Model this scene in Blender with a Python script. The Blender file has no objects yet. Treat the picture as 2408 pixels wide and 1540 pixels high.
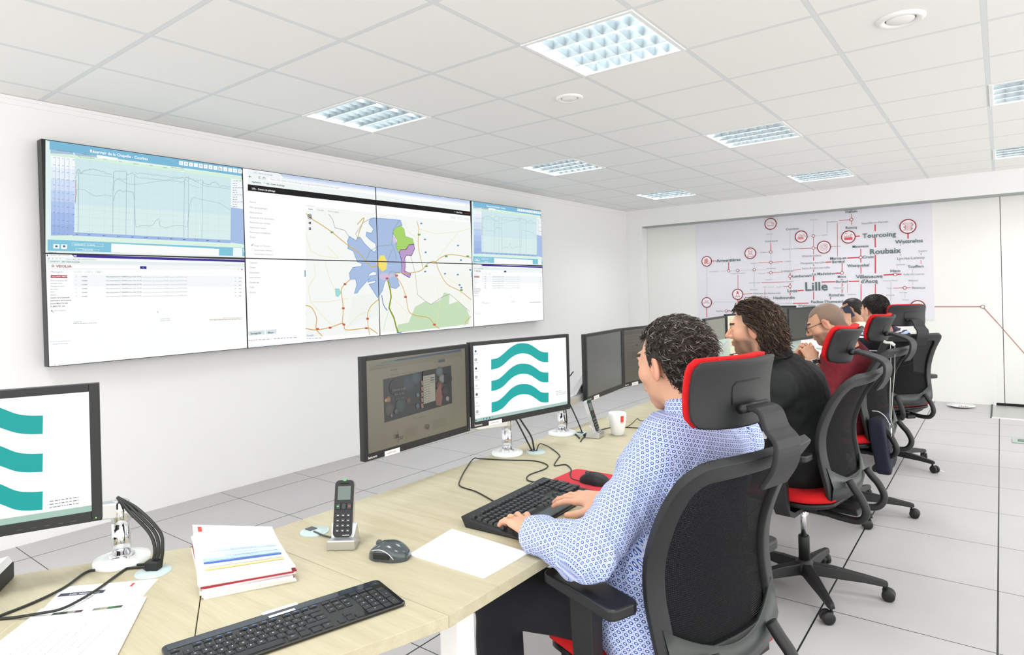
import bpy, bmesh, math, random
import numpy as np
from mathutils import Vector, Matrix
from mathutils.geometry import tessellate_polygon

SC = bpy.context.scene
COL = SC.collection
rnd = random.Random(7)

# ------------------------------------------------------------------ camera, world, light, exposure
YAW, ROLL = 0.6543155, -0.025
CAM = np.array([4.494, -1.309, 1.3727]); FPX = 1498.21; CYP = 692.07
_f = np.array([-math.sin(YAW), math.cos(YAW), 0.0])
_r0 = np.array([math.cos(YAW), math.sin(YAW), 0.0]); _u0 = np.array([0.0, 0.0, 1.0])
_r = _r0 * math.cos(ROLL) + _u0 * math.sin(ROLL)
_u = -_r0 * math.sin(ROLL) + _u0 * math.cos(ROLL)
cam_d = bpy.data.cameras.new('camera'); cam_o = bpy.data.objects.new('camera', cam_d); COL.objects.link(cam_o)
cam_o.matrix_world = Matrix(((_r[0], _u[0], -_f[0], CAM[0]), (_r[1], _u[1], -_f[1], CAM[1]), (_r[2], _u[2], -_f[2], CAM[2]), (0, 0, 0, 1)))
cam_d.sensor_width = 36; cam_d.sensor_fit = 'HORIZONTAL'; cam_d.lens = FPX / 2408 * 36
cam_d.shift_y = (CYP - 770) / 2408; cam_d.clip_start = 0.05
SC.camera = cam_o
SC.view_settings.view_transform = 'Standard'; SC.view_settings.look = 'None'
SC.view_settings.gamma = 1; SC.view_settings.use_curve_mapping = False
SC.view_settings.exposure = 0.21
W = bpy.data.worlds.new('world'); SC.world = W; W.use_nodes = True
W.node_tree.nodes['Background'].inputs[0].default_value = (1.0, 0.985, 0.96, 1)
W.node_tree.nodes['Background'].inputs[1].default_value = 2.3
LAMP_POWER = 19.0
CY = SC.cycles; CY.max_bounces = 7; CY.diffuse_bounces = 4; CY.glossy_bounces = 3; CY.transmission_bounces = 3; CY.transparent_max_bounces = 6; CY.caustics_reflective = False; CY.caustics_refractive = False

ROOM_H = 2.587; BACK_Y = 7.44; GX = 0.258; GY = 0.0; TILE = 0.6; FGY = -0.167

# ------------------------------------------------------------------ measuring helpers (a pixel's ray meets a real plane)
def ray(px, py): return _f + (px - 1204) / FPX * _r - (py - CYP) / FPX * _u
def on_plane(px, py, P, N):
    d = ray(px, py); N = np.asarray(N, float); return CAM + d * ((np.asarray(P, float) - CAM) @ N) / (d @ N)
def on_z(px, py, z): return on_plane(px, py, (0, 0, z), (0, 0, 1))

# ------------------------------------------------------------------ colours and materials
def lin(c):
    return tuple((x / 12.92 if x <= 0.04045 else ((x + 0.055) / 1.055) ** 2.4) for x in c)
def hexc(s):
    s = s.lstrip('#'); s = ''.join(q + q for q in s) if len(s) == 3 else s
    return lin(tuple(int(s[i:i + 2], 16) / 255 for i in (0, 2, 4)))
def C3(c): return hexc(c) if isinstance(c, str) else tuple(c)

def new_mat(name):
    m = bpy.data.materials.new(name); m.use_nodes = True
    nt = m.node_tree; b = nt.nodes['Principled BSDF']
    return m, nt, b
def N_(nt, typ, **kw):
    n = nt.nodes.new(typ)
    for k, v in kw.items(): setattr(n, k, v)
    return n
def MA(nt, op, a, b=None, c=None):
    n = nt.nodes.new('ShaderNodeMath'); n.operation = op
    for i, v in enumerate((a, b, c)):
        if v is None: continue
        if isinstance(v, (int, float)): n.inputs[i].default_value = v
        else: nt.links.new(v, n.inputs[i])
    return n.outputs[0]
def MIX(nt, fac, a, b):
    n = nt.nodes.new('ShaderNodeMix'); n.data_type = 'RGBA'
    for i, v in ((0, fac), (6, a), (7, b)):
        if isinstance(v, (int, float)): n.inputs[i].default_value = v
        elif isinstance(v, (tuple, list)): n.inputs[i].default_value = tuple(v)[:3] + (1,)
        else: nt.links.new(v, n.inputs[i])
    return n.outputs[2]
_mc = {}
def mat(name, color, rough=0.5, metal=0.0, bump=0.0, bscale=200.0, var=0.04, vscale=8.0, spec=0.5, coat=0.0, trans=0.0, alpha=1.0, sheen=0.0):
    """A procedural surface: noise varies its colour a little and its bump."""
    if name in _mc: return _mc[name]
    m, nt, b = new_mat(name); c = C3(color)
    tc = N_(nt, 'ShaderNodeTexCoord'); no = N_(nt, 'ShaderNodeTexNoise'); no.inputs['Scale'].default_value = vscale
    nt.links.new(tc.outputs['Object'], no.inputs['Vector'])
    hi = tuple(min(1, x * (1 + var)) for x in c); lo = tuple(x * (1 - var) for x in c)
    nt.links.new(MIX(nt, no.outputs['Fac'], lo, hi), b.inputs['Base Color'])
    b.inputs['Roughness'].default_value = rough; b.inputs['Metallic'].default_value = metal
    b.inputs['Specular IOR Level'].default_value = spec
    if coat: b.inputs['Coat Weight'].default_value = coat
    if sheen: b.inputs['Sheen Weight'].default_value = sheen
    if trans: b.inputs['Transmission Weight'].default_value = trans
    if alpha < 1: b.inputs['Alpha'].default_value = alpha
    if bump:
        n2 = N_(nt, 'ShaderNodeTexNoise'); n2.inputs['Scale'].default_value = bscale; n2.inputs['Detail'].default_value = 3
        nt.links.new(tc.outputs['Object'], n2.inputs['Vector'])
        bp = N_(nt, 'ShaderNodeBump'); bp.inputs['Strength'].default_value = bump; bp.inputs['Distance'].default_value = 0.002
        nt.links.new(n2.outputs['Fac'], bp.inputs['Height']); nt.links.new(bp.outputs[0], b.inputs['Normal'])
    _mc[name] = m; return m

def attr_mat(name, emit=0.0, rough=0.5, bump=0.0, bscale=300, spec=0.5, alpha_noise=None):
    """Colours come from the mesh's own 'Col' attribute (print, picture, skin tone)."""
    if name in _mc: return _mc[name]
    m, nt, b = new_mat(name)
    at = N_(nt, 'ShaderNodeAttribute'); at.attribute_name = 'Col'
    no = N_(nt, 'ShaderNodeTexNoise'); no.inputs['Scale'].default_value = bscale
    tc = N_(nt, 'ShaderNodeTexCoord'); nt.links.new(tc.outputs['Object'], no.inputs['Vector'])
    f = MA(nt, 'MULTIPLY_ADD', no.outputs['Fac'], 0.08, 0.96)
    n = N_(nt, 'ShaderNodeVectorMath'); n.operation = 'SCALE'; nt.links.new(at.outputs['Color'], n.inputs[0]); nt.links.new(f, n.inputs['Scale'])
    if emit:
        m.cycles.emission_sampling = 'NONE'
        b.inputs['Base Color'].default_value = (0.01, 0.01, 0.01, 1)
        nt.links.new(n.outputs[0], b.inputs['Emission Color']); b.inputs['Emission Strength'].default_value = emit
    else: nt.links.new(n.outputs[0], b.inputs['Base Color'])
    b.inputs['Roughness'].default_value = rough; b.inputs['Specular IOR Level'].default_value = spec
    if bump:
        bp = N_(nt, 'ShaderNodeBump'); bp.inputs['Strength'].default_value = bump; bp.inputs['Distance'].default_value = 0.001
        nt.links.new(no.outputs['Fac'], bp.inputs['Height']); nt.links.new(bp.outputs[0], b.inputs['Normal'])
    _mc[name] = m; return m

# ------------------------------------------------------------------ object helpers
def tag(o, label=None, cat=None, group=None, kind=None):
    if label: o['label'] = label
    if cat: o['category'] = cat
    if group: o['group'] = group
    if kind: o['kind'] = kind
    return o
def thing(name, label, cat, loc=(0, 0, 0), rz=0.0, group=None):
    o = bpy.data.objects.new(name, None); COL.objects.link(o); o.empty_display_size = 0.1
    o.location = tuple(float(v) for v in loc); o.rotation_euler = (0, 0, rz)
    return tag(o, label, cat, group)
def link(name, me, m=None, parent=None):
    o = bpy.data.objects.new(name, me); COL.objects.link(o)
    if m is not None:
        for k in (m if isinstance(m, (list, tuple)) else [m]): me.materials.append(k)
    if parent is not None: o.parent = parent
    return o
def smooth(me, on=True):
    me.polygons.foreach_set('use_smooth', [on] * len(me.polygons))
class B:
    """Collects shapes and builds them as ONE mesh object."""
    def __init__(s): s.v = []; s.f = []; s.mi = []; s.sm = []
    def add(s, vs, fs, mi=0, sm=False, M=None):
        o = len(s.v)
        if M is not None: vs = [tuple(M @ Vector(v)) for v in vs]
        s.v += [tuple(map(float, v)) for v in vs]; s.f += [tuple(i + o for i in f) for f in fs]
        s.mi += [mi] * len(fs); s.sm += [sm] * len(fs); return s
    def box(s, lo, hi, mi=0, M=None, r=0.0, seg=2):
        x0, y0, z0 = lo; x1, y1, z1 = hi
        if r > 0:
            bm = bmesh.new(); bmesh.ops.create_cube(bm, size=1)
            bmesh.ops.scale(bm, vec=(x1 - x0, y1 - y0, z1 - z0), verts=bm.verts)
            bmesh.ops.translate(bm, vec=((x0 + x1) / 2, (y0 + y1) / 2, (z0 + z1) / 2), verts=bm.verts)
            bmesh.ops.bevel(bm, geom=bm.edges[:], offset=r, segments=seg, affect='EDGES', profile=0.5)
            bm.verts.index_update()
            s.add([v.co[:] for v in bm.verts], [[v.index for v in f.verts] for f in bm.faces], mi, True if seg > 2 else False, M); bm.free(); return s
        vs = [(x0, y0, z0), (x1, y0, z0), (x1, y1, z0), (x0, y1, z0), (x0, y0, z1), (x1, y0, z1), (x1, y1, z1), (x0, y1, z1)]
        return s.add(vs, [(0, 3, 2, 1), (4, 5, 6, 7), (0, 1, 5, 4), (1, 2, 6, 5), (2, 3, 7, 6), (3, 0, 4, 7)], mi, False, M)
    def tube(s, pts, rad, n=10, mi=0, cap=True, M=None, flat=1.0, smo=True, up=None):
        P = [Vector(p) for p in pts]; R = rad if isinstance(rad, (list, tuple)) else [rad] * len(P)
        vs = []; fs = []; u = None
        for i, p in enumerate(P):
            t = (P[min(i + 1, len(P) - 1)] - P[max(i - 1, 0)]).normalized()
            if u is None:
                a = Vector(up) if up else (Vector((0, 0, 1)) if abs(t.z) < 0.9 else Vector((1, 0, 0)))
                u = (a - t * a.dot(t)).normalized()
            else: u = (u - t * u.dot(t)).normalized()
            w = t.cross(u)
            for k in range(n):
                a = 2 * math.pi * k / n; vs.append(p + (u * math.cos(a) * flat + w * math.sin(a)) * R[i])
        for i in range(len(P) - 1):
            for k in range(n):
                fs.append((i * n + k, i * n + (k + 1) % n, (i + 1) * n + (k + 1) % n, (i + 1) * n + k))
        if cap: fs.append(tuple(range(n))[::-1]); fs.append(tuple((len(P) - 1) * n + k for k in range(n)))
        return s.add(vs, fs, mi, smo, M)
    def lathe(s, prof, n=24, mi=0, M=None, sm=True, cap=True):
        vs = []; fs = []
        for r, z in prof:
            for k in range(n): a = 2 * math.pi * k / n; vs.append((r * math.cos(a), r * math.sin(a), z))
        for i in range(len(prof) - 1):
            for k in range(n): fs.append((i * n + k, i * n + (k + 1) % n, (i + 1) * n + (k + 1) % n, (i + 1) * n + k))
        if cap: fs.append(tuple(range(n))[::-1]); fs.append(tuple((len(prof) - 1) * n + k for k in range(n)))
        return s.add(vs, fs, mi, sm, M)
    def prism(s, poly, z0, z1, mi=0, M=None, sm=False):
        n = len(poly); vs = [(x, y, z0) for x, y in poly] + [(x, y, z1) for x, y in poly]
        fs = [tuple(range(n))[::-1], tuple(range(n, 2 * n))] + [(i, (i + 1) % n, (i + 1) % n + n, i + n) for i in range(n)]
        return s.add(vs, fs, mi, sm, M)
    def build(s, name, m, parent=None, bevel=0.0, bseg=2, wn=False):
        me = bpy.data.meshes.new(name); me.from_pydata(s.v, [], s.f); me.update()
        o = link(name, me, m, parent)
        me.polygons.foreach_set('material_index', s.mi); me.polygons.foreach_set('use_smooth', s.sm)
        if bevel:
            b = o.modifiers.new('bevel', 'BEVEL'); b.width = bevel; b.segments = bseg; b.limit_method = 'ANGLE'; b.angle_limit = 0.7
        return o
def rrect(w, h, r, n=5, cx=0, cy=0):
    out = []
    for sx, sy, a0 in ((1, 1, 0), (-1, 1, 90), (-1, -1, 180), (1, -1, 270)):
        for k in range(n + 1):
            a = math.radians(a0 + 90 * k / n)
            out.append((cx + sx * (w / 2 - r) + r * math.cos(a), cy + sy * (h / 2 - r) + r * math.sin(a)))
    return out
def spline(pts, n=8, closed=False):
    P = [Vector(p) for p in pts]; out = []
    m = len(P)
    for i in range(m - (0 if closed else 1)):
        p0 = P[i - 1] if (i > 0 or closed) else P[0] * 2 - P[1]
        p1 = P[i]; p2 = P[(i + 1) % m]
        p3 = P[(i + 2) % m] if (i + 2 < m or closed) else p2 * 2 - p1
        for k in range(n):
            t = k / n
            out.append(0.5 * ((2 * p1) + (-p0 + p2) * t + (2 * p0 - 5 * p1 + 4 * p2 - p3) * t * t + (-p0 + 3 * p1 - 3 * p2 + p3) * t ** 3))
    if not closed: out.append(P[-1])
    return out

# ------------------------------------------------------------------ flat printing on a plane (screens, posters, paper)
_tx = {}
def glyphs(s, bold=False):
    k = (s, bold)
    if k in _tx: return _tx[k]
    cu = bpy.data.curves.new('t', 'FONT'); cu.body = s; cu.size = 1.0; cu.resolution_u = 2; cu.fill_mode = 'FRONT'
    if bold: cu.offset = 0.018
    ob = bpy.data.objects.new('t', cu); me = ob.to_mesh()
    v = [(p.co.x, p.co.y) for p in me.vertices]; f = [tuple(p.vertices) for p in me.polygons]
    ob.to_mesh_clear(); bpy.data.objects.remove(ob); bpy.data.curves.remove(cu)
    _tx[k] = (v, f); return _tx[k]
CAP = 0.70
class Canvas:
    """Flat coloured shapes laid on a plane: O + a*A + b*Bv; px() turns photo pixels into (a, b)."""
    def __init__(s, O, A, Bv, clip=None, step=0.00006):
        s.O = np.array(O, float); s.A = np.array(A, float); s.Bv = np.array(Bv, float)
        s.N = np.cross(s.A, s.Bv); s.clip = clip; s.step = step; s.n = 0
        s.v = []; s.f = []; s.c = []; s.map = None; s.off = (0, 0)
    def px(s, x, y):
        P = on_plane(x, y, s.O, s.N) - s.O; return (P @ s.A, P @ s.Bv)
    def crop(s, x0, y0, k):
        s.map = lambda X, Y: s.px(x0 + X / k, y0 + Y / k); return s
    def m(s, p):
        q = s.map(*p) if s.map else p
        return (q[0] + s.off[0], q[1] + s.off[1])
    def _emit(s, tris, col, layer=None):
        if layer is None: s.n += 1; layer = s.n
        col = C3(col); h = layer * s.step
        for t in tris:
            if s.clip:
                for ax, lim, sg in ((0, s.clip[0], 1), (1, s.clip[1], 1), (0, s.clip[2], -1), (1, s.clip[3], -1)):
                    o = []
                    for i in range(len(t)):
                        p, q = t[i], t[(i + 1) % len(t)]; dp = (p[ax] - lim) * sg; dq = (q[ax] - lim) * sg
                        if dp >= 0: o.append(p)
                        if dp * dq < 0: r = dp / (dp - dq); o.append((p[0] + (q[0] - p[0]) * r, p[1] + (q[1] - p[1]) * r))
                    t = o
                    if len(t) < 3: break
                if len(t) < 3: continue
            b = len(s.v)
            ar = sum(t[i][0] * t[(i + 1) % len(t)][1] - t[(i + 1) % len(t)][0] * t[i][1] for i in range(len(t)))
            if abs(ar) < 1e-12: continue
            if ar < 0: t = t[::-1]
            for a_, b_ in t: s.v.append(tuple(s.O + s.A * a_ + s.Bv * b_ + s.N * h))
            s.f.append(tuple(range(b, b + len(t)))); s.c.append(col)
    def poly(s, pts, col, mapped=True, layer=None):
        q = [s.m(p) if mapped else p for p in pts]
        t = tessellate_polygon([[Vector((x, y, 0)) for x, y in q]])
        s._emit([[q[i] for i in tr] for tr in t], col, layer)
    def rect(s, x0, y0, x1, y1, col, mapped=True): s.poly([(x0, y0), (x1, y0), (x1, y1), (x0, y1)], col, mapped)
    def line(s, pts, w, col, closed=False, mapped=True, layer=None):
        q = [s.m(p) if mapped else p for p in pts]
        if closed: q.append(q[0])
        T = []
        for i in range(len(q) - 1):
            dx, dy = q[i + 1][0] - q[i][0], q[i + 1][1] - q[i][1]; L = math.hypot(dx, dy)
            if L < 1e-9: continue
            nx, ny = -dy / L * w / 2, dx / L * w / 2; ex, ey = dx / L * w * 0.3, dy / L * w * 0.3
            T.append([(q[i][0] + nx - ex, q[i][1] + ny - ey), (q[i][0] - nx - ex, q[i][1] - ny - ey), (q[i + 1][0] - nx + ex, q[i + 1][1] - ny + ey), (q[i + 1][0] + nx + ex, q[i + 1][1] + ny + ey)])
        s._emit(T, col, layer)
    def ring(s, c, r, w, col, n=28, mapped=True, fill=None):
        cx, cy = s.m(c) if mapped else c
        P = [(cx + r * math.cos(2 * math.pi * i / n), cy + r * math.sin(2 * math.pi * i / n)) for i in range(n)]
        if fill is not None: s._emit([P], fill)
        if w: s.line(P, w, col, closed=True, mapped=False)
    def text(s, t, pos, h, col, align='L', bold=False, mapped=True, sx=1.0, rot=0.0, layer=None):
        """h: cap height, in the map's units when mapped, else metres; pos: baseline."""
        v, f = glyphs(t, bold)
        if not v: return
        if mapped:
            a = s.m(pos); b2 = s.m((pos[0], pos[1] - h)); hh = math.hypot(a[0] - b2[0], a[1] - b2[1])
        else: a = pos; hh = h
        k = hh / CAP; xs = [p[0] for p in v]; w = max(xs)
        ox = 0 if align == 'L' else (-w / 2 if align == 'C' else -w)
        cr, sr = math.cos(rot), math.sin(rot)
        q = []
        for x, y in v:
            x = (x + ox) * k * sx; y = y * k; q.append((a[0] + x * cr - y * sr, a[1] + x * sr + y * cr))
        s._emit([[q[i] for i in fc] for fc in f], col, layer)
    def grey(s, x0, x1, y, h, col, seed=0, mapped=True, slope=0.0):
        """a row of unreadable small print: short dashes"""
        r = random.Random(seed + int(x0 * 13 + y * 7)); x = x0; T = []
        while x < x1:
            w = h * r.uniform(0.8, 3.0); w = min(w, x1 - x)
            yy = y + (x - x0) * slope; y2 = y + (x + w - x0) * slope
            pts = [(x, yy - h * 0.5), (x + w, y2 - h * 0.5), (x + w, y2), (x, yy)]
            T.append([s.m(p) if mapped else p for p in pts]); x += w + h * r.uniform(0.5, 0.9)
        s._emit(T, col)
    def build(s, name, m, parent=None):
        me = bpy.data.meshes.new(name); me.from_pydata(s.v, [], s.f); me.update()
        ca = me.color_attributes.new('Col', 'FLOAT_COLOR', 'CORNER'); d = []
        for f, c in zip(s.f, s.c): d += list(c + (1.0,)) * len(f)
        ca.data.foreach_set('color', d)
        o = link(name, me, m, parent)
        if parent is not None:
            o.matrix_parent_inverse = parent_matrix(parent).inverted()
        return o
def parent_matrix(p):
    M = Matrix.Translation(p.location) @ p.rotation_euler.to_matrix().to_4x4()
    if p.parent is not None: M = parent_matrix(p.parent) @ p.matrix_parent_inverse @ M
    return M

# ------------------------------------------------------------------ materials of the place
def floor_mat():
    m, nt, b = new_mat('raised_floor_tiles'); tc = N_(nt, 'ShaderNodeTexCoord'); sp = N_(nt, 'ShaderNodeSeparateXYZ')
    nt.links.new(tc.outputs['Object'], sp.inputs[0])
    def edge(o, off, w):
        d = MA(nt, 'FRACT', MA(nt, 'DIVIDE', MA(nt, 'SUBTRACT', o, off), TILE)); d = MA(nt, 'MULTIPLY', MA(nt, 'MINIMUM', d, MA(nt, 'SUBTRACT', 1.0, d)), TILE)
        return MA(nt, 'LESS_THAN', d, w)
    g = MA(nt, 'MAXIMUM', edge(sp.outputs[0], GX - 6, 0.0034), edge(sp.outputs[1], FGY - 6, 0.0022))
    no = N_(nt, 'ShaderNodeTexNoise'); no.inputs['Scale'].default_value = 350; no.inputs['Detail'].default_value = 2; nt.links.new(tc.outputs['Object'], no.inputs['Vector'])
    n2 = N_(nt, 'ShaderNodeTexNoise'); n2.inputs['Scale'].default_value = 3; n2.inputs['Detail'].default_value = 4; nt.links.new(tc.outputs['Object'], n2.inputs['Vector'])
    f = MA(nt, 'ADD', MA(nt, 'MULTIPLY', no.outputs['Fac'], 0.6), MA(nt, 'MULTIPLY', n2.outputs['Fac'], 0.5))
    base = MIX(nt, f, hexc('#aeacac'), hexc('#c1bfbf'))
    nt.links.new(MIX(nt, g, base, hexc('#1a211f')), b.inputs['Base Color'])
    b.inputs['Roughness'].default_value = 0.45; b.inputs['Specular IOR Level'].default_value = 0.35
    bp = N_(nt, 'ShaderNodeBump'); bp.inputs['Strength'].default_value = 0.3; bp.inputs['Distance'].default_value = 0.002
    nt.links.new(MA(nt, 'SUBTRACT', 1.0, g), bp.inputs['Height']); nt.links.new(bp.outputs[0], b.inputs['Normal'])
    return m
def ceil_mat():
    m, nt, b = new_mat('mineral_ceiling_tiles'); tc = N_(nt, 'ShaderNodeTexCoord'); sp = N_(nt, 'ShaderNodeSeparateXYZ')
    nt.links.new(tc.outputs['Object'], sp.inputs[0])
    def d_(o, off):
        d = MA(nt, 'FRACT', MA(nt, 'DIVIDE', MA(nt, 'SUBTRACT', o, off), TILE)); return MA(nt, 'MULTIPLY', MA(nt, 'MINIMUM', d, MA(nt, 'SUBTRACT', 1.0, d)), TILE)
    dx = d_(sp.outputs[0], GX - 6); dy = d_(sp.outputs[1], GY - 6); d = MA(nt, 'MINIMUM', dx, dy)
    bar = MA(nt, 'LESS_THAN', d, 0.011); edge = MA(nt, 'SUBTRACT', MA(nt, 'LESS_THAN', d, 0.0125), bar)  # edge: slim shadow beside the bars, painted into the tile colour
    no = N_(nt, 'ShaderNodeTexNoise'); no.inputs['Scale'].default_value = 500; nt.links.new(tc.outputs['Object'], no.inputs['Vector'])
    t = MIX(nt, no.outputs['Fac'], hexc('#ececea'), hexc('#f4f4f2'))
    c = MIX(nt, bar, t, hexc('#dfe3e4')); c = MIX(nt, edge, c, hexc('#c9cdcd'))
    nt.links.new(c, b.inputs['Base Color']); b.inputs['Roughness'].default_value = 0.9; b.inputs['Specular IOR Level'].default_value = 0.1
    return m
def wood_mat(name, ang, c0='#b2a98c', c1='#c6bfa4'):
    m, nt, b = new_mat(name); tc = N_(nt, 'ShaderNodeTexCoord'); mp = N_(nt, 'ShaderNodeMapping')
    mp.inputs['Rotation'].default_value = (0, 0, ang); mp.inputs['Scale'].default_value = (1.0, 14.0, 14.0)
    nt.links.new(tc.outputs['Object'], mp.inputs[0])
    n1 = N_(nt, 'ShaderNodeTexNoise'); n1.inputs['Scale'].default_value = 2.2; n1.inputs['Detail'].default_value = 6; n1.inputs['Distortion'].default_value = 0.6
    nt.links.new(mp.outputs[0], n1.inputs['Vector'])
    n2 = N_(nt, 'ShaderNodeTexNoise'); n2.inputs['Scale'].default_value = 14; n2.inputs['Detail'].default_value = 3; nt.links.new(mp.outputs[0], n2.inputs['Vector'])
    f = MA(nt, 'ADD', MA(nt, 'MULTIPLY', n1.outputs['Fac'], 0.9), MA(nt, 'MULTIPLY', n2.outputs['Fac'], 0.5))
    f = MA(nt, 'MULTIPLY_ADD', f, 1.8, -0.78)
    n_c = nt.nodes.new('ShaderNodeClamp'); nt.links.new(f, n_c.inputs[0])
    nt.links.new(MIX(nt, n_c.outputs[0], hexc(c0), hexc(c1)), b.inputs['Base Color'])
    b.inputs['Roughness'].default_value = 0.5; b.inputs['Specular IOR Level'].default_value = 0.3
    return m
M_wall = mat('white_wall_paint', '#f4f4f4', 0.9, bump=0.05, var=0.01, spec=0.2)
M_panel = mat('white_panel', '#f2f2ef', 0.55, var=0.01, spec=0.3)
M_white = mat('white_lacquer', '#f1f1f0', 0.35, var=0.015)
M_black = mat('black_plastic', '#131517', 0.45, bump=0.12, bscale=900)
M_black2 = mat('dark_grey_plastic', '#1f2122', 0.5, bump=0.15, bscale=900, spec=0.4)
M_grey = mat('grey_plastic', '#4b4e50', 0.5)
M_chrome = mat('chrome', '#e6e6ea', 0.08, 1.0, var=0.01)
M_alu = mat('brushed_aluminium', '#d4d6d8', 0.3, 0.9, bump=0.05)
M_red = mat('red_seat_fabric', '#d60d15', 0.9, bump=0.6, bscale=900, sheen=0.0, var=0.12, vscale=60)
M_cable = mat('black_cable_rubber', '#20241f', 0.45)
M_paper = mat('white_paper', '#fbfbfb', 0.8, var=0.01)
M_wood = wood_mat('pale_oak_laminate', math.pi / 2)
M_wood2 = wood_mat('pale_oak_laminate_turned', -math.radians(62))
M_print = attr_mat('printed_ink', rough=0.7)
M_screen = attr_mat('lit_screen', emit=0.87, rough=0.4, spec=0.15, bscale=900)
M_screen_dim = attr_mat('privacy_screen', emit=0.68, rough=0.3, bscale=1400)
M_poster = attr_mat('poster_print', rough=0.6)

# ------------------------------------------------------------------ room shell
RX = 7.2; RY0 = -3.6
b = B(); b.add([(0, RY0, 0), (RX, RY0, 0), (RX, 8.0, 0), (0, 8.0, 0)], [(0, 1, 2, 3)]); tag(b.build('floor', floor_mat()), kind='structure')
lamps = [(2, 2), (2, 6), (2, 10), (5, 2), (5, 6), (5, 10), (8, 6), (8, 10), (2, -2), (5, -2), (8, 2), (8, -2)]
def tx(i): return GX + TILE * (i - 1)
xs = sorted({0.0, RX} | {tx(i) for i in range(1, 13) if tx(i) < RX}); ys = sorted({RY0, 7.62} | {TILE * j for j in range(-5, 13)})
b = B()
for i in range(len(xs) - 1):
    for j in range(len(ys) - 1):
        if any(abs(xs[i] - tx(a)) < 1e-3 and abs(ys[j] - TILE * c) < 1e-3 for a, c in lamps): continue
        b.add([(xs[i], ys[j], ROOM_H), (xs[i], ys[j + 1], ROOM_H), (xs[i + 1], ys[j + 1], ROOM_H), (xs[i + 1], ys[j], ROOM_H)], [(0, 1, 2, 3)])
tag(b.build('ceiling', ceil_mat()), kind='structure')
b = B(); b.box((-0.12, RY0, 0), (0, 7.8, ROOM_H + 0.3)); tag(b.build('wall_left', M_wall), kind='structure')
b = B(); b.box((-0.1, BACK_Y, 2.335), (RX, BACK_Y + 0.5, ROOM_H + 0.3)); tag(b.build('wall_back', M_wall), kind='structure')
b = B(); b.box((-0.1, BACK_Y, 0), (0.26, BACK_Y + 0.5, 2.335)); tag(b.build('wall_back_pier', M_wall), kind='structure')
b = B(); b.box((0.0, RY0, ROOM_H - 0.022), (0.014, BACK_Y, ROOM_H - 0.002)); b.box((0.0, RY0, ROOM_H - 0.05), (0.007, BACK_Y, ROOM_H - 0.022)); tag(b.build('trim_1', M_wall), kind='structure')
b = B(); b.box((0.26, BACK_Y + 0.01, 2.318), (RX, BACK_Y + 0.17, 2.336)); tag(b.build('trim_2', mat('grey_track', '#9da3a0', 0.4, 0.3)), kind='structure')
b = B(); b.box((0.262, BACK_Y + 0.16, 0.0), (1.02, BACK_Y + 0.2, 2.32)); b.box((1.02, BACK_Y + 0.16, 0), (4.424, BACK_Y + 0.2, 2.32)); tag(b.build('wall_back_panels', M_panel), kind='structure')
b = B(); b.box((4.4245, 7.6, 0.03), (4.503, 7.64, 2.32)); b.box((4.509, 7.6, 0.03), (5.4, 7.64, 2.32)); b.box((5.406, 7.6, 0.03), (RX, 7.64, 2.32))
b.box((4.43, 7.595, 0.0), (RX, 7.64, 0.03), 1); b.box((4.5, 7.603, 0.03), (4.512, 7.64, 2.32), 1)
o = b.build('wall_cupboard', [M_panel, mat('shadow_gap', '#151515', 0.8), M_wall]); tag(o, kind='structure')
b = B(); b.box((4.395, 6.74, 0.0), (RX, 7.58, 0.004)); b.box((4.395, 6.735, 0.0), (RX, 6.745, 0.012), 1); b.box((4.385, 6.74, 0), (4.4, 7.6, 0.008), 2)
tag(b.build('trim_3', [mat('door_threshold_metal', '#b9bab8', 0.3, 0.4), M_white, M_black]), kind='structure')

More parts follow.
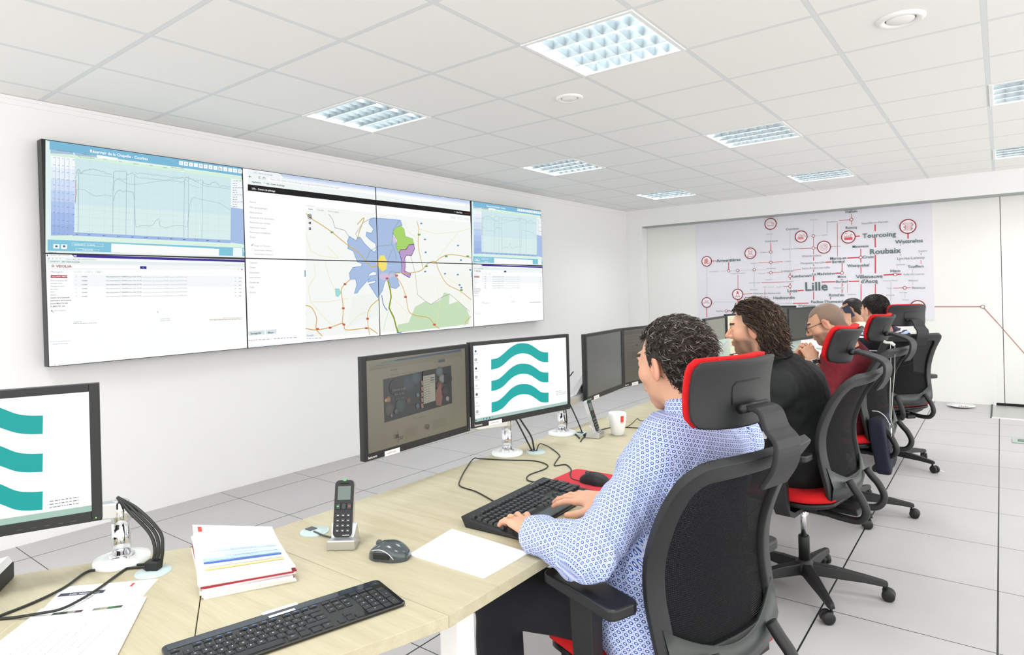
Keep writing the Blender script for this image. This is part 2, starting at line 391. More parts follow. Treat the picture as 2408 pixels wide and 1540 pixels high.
# ------------------------------------------------------------------ ceiling lamps
M_lampwhite = mat('lamp_white_steel', '#eceeed', 0.4)
M_louvre = mat('polished_louvre', '#aab5b9', 0.28, 0.8, var=0.02)
M_tube = None
def tube_mat():
    m, nt, b_ = new_mat('fluorescent_tube'); b_.inputs['Base Color'].default_value = (0.9, 0.95, 1, 1)
    b_.inputs['Emission Color'].default_value = (0.9, 0.97, 1.0, 1); b_.inputs['Emission Strength'].default_value = 3.0; m.cycles.emission_sampling = 'NONE'; return m
M_tube = tube_mat()
def make_lamp():
    r = thing('ceiling_light', '', 'ceiling light')
    h = TILE / 2
    f = B()
    for a, c in (((-h, -h, -0.006), (h, -h + 0.022, 0.004)), ((-h, h - 0.022, -0.006), (h, h, 0.004)), ((-h, -h + 0.022, -0.006), (-h + 0.022, h - 0.022, 0.004)), ((h - 0.022, -h + 0.022, -0.006), (h, h - 0.022, 0.004))): f.box(a, c)
    f.build('frame', M_lampwhite, r, bevel=0.002)
    g = h - 0.02; k = B()
    k.add([(-g, -g, 0), (g, -g, 0), (g, g, 0), (-g, g, 0), (-g, -g, 0.09), (g, -g, 0.09), (g, g, 0.09), (-g, g, 0.09)], [(0, 1, 5, 4), (1, 2, 6, 5), (2, 3, 7, 6), (3, 0, 4, 7), (4, 5, 6, 7)])
    k.build('housing', M_lampwhite, r)
    for q in range(4):
        y = -g + (q + 0.5) * 2 * g / 4; t = B(); t.tube([(-g + 0.02, y, 0.062), (g - 0.02, y, 0.062)], 0.012, 10); t.build('fluorescent_tube', M_tube, r)
    l = B()
    for q in range(1, 4):       # long reflectors: V section, open at the bottom
        y = -g + q * 2 * g / 4
        for s in (-1, 1): l.add([(-g, y + s * 0.002, 0.0), (g, y + s * 0.002, 0.0), (g, y + s * 0.016, 0.03), (g, y + s * 0.024, 0.05), (-g, y + s * 0.024, 0.05), (-g, y + s * 0.016, 0.03)], [(0, 1, 2, 5), (5, 2, 3, 4)], 0, True)
    for s in (-1, 1): l.add([(-g, s * g, 0.0), (g, s * g, 0.0), (g, s * (g - 0.02), 0.05), (-g, s * (g - 0.02), 0.05)], [(0, 1, 2, 3)])
    for q in range(1, 8):
        x = -g + q * 2 * g / 8
        for lane in range(4):
            y0 = -g + lane * 2 * g / 4 + 0.003; y1 = y0 + 2 * g / 4 - 0.006; ym = (y0 + y1) / 2; N = 6
            for s in (-1, 1):
                vs = []; fs = []
                for i in range(N + 1):
                    y = y0 + (y1 - y0) * i / N; top = 0.046 - 0.02 * (1 - abs(2 * i / N - 1)) ** 1.0
                    vs += [(x + s * 0.001, y, 0.001), (x + s * 0.004, y, top * 0.6), (x + s * 0.009, y, top)]
                for i in range(N): fs += [(3 * i, 3 * i + 3, 3 * i + 4, 3 * i + 1), (3 * i + 1, 3 * i + 4, 3 * i + 5, 3 * i + 2)]
                l.add(vs, fs, 0, True)
    l.build('louvre', M_louvre, r)
    return r
def dup(o, parent=None):
    c = o.copy(); COL.objects.link(c)
    if parent is not None: c.parent = parent
    for ch in [q for q in bpy.data.objects if q.parent == o and q != c]: dup(ch, c)
    return c
lamp0 = make_lamp()
lab = {(2, 2): 'square louvred ceiling light nearest above the left end of the video wall', (5, 2): 'largest square louvred ceiling light, at the top of the picture',
       (2, 6): 'louvred ceiling light above the right end of the video wall', (5, 6): 'louvred ceiling light midway along the desks, in front of the small far one',
       (2, 10): 'small far louvred ceiling light nearest the back left corner', (5, 10): 'small far louvred ceiling light above the map poster',
       (8, 6): 'louvred ceiling light cut by the right picture edge, the nearer of two', (8, 10): 'louvred ceiling light cut by the right picture edge, the farther of two'}
for n, (i, j) in enumerate(lamps):
    o = lamp0 if n == 0 else dup(lamp0)
    o.location = (tx(i) + TILE / 2, TILE * j + TILE / 2, ROOM_H)
    tag(o, lab.get((i, j), 'square louvred ceiling light behind the photographer, out of view'), 'ceiling light', 'louvred ceiling lights')
    ld = bpy.data.lights.new('ceiling_light_glow', 'AREA'); ld.shape = 'SQUARE'; ld.size = 0.54; ld.energy = LAMP_POWER; ld.color = (0.97, 0.985, 1.0)
    lo = bpy.data.objects.new('ceiling_light_glow', ld); COL.objects.link(lo); lo.parent = o; lo.location = (0, 0, 0.078)
def downlight(x, y, r, label):
    t = thing('ceiling_diffuser', label, 'ceiling vent', (x, y, ROOM_H))
    b = B(); b.lathe([(r * 0.62, 0.0), (r * 0.66, -0.008), (r * 0.85, -0.014), (r, -0.004), (r, 0.0)], 32, cap=False); b.build('rim', M_white, t)
    b = B(); b.lathe([(0.001, -0.011), (r * 0.5, -0.011), (r * 0.57, -0.006), (r * 0.57, 0.0)], 32, cap=False); b.build('disc', M_white, t)
    b = B(); b.lathe([(r * 0.5, -0.001), (r * 0.66, -0.001)], 32, cap=False); b.build('gap', mat('vent_gap', '#6b6b66', 0.8), t)
downlight(4.155, 2.10, 0.10, 'larger round white air valve in the ceiling, upper right')
downlight(2.388, 2.075, 0.085, 'smaller round white air valve in the ceiling below the largest lamp')
# ------------------------------------------------------------------ video wall
VPHI = 0.0065
VA = (0, math.cos(VPHI), math.sin(VPHI)); VB = (0, -math.sin(VPHI), math.cos(VPHI)); VO = (0.10, -0.018, 1.0165)
VW = [0, 1.235, 2.492, 3.768, 5.062]; VH = [0, 0.662, 1.327]
def graph_screen(c):
    c.crop(90, 320, 4.7216)
    c.poly([(80, 30), (2340, 350), (2330, 1400), (80, 1330)], '#e2f3ea')
    c.poly([(100, 40), (2330, 355), (2320, 452), (105, 145)], '#7ab8d6')
    c.poly([(100, 55), (125, 58), (128, 1120), (100, 1120)], '#dff1f7')
    c.poly([(135, 148), (385, 183), (395, 208), (135, 190)], '#a9c2d8'); c.poly([(400, 185), (640, 214), (655, 240), (410, 215)], '#a4bfd6')
    c.poly([(648, 207), (884, 244), (875, 262), (660, 240)], '#fbfdfd')
    c.poly([(140, 190), (2310, 455), (2310, 530), (140, 225)], '#d3efdb')
    g = ['#f2f7fb', '#e3edf7', '#d0dff4', '#bfd2f1', '#afc5ee', '#a3bbea', '#9cb4e4']
    for i, col in enumerate(g):
        y0 = 215 + i * 127; y1 = y0 + 127; c.poly([(140, y0), (408, y0 + 32 - i * 5), (408, y1 + 27 - i * 5), (140, y1)], col)
    for i, x in enumerate((188, 238, 290, 342)): c.line([(x, 230 + i * 8), (x - 6, 1080)], 0.0014, '#8da3b8')
    for x in (165, 215, 262, 315, 380):
        for k in range(12): c.grey(x, x + 22, 240 + k * 76 + (x - 165) * 0.12 + (k % 2) * 5, 9, '#6d8296', seed=k)
    c.poly([(405, 245), (2143, 470), (2130, 1155), (397, 1068)], '#cfe6ea')
    c.poly([(405, 760), (2136, 880), (2130, 1155), (397, 1068)], '#d6ebea')
    for x in (570, 740, 905, 1065, 1215, 1355, 1495, 1630, 1755, 1885, 2010): c.line([(x, 250 + (x - 400) * 0.13), (x - 8, 1075 + (x - 400) * 0.048)], 0.0011, '#bcd6de')
    for k in range(9):
        y = 300 + k * 85; c.line([(405, y), (2135, y + (225 - k * 18))], 0.0011, '#bcd6de')
    r = random.Random(3)
    def wig(pts, amp, n=6):
        out = []
        for i in range(len(pts) - 1):
            for k in range(n): t = k / n; out.append((pts[i][0] * (1 - t) + pts[i + 1][0] * t, pts[i][1] * (1 - t) + pts[i + 1][1] * t + (r.uniform(-amp, amp) if k else 0)))
        return out + [pts[-1]]
    ink = '#93a7ab'
    c.line(wig([(408, 470), (430, 385), (455, 372), (470, 420), (500, 385), (560, 375), (610, 362), (680, 385), (740, 408), (820, 430)], 9), 0.0022, ink)
    c.line([(825, 1075), (828, 640), (832, 400), (860, 388), (975, 392), (985, 435)], 0.0022, ink)
    c.line(wig([(985, 435), (1040, 405), (1070, 430), (1110, 462), (1200, 468), (1300, 480), (1440, 495), (1560, 505), (1610, 510), (1635, 480), (1660, 510)], 6), 0.002, ink)
    c.line(wig([(1075, 405), (1180, 418), (1300, 432), (1440, 452), (1560, 465), (1660, 462), (1700, 480), (1745, 500), (1820, 490), (1835, 530), (1900, 540), (1940, 512), (1985, 520), (2010, 560), (2070, 555), (2130, 570)], 8), 0.0022, ink)
    c.line([(408, 395), (440, 412), (830, 455), (900, 490), (985, 528), (1065, 538), (1200, 522), (1440, 485), (1600, 465), (1670, 465), (1760, 510), (1840, 552), (2130, 588)], 0.0016, '#93a7ab')
    c.line(wig([(412, 690), (425, 600), (455, 588), (520, 600), (600, 655), (640, 668), (740, 655), (820, 665)], 3), 0.0018, ink)
    c.line(wig([(832, 720), (850, 650), (880, 610), (905, 598), (940, 620), (985, 608), (1050, 628), (1065, 700), (1075, 960), (1085, 1012), (1160, 992), (1230, 1000), (1275, 985), (1300, 940), (1335, 920), (1350, 1000), (1410, 1020), (1480, 1000), (1590, 990), (1650, 1012), (1665, 900), (1680, 760), (1700, 700), (1735, 680), (1790, 700), (1900, 722), (2010, 745), (2130, 820)], 3), 0.002, ink)
    c.line(wig([(832, 600), (845, 500), (880, 475), (905, 470), (940, 490), (978, 475)], 12), 0.0015, '#93a7ab'); c.line(wig([(1680, 540), (1740, 560), (1820, 580)], 12), 0.0015, '#93a7ab')
    for x, y0 in ((448, 400), (978, 400), (1070, 440), (1620, 470), (1668, 440), (1822, 500)): c.line([(x, y0), (x - 8, 1078 + (x - 400) * 0.048)], 0.0022, '#8fa7bb')
    c.line([(413, 490), (414, 640), (409, 740)], 0.003, '#b86a78')
    c.poly([(395, 1068), (2132, 1155), (2132, 1190), (390, 1105)], '#9db7e2')
    for x in (430, 565, 730, 890, 1045, 1195, 1340, 1480, 1618, 1752, 1880, 2005): c.grey(x - 18, x + 18, 1094 + (x - 430) * 0.048, 12, '#2f4a78', seed=x)
    c.poly([(2140, 472), (2305, 492), (2300, 815), (2135, 790)], '#f1f6f9'); c.poly([(2135, 790), (2300, 815), (2292, 1205), (2130, 1182)], '#a5bde3')
    for k in range(12): c.grey(2155, 2155 + (110 if k % 3 == 0 else 50), 500 + k * 26, 10, '#5b6f78', seed=k)
    for k in range(8): c.rect(2290, 525 + k * 40, 2302, 536 + k * 40, '#33404a')
    c.poly([(130, 1108), (390, 1112), (2292, 1208), (2290, 1245), (130, 1150)], '#d9f1e2')
    c.poly([(100, 1148), (2290, 1242), (2290, 1345), (100, 1290)], '#80c2da')
    c.poly([(808, 1193), (2005, 1252), (2002, 1335), (805, 1290)], '#f7f9f9'); c.poly([(2160, 1240), (2262, 1244), (2262, 1340), (2158, 1335)], '#edf6fa')
    c.poly([(165, 1200), (232, 1202), (230, 1250), (163, 1248)], '#f6fbfc'); c.poly([(250, 1203), (318, 1205), (316, 1254), (250, 1252)], '#f6fbfc')
    for x in (200, 285): c.poly([(x - 18, 1215), (x + 5, 1212), (x + 16, 1228), (x - 8, 1238)], '#3b5a7c')
    c.line([(372, 1186), (718, 1200), (716, 1226), (370, 1214)], 0.0016, '#d8eef5', closed=True); c.text('04/06/2015  15:49:05', (395, 1212), 16, '#e9f7fb', bold=True, sx=1.05)
    c.line([(415, 1247), (672, 1257), (670, 1282), (413, 1272)], 0.0016, '#d8eef5', closed=True); c.text('IF BOUTEL', (485, 1270), 16, '#e9f7fb', bold=True)
    c.poly([(100, 1272), (2300, 1335), (2300, 1400), (100, 1330)], '#e6f0ee'); c.text('Démarrer', (108, 1296), 13, '#3d6b52', bold=True)
    c.text('Réservoir de la Chapelle - Courbes', (570, 182), 32, '#ffffff', bold=True, sx=0.92)
    c.text('S', (2268, 1286), 34, '#ffffff')
    for k in range(14):
        x = 1582 + k * 54.5; y = 300 + k * 7.6; s_ = 22
        c.poly([(x - s_, y - s_ - 2), (x + s_, y - s_ + 4), (x + s_, y + s_ + 4), (x - s_, y + s_ - 2)], '#f6fbfd')
        col = ['#2c5f9a', '#2c5f9a', '#a8302c', '#dfe9ee', '#2c4f9a', '#4b8fa0', '#8a6b20', '#5ba3c8', '#5aa03c', '#c9dfe0', '#d69a18', '#3a1d22', '#3a7ab0', '#3a7ab0'][k]
        if k in (0, 5, 13): c.ring((x, y), 0.0028, 0.0016, col)
        elif k in (1, 4, 12): c.line([(x - 12, y + 10), (x, y - 10), (x + 12, y + 10)], 0.002, col)
        elif k == 8: [c.rect(x - 14 + q * 9, y + 12, x - 8 + q * 9, y - 12 + q * 8, ['#d33', '#4a4', '#44a'][q]) for q in range(3)]
        else: c.ring((x, y + 2), 0.0026, 0.0, col, fill=col)
    c.text('Recherche avec table', (205, 162), 11, '#43566a', sx=1.1); c.text('Enregistreur', (480, 202), 11, '#43566a'); c.text('Plage de temps affichée', (440, 232), 12, '#3f6e55')
    for x, y, t in ((715, 262, 'Heure'), (893, 287, 'Jour'), (1050, 310, 'Semaine'), (1232, 330, 'Mois'), (1380, 352, 'Année'), (1470, 352, 'Aller dernière valeur')): c.text(t, (x, y), 12, '#3f6e55')
    for x, y in ((683, 257), (860, 277), (1032, 298), (1200, 320), (1357, 342)): c.ring((x, y), 0.0014, 0.0007, '#3f6e55', 10, fill='#ffffff')
def mail_screen(c):
    c.crop(90, 590, 4.7216)
    c.poly([(60, 20), (2340, 100), (2340, 1500), (60, 1500)], '#fbfcfc')
    c.poly([(370, 38), (2330, 103), (2330, 126), (400, 70)], '#34228e'); c.poly([(95, 38), (108, 39), (104, 60), (95, 60)], '#34228e')
    c.poly([(388, 47), (425, 49), (425, 62), (400, 61)], '#dfe3f4')
    c.poly([(100, 66), (2320, 128), (2320, 176), (100, 138)], '#e4ecec'); c.poly([(130, 74), (2290, 132), (2290, 146), (130, 97)], '#f6f9f9')
    c.poly([(100, 138), (2320, 182), (2320, 208), (100, 210)], '#f1f5f5'); c.poly([(380, 158), (1128, 168), (1128, 196), (380, 188)], '#ffffff')
    c.text('Messagerie : Boite de réception', (125, 52), 11, '#777f88'); c.text('https://mail.google.com/mail/u/0/#inbox', (308, 96), 12, '#6c7c88', sx=1.1); c.text('Applications', (135, 121), 12, '#55606a'); c.text('Lille - Centre de pilotage', (262, 125), 12, '#39434d', bold=True)
    for x in (118, 160, 203, 244): c.ring((x, 84), 0.0018, 0.0012, '#5a636b')
    c.ring((163, 167), 0.0052, 0.0022, '#9a1d22'); c.ring((163, 169), 0.0016, 0, '#9a1d22', fill='#9a1d22')
    c.text('VEOLIA', (198, 182), 25, '#9a2a2e', bold=True, sx=1.25)
    c.poly([(1130, 169), (1202, 171), (1202, 202), (1130, 199)], '#2a1f8c'); c.ring((1163, 184), 0.0013, 0.0009, '#ffffff'); c.line([(1168, 189), (1175, 196)], 0.001, '#ffffff')
    c.text('Messagerie', (138, 240), 19, '#a98d8f', sx=1.0)
    c.poly([(138, 268), (322, 270), (322, 302), (138, 299)], '#9a0e16'); c.text('NOUVEAU MESSAGE', (148, 291), 13, '#ffffff', bold=True, sx=1.05)
    for k, t in enumerate(('Boite de réception (5)', 'Messages suivis', 'Messages envoyés', 'Brouillons', 'DICT', 'METEO', 'Gestion de la Demande', 'Intervention de Proximité', 'Journal Mess.Tel. info', 'N_MESS.TEL. info')):
        c.text(t, (135, 335 + k * 32), 13 if k < 6 else 14, '#7a8590' if k < 6 else '#333c48', bold=k > 5, sx=0.95)
    c.ring((150, 665), 0.0036, 0, '#b0141a', fill='#b0141a'); c.line([(158, 672), (172, 682)], 0.002, '#301014'); c.text('Pilot Urgences', (180, 668), 13, '#8c96a0')
    for x0, x1 in ((395, 488), (512, 606), (630, 716)): c.poly([(x0, 218), (x1, 220), (x1, 248), (x0, 246)], '#eef2f2')
    c.text('Plus', (655, 240), 12, '#555f66'); c.ring((560, 233), 0.0018, 0.0008, '#667788')
    c.poly([(392, 260), (2260, 282), (2260, 400), (392, 395)], '#f2f6f7')
    for k in range(6):
        y = 290 + k * 44
        c.text('noreply', (482, y), 12, '#39434d', bold=True)
        c.text('Fiche d\'intervention N° 304405' + str(710 + k * 41) + ' pour l\'unité : 59 VAL', (752, y + 2), 12, '#4b5560', sx=0.94, bold=k % 2 == 0)
        c.text('- Une fiche jointe : Fiche d\'intervention N°3044057 saisie par l\'unité CENTRE SCADA', (1150, y + 5 - k), 11, '#8f99a2', sx=0.90)
        c.grey(2180, 2196, y + 12 - k * 4, 9, '#8c96a0', k); c.grey(2225, 2255, y + 12 - k * 4, 9, '#55606a', k + 9)
        c.rect(412, y - 12, 428, y + 2, '#e1e6e6')
    c.line([(1900, 762), (2230, 750)], 0.0022, '#b4a85a'); c.grey(1905, 2260, 770, 9, '#8c8a60', 4, slope=-0.03); c.grey(2050, 2265, 745, 8, '#a0a8b0', 5, slope=-0.02)
    c.text('Compte Google', (1352, 760), 11, '#6c7c88'); c.text('Dernière activité', (1352, 780), 11, '#6c7c88'); c.text('Google 0 Go', (388, 795), 11, '#6c7c88'); c.grey(388, 655, 808, 9, '#7c8894', 8, slope=-0.02)
    c.grey(130, 355, 1010, 8, '#a8b2cc', 6, slope=-0.04); c.grey(162, 330, 1038, 9, '#8f9fd0', 7, slope=-0.05)
    c.ring((248, 920), 0.008, 0.001, '#e8eef8'); c.ring((2175, 206), 0.0016, 0, '#8aa0b0', fill='#8aa0b0'); c.ring((2217, 207), 0.0024, 0, '#b0141a', fill='#8c1218'); c.ring((2258, 206), 0.0034, 0.0014, '#8c1218', fill='#b03035')
    c.line([(1320, 665), (1332, 684), (1322, 682), (1320, 665)], 0.001, '#444')
    for x in (183, 235): c.ring((x, 1264), 0.0018, 0, '#333a44', fill='#333a44')
def map_screen(c):
    c.crop(570, 390, 3.5)
    c.poly([(0, 0), (1960, 250), (1960, 1560), (0, 1560)], '#fdfdfe')
    c.poly([(300, 60), (1920, 283), (1920, 318), (340, 100)], '#c2d1ec'); c.poly([(40, 30), (300, 68), (312, 96), (40, 60)], '#eef3fb'); c.poly([(330, 85), (1890, 308), (1890, 322), (345, 104)], '#d6e2f6')
    c.poly([(44, 60), (1890, 318), (1890, 384), (44, 160)], '#eef4f3'); c.poly([(208, 100), (1830, 318), (1830, 332), (208, 122)], '#ffffff')
    c.poly([(44, 151), (1892, 378), (1890, 414), (44, 203)], '#050505')
    c.text('Lille - Centre de pilotage', (92, 60), 12, '#7d8898'); c.text('https://lille.veolia-centre-pilotage.com/s/g/comm/04DSC43/6sNO5JAw/3427', (230, 116), 14, '#93a7b4', sx=1.12); c.text('Applications', (78, 136), 13, '#39434d', bold=True, sx=0.9); c.text('Lille - Centre de pilotage', (196, 151), 13, '#2b3540', bold=True, sx=0.9)
    c.text('Lille - Centre de pilotage', (78, 192), 14, '#ffffff', bold=True, sx=1.05)
    for x, t in ((62, '←'), (140, 'C'), (178, '▲')): c.text(t if t == 'C' else '', (x - 8, 104), 18, '#222', bold=True)
    c.line([(72, 90), (54, 88), (62, 80)], 0.003, '#20242c'); c.line([(54, 88), (62, 96)], 0.003, '#20242c'); c.line([(170, 110), (170, 98), (178, 92), (186, 99), (186, 112)], 0.003, '#20242c')
    c.ring((180, 139), 0.006, 0.0015, '#9ab'); c.text('Chat Vision', (1760, 386), 11, '#fff', bold=True); c.ring((1748, 377), 0.004, 0.0016, '#fff'); c.line([(1832, 390), (1876, 394)], 0.004, '#c0161c')
    for k in range(3): c.poly([(1712 + k * 55, 412 + k * 7), (1758 + k * 55, 418 + k * 7), (1758 + k * 55, 440 + k * 7), (1712 + k * 55, 434 + k * 7)], '#eceff0')
    menu = [(302, 'Favoris'), (346, 'Filtre géographique'), (388, 'Date et heure'), (430, 'Recherche d\'un patrimoine'), (470, 'Recherche par adresse'), (512, 'Patrimoine réseau'), (552, 'Patrimoine installations'), (592, 'Zones')]
    for y, t in menu: c.text(t, (60, y), 14, '#8a959c'); c.line([(58, y + 14), (500, y + 40)], 0.0012, '#e8ecec')
    for y, t in ((662, 'Etages de Pression'), (698, 'Sectorisation Niveau 1'), (732, 'Sectorisation Niveau 2')): c.text(t, (98, y), 13, '#8f9aa4'); c.line([(70, y - 14), (90, y - 14), (90, y), (70, y)], 0.001, '#c4ccd2', closed=True)
    c.line([(72, 648), (78, 656), (90, 642)], 0.003, '#30343a')
    for y, t in ((802, 'Capteurs'), (842, 'Clients'), (884, 'Evenements'), (924, 'Interventions'), (966, 'Qualité eau'), (1006, 'Trafic'), (1048, 'Alertes')): c.text(t, (58, y), 13, '#7b8894'); c.line([(56, y + 14), (500, y + 16)], 0.0012, '#e8ecec')
    c.poly([(48, 1362), (182, 1352), (182, 1386), (48, 1398)], '#d6e3e6'); c.text('Sauvegarder', (66, 1388), 16, '#123', bold=True, sx=0.86); c.poly([(192, 1350), (278, 1344), (278, 1380), (192, 1386)], '#d6e3e6'); c.text('Effacer', (208, 1380), 15, '#123', bold=True, sx=0.9)
    c.grey(50, 235, 1440, 11, '#9aa4b8', 2, slope=-0.07); c.grey(260, 460, 1424, 11, '#9aa4b8', 3, slope=-0.05)
    c.poly([(520, 330), (1888, 468), (1888, 1315), (520, 1412)], '#f2f5f2'); c.poly([(524, 328), (592, 335), (592, 372), (524, 366)], '#fdfefe'); c.line([(524, 328), (592, 335)], 0.003, '#9cc3d4')
    c.text('Carte', (540, 360), 13, '#4c565e', bold=True); c.text('Vue Lille', (614, 368), 13, '#8a959c'); c.text('Carte Logique', (704, 378), 13, '#8a959c')
    c.poly([(1120, 905), (1888, 880), (1888, 1315), (1120, 1372)], '#f4f4ef'); c.poly([(900, 1080), (1120, 1040), (1120, 1230), (860, 1330)], '#edf3ec')
    c.poly([(1265, 1360), (1280, 1305), (1365, 1290), (1420, 1160), (1500, 1115), (1550, 1140), (1630, 1100), (1660, 1040), (1705, 1055), (1700, 1140), (1770, 1115), (1840, 1170), (1870, 1240), (1860, 1300), (1600, 1335), (1270, 1372)], '#c5ddb9')
    blue = [(1075, 428), (1235, 440), (1300, 448), (1315, 490), (1280, 500), (1240, 540), (1238, 580), (1262, 620), (1270, 660), (1290, 715), (1305, 770), (1310, 810), (1300, 870), (1262, 885), (1270, 920), (1292, 985), (1262, 1010), (1220, 1000), (1200, 930), (1172, 950), (1150, 1030), (1112, 1085), (1070, 1020), (1040, 975), (1090, 962), (1098, 940), (1030, 958), (1050, 905), (1098, 900), (1105, 880), (1075, 868), (1042, 890), (1035, 935), (960, 1020), (945, 1045), (920, 1050), (940, 980), (930, 930), (885, 935), (880, 880), (910, 835), (975, 828), (985, 805), (945, 790), (910, 700), (865, 680), (870, 650), (862, 620), (880, 580), (935, 615), (945, 590), (968, 588), (1005, 640), (1045, 680), (1085, 710), (1100, 690), (1095, 640), (1050, 610), (1015, 575), (1020, 545), (1060, 555), (1078, 520), (1040, 475), (1045, 445)]
    c.poly(blue, '#a6bde0'); c.line(blue, 0.004, '#4c86c4', closed=True)
    c.poly([(1125, 900), (1150, 880), (1240, 890), (1262, 905), (1200, 925), (1170, 945), (1130, 925)], '#cdbfdc')
    gr = [(1300, 490), (1330, 520), (1340, 580), (1400, 600), (1410, 640), (1370, 650), (1340, 690), (1300, 690), (1285, 715), (1262, 660), (1275, 610), (1245, 570), (1238, 540), (1262, 510)]
    c.poly(gr, '#a8d36a'); c.line(gr, 0.003, '#6f9a3c', closed=True)
    pu = [(1300, 690), (1345, 690), (1370, 650), (1410, 645), (1415, 685), (1390, 740), (1350, 735), (1335, 760), (1340, 820), (1335, 865), (1385, 890), (1375, 920), (1345, 905), (1305, 880), (1312, 830), (1305, 760), (1290, 715)]
    c.poly(pu, '#ba9cc8'); c.line(pu, 0.006, '#6c2e86', closed=True)
    c.poly([(1130, 740), (1165, 735), (1190, 790), (1185, 850), (1150, 870), (1105, 820), (1100, 785), (1120, 770)], '#f3df72')
    c.poly([(762, 1010), (795, 1012), (812, 1045), (785, 1078), (768, 1070)], '#9fd8d2'); c.line([(762, 1010), (795, 1012), (812, 1045), (785, 1078), (768, 1070)], 0.002, '#5ab0b0', closed=True)
    c.poly([(1240, 580), (1262, 590), (1268, 620), (1246, 640), (1236, 610)], '#d8c4dc')
    for pts in ([(525, 395), (575, 440), (640, 480), (735, 545), (790, 590), (870, 655), (950, 710), (1010, 780)], [(520, 1148), (560, 1160), (590, 1200), (610, 1260), (605, 1340), (655, 1400)], [(520, 1338), (600, 1350), (720, 1330), (830, 1295), (850, 1350), (1020, 1335), (1060, 1345), (1110, 1380)], [(885, 935), (820, 1000), (815, 1050), (828, 1170), (820, 1300)], [(1118, 1100), (1060, 1150), (1035, 1200), (1028, 1260), (1045, 1390)],
                [(1435, 458), (1450, 520), (1445, 620), (1452, 700), (1485, 840)], [(1265, 880), (1380, 880), (1470, 860), (1530, 800), (1590, 790), (1610, 850), (1680, 970), (1790, 1030), (1880, 1100)], [(1590, 790), (1640, 750), (1720, 730), (1880, 755)], [(1250, 890), (1310, 980), (1345, 1080), (1365, 1190), (1420, 1230), (1530, 1250), (1580, 1310), (1620, 1340)], [(1010, 780), (1060, 830), (1115, 820)], [(945, 480), (1000, 430), (955, 560), (960, 600)], [(1880, 1240), (1840, 1280), (1830, 1310)]):
        c.line(spline([(x, y, 0) for x, y in pts], 4) and [(p.x, p.y) for p in spline([(x, y, 0) for x, y in pts], 4)], 0.0075, '#d3ab58')
    for pts in ([(520, 560), (560, 700), (640, 740), (790, 760), (700, 660)], [(590, 800), (600, 900), (540, 1000), (560, 1120), (700, 1120), (870, 1090)], [(1450, 520), (1600, 560), (1780, 540), (1880, 515)], [(1780, 540), (1700, 640), (1600, 760)], [(1240, 1090), (1300, 1150), (1360, 1210), (1340, 1300)], [(560, 1120), (680, 1260), (760, 1330)], [(860, 1330), (950, 1230), (1060, 1190)], [(1600, 1000), (1620, 1150), (1600, 1300)], [(680, 800), (720, 940), (760, 1020)], [(1660, 900), (1800, 1000), (1780, 1150)], [(1330, 470), (1380, 560), (1450, 600)]):
        c.line(pts, 0.004, '#ece2a6')
    for pts in ([(710, 400), (740, 440), (760, 510), (840, 530), (880, 590)], [(1380, 730), (1420, 880), (1440, 1060), (1500, 1110)], [(1500, 1110), (1550, 1140), (1640, 1080), (1705, 1055), (1770, 1110), (1870, 1200)], [(1010, 790), (1050, 700), (1120, 660), (1230, 650), (1260, 720), (1265, 770)], [(950, 600), (930, 560), (990, 470), (1060, 430)], [(1225, 650), (1240, 520), (1290, 450)], [(1200, 770), (1230, 690)], [(1200, 900), (1215, 870), (1300, 880)]):
        c.line(pts, 0.004, '#82968c')
    c.line([(1195, 945), (1215, 1020), (1222, 1080), (1205, 1170), (1245, 1250), (1265, 1330), (1280, 1372)], 0.016, '#8b9a22'); c.line([(1145, 1065), (1155, 1130), (1170, 1165), (1190, 1190)], 0.008, '#3a7abf')
    c.line([(1200, 1200), (1180, 1260), (1160, 1350)], 0.005, '#b8dccb')
    for x, y in ((735, 547), (1452, 566), (1675, 745), (1852, 745), (1512, 826), (1800, 1022)): c.rect(x - 11, y - 7, x + 11, y + 7, '#6aa058')
    for x, y in ((842, 973), (828, 1172), (616, 1342), (720, 1332), (833, 1306), (1028, 1258), (1018, 1336), (1340, 1078), (1578, 1306), (1267, 903), (1188, 926)): c.rect(x - 11, y - 8, x + 11, y + 8, '#c8584c')
    for x, y in ((1470, 474), (1500, 606), (1506, 712), (1772, 656), (1796, 776), (1502, 869), (1665, 888), (1770, 895), (1785, 980), (1800, 1002), (1873, 856)): c.rect(x - 8, y - 6, x + 8, y + 6, '#5c88bd')
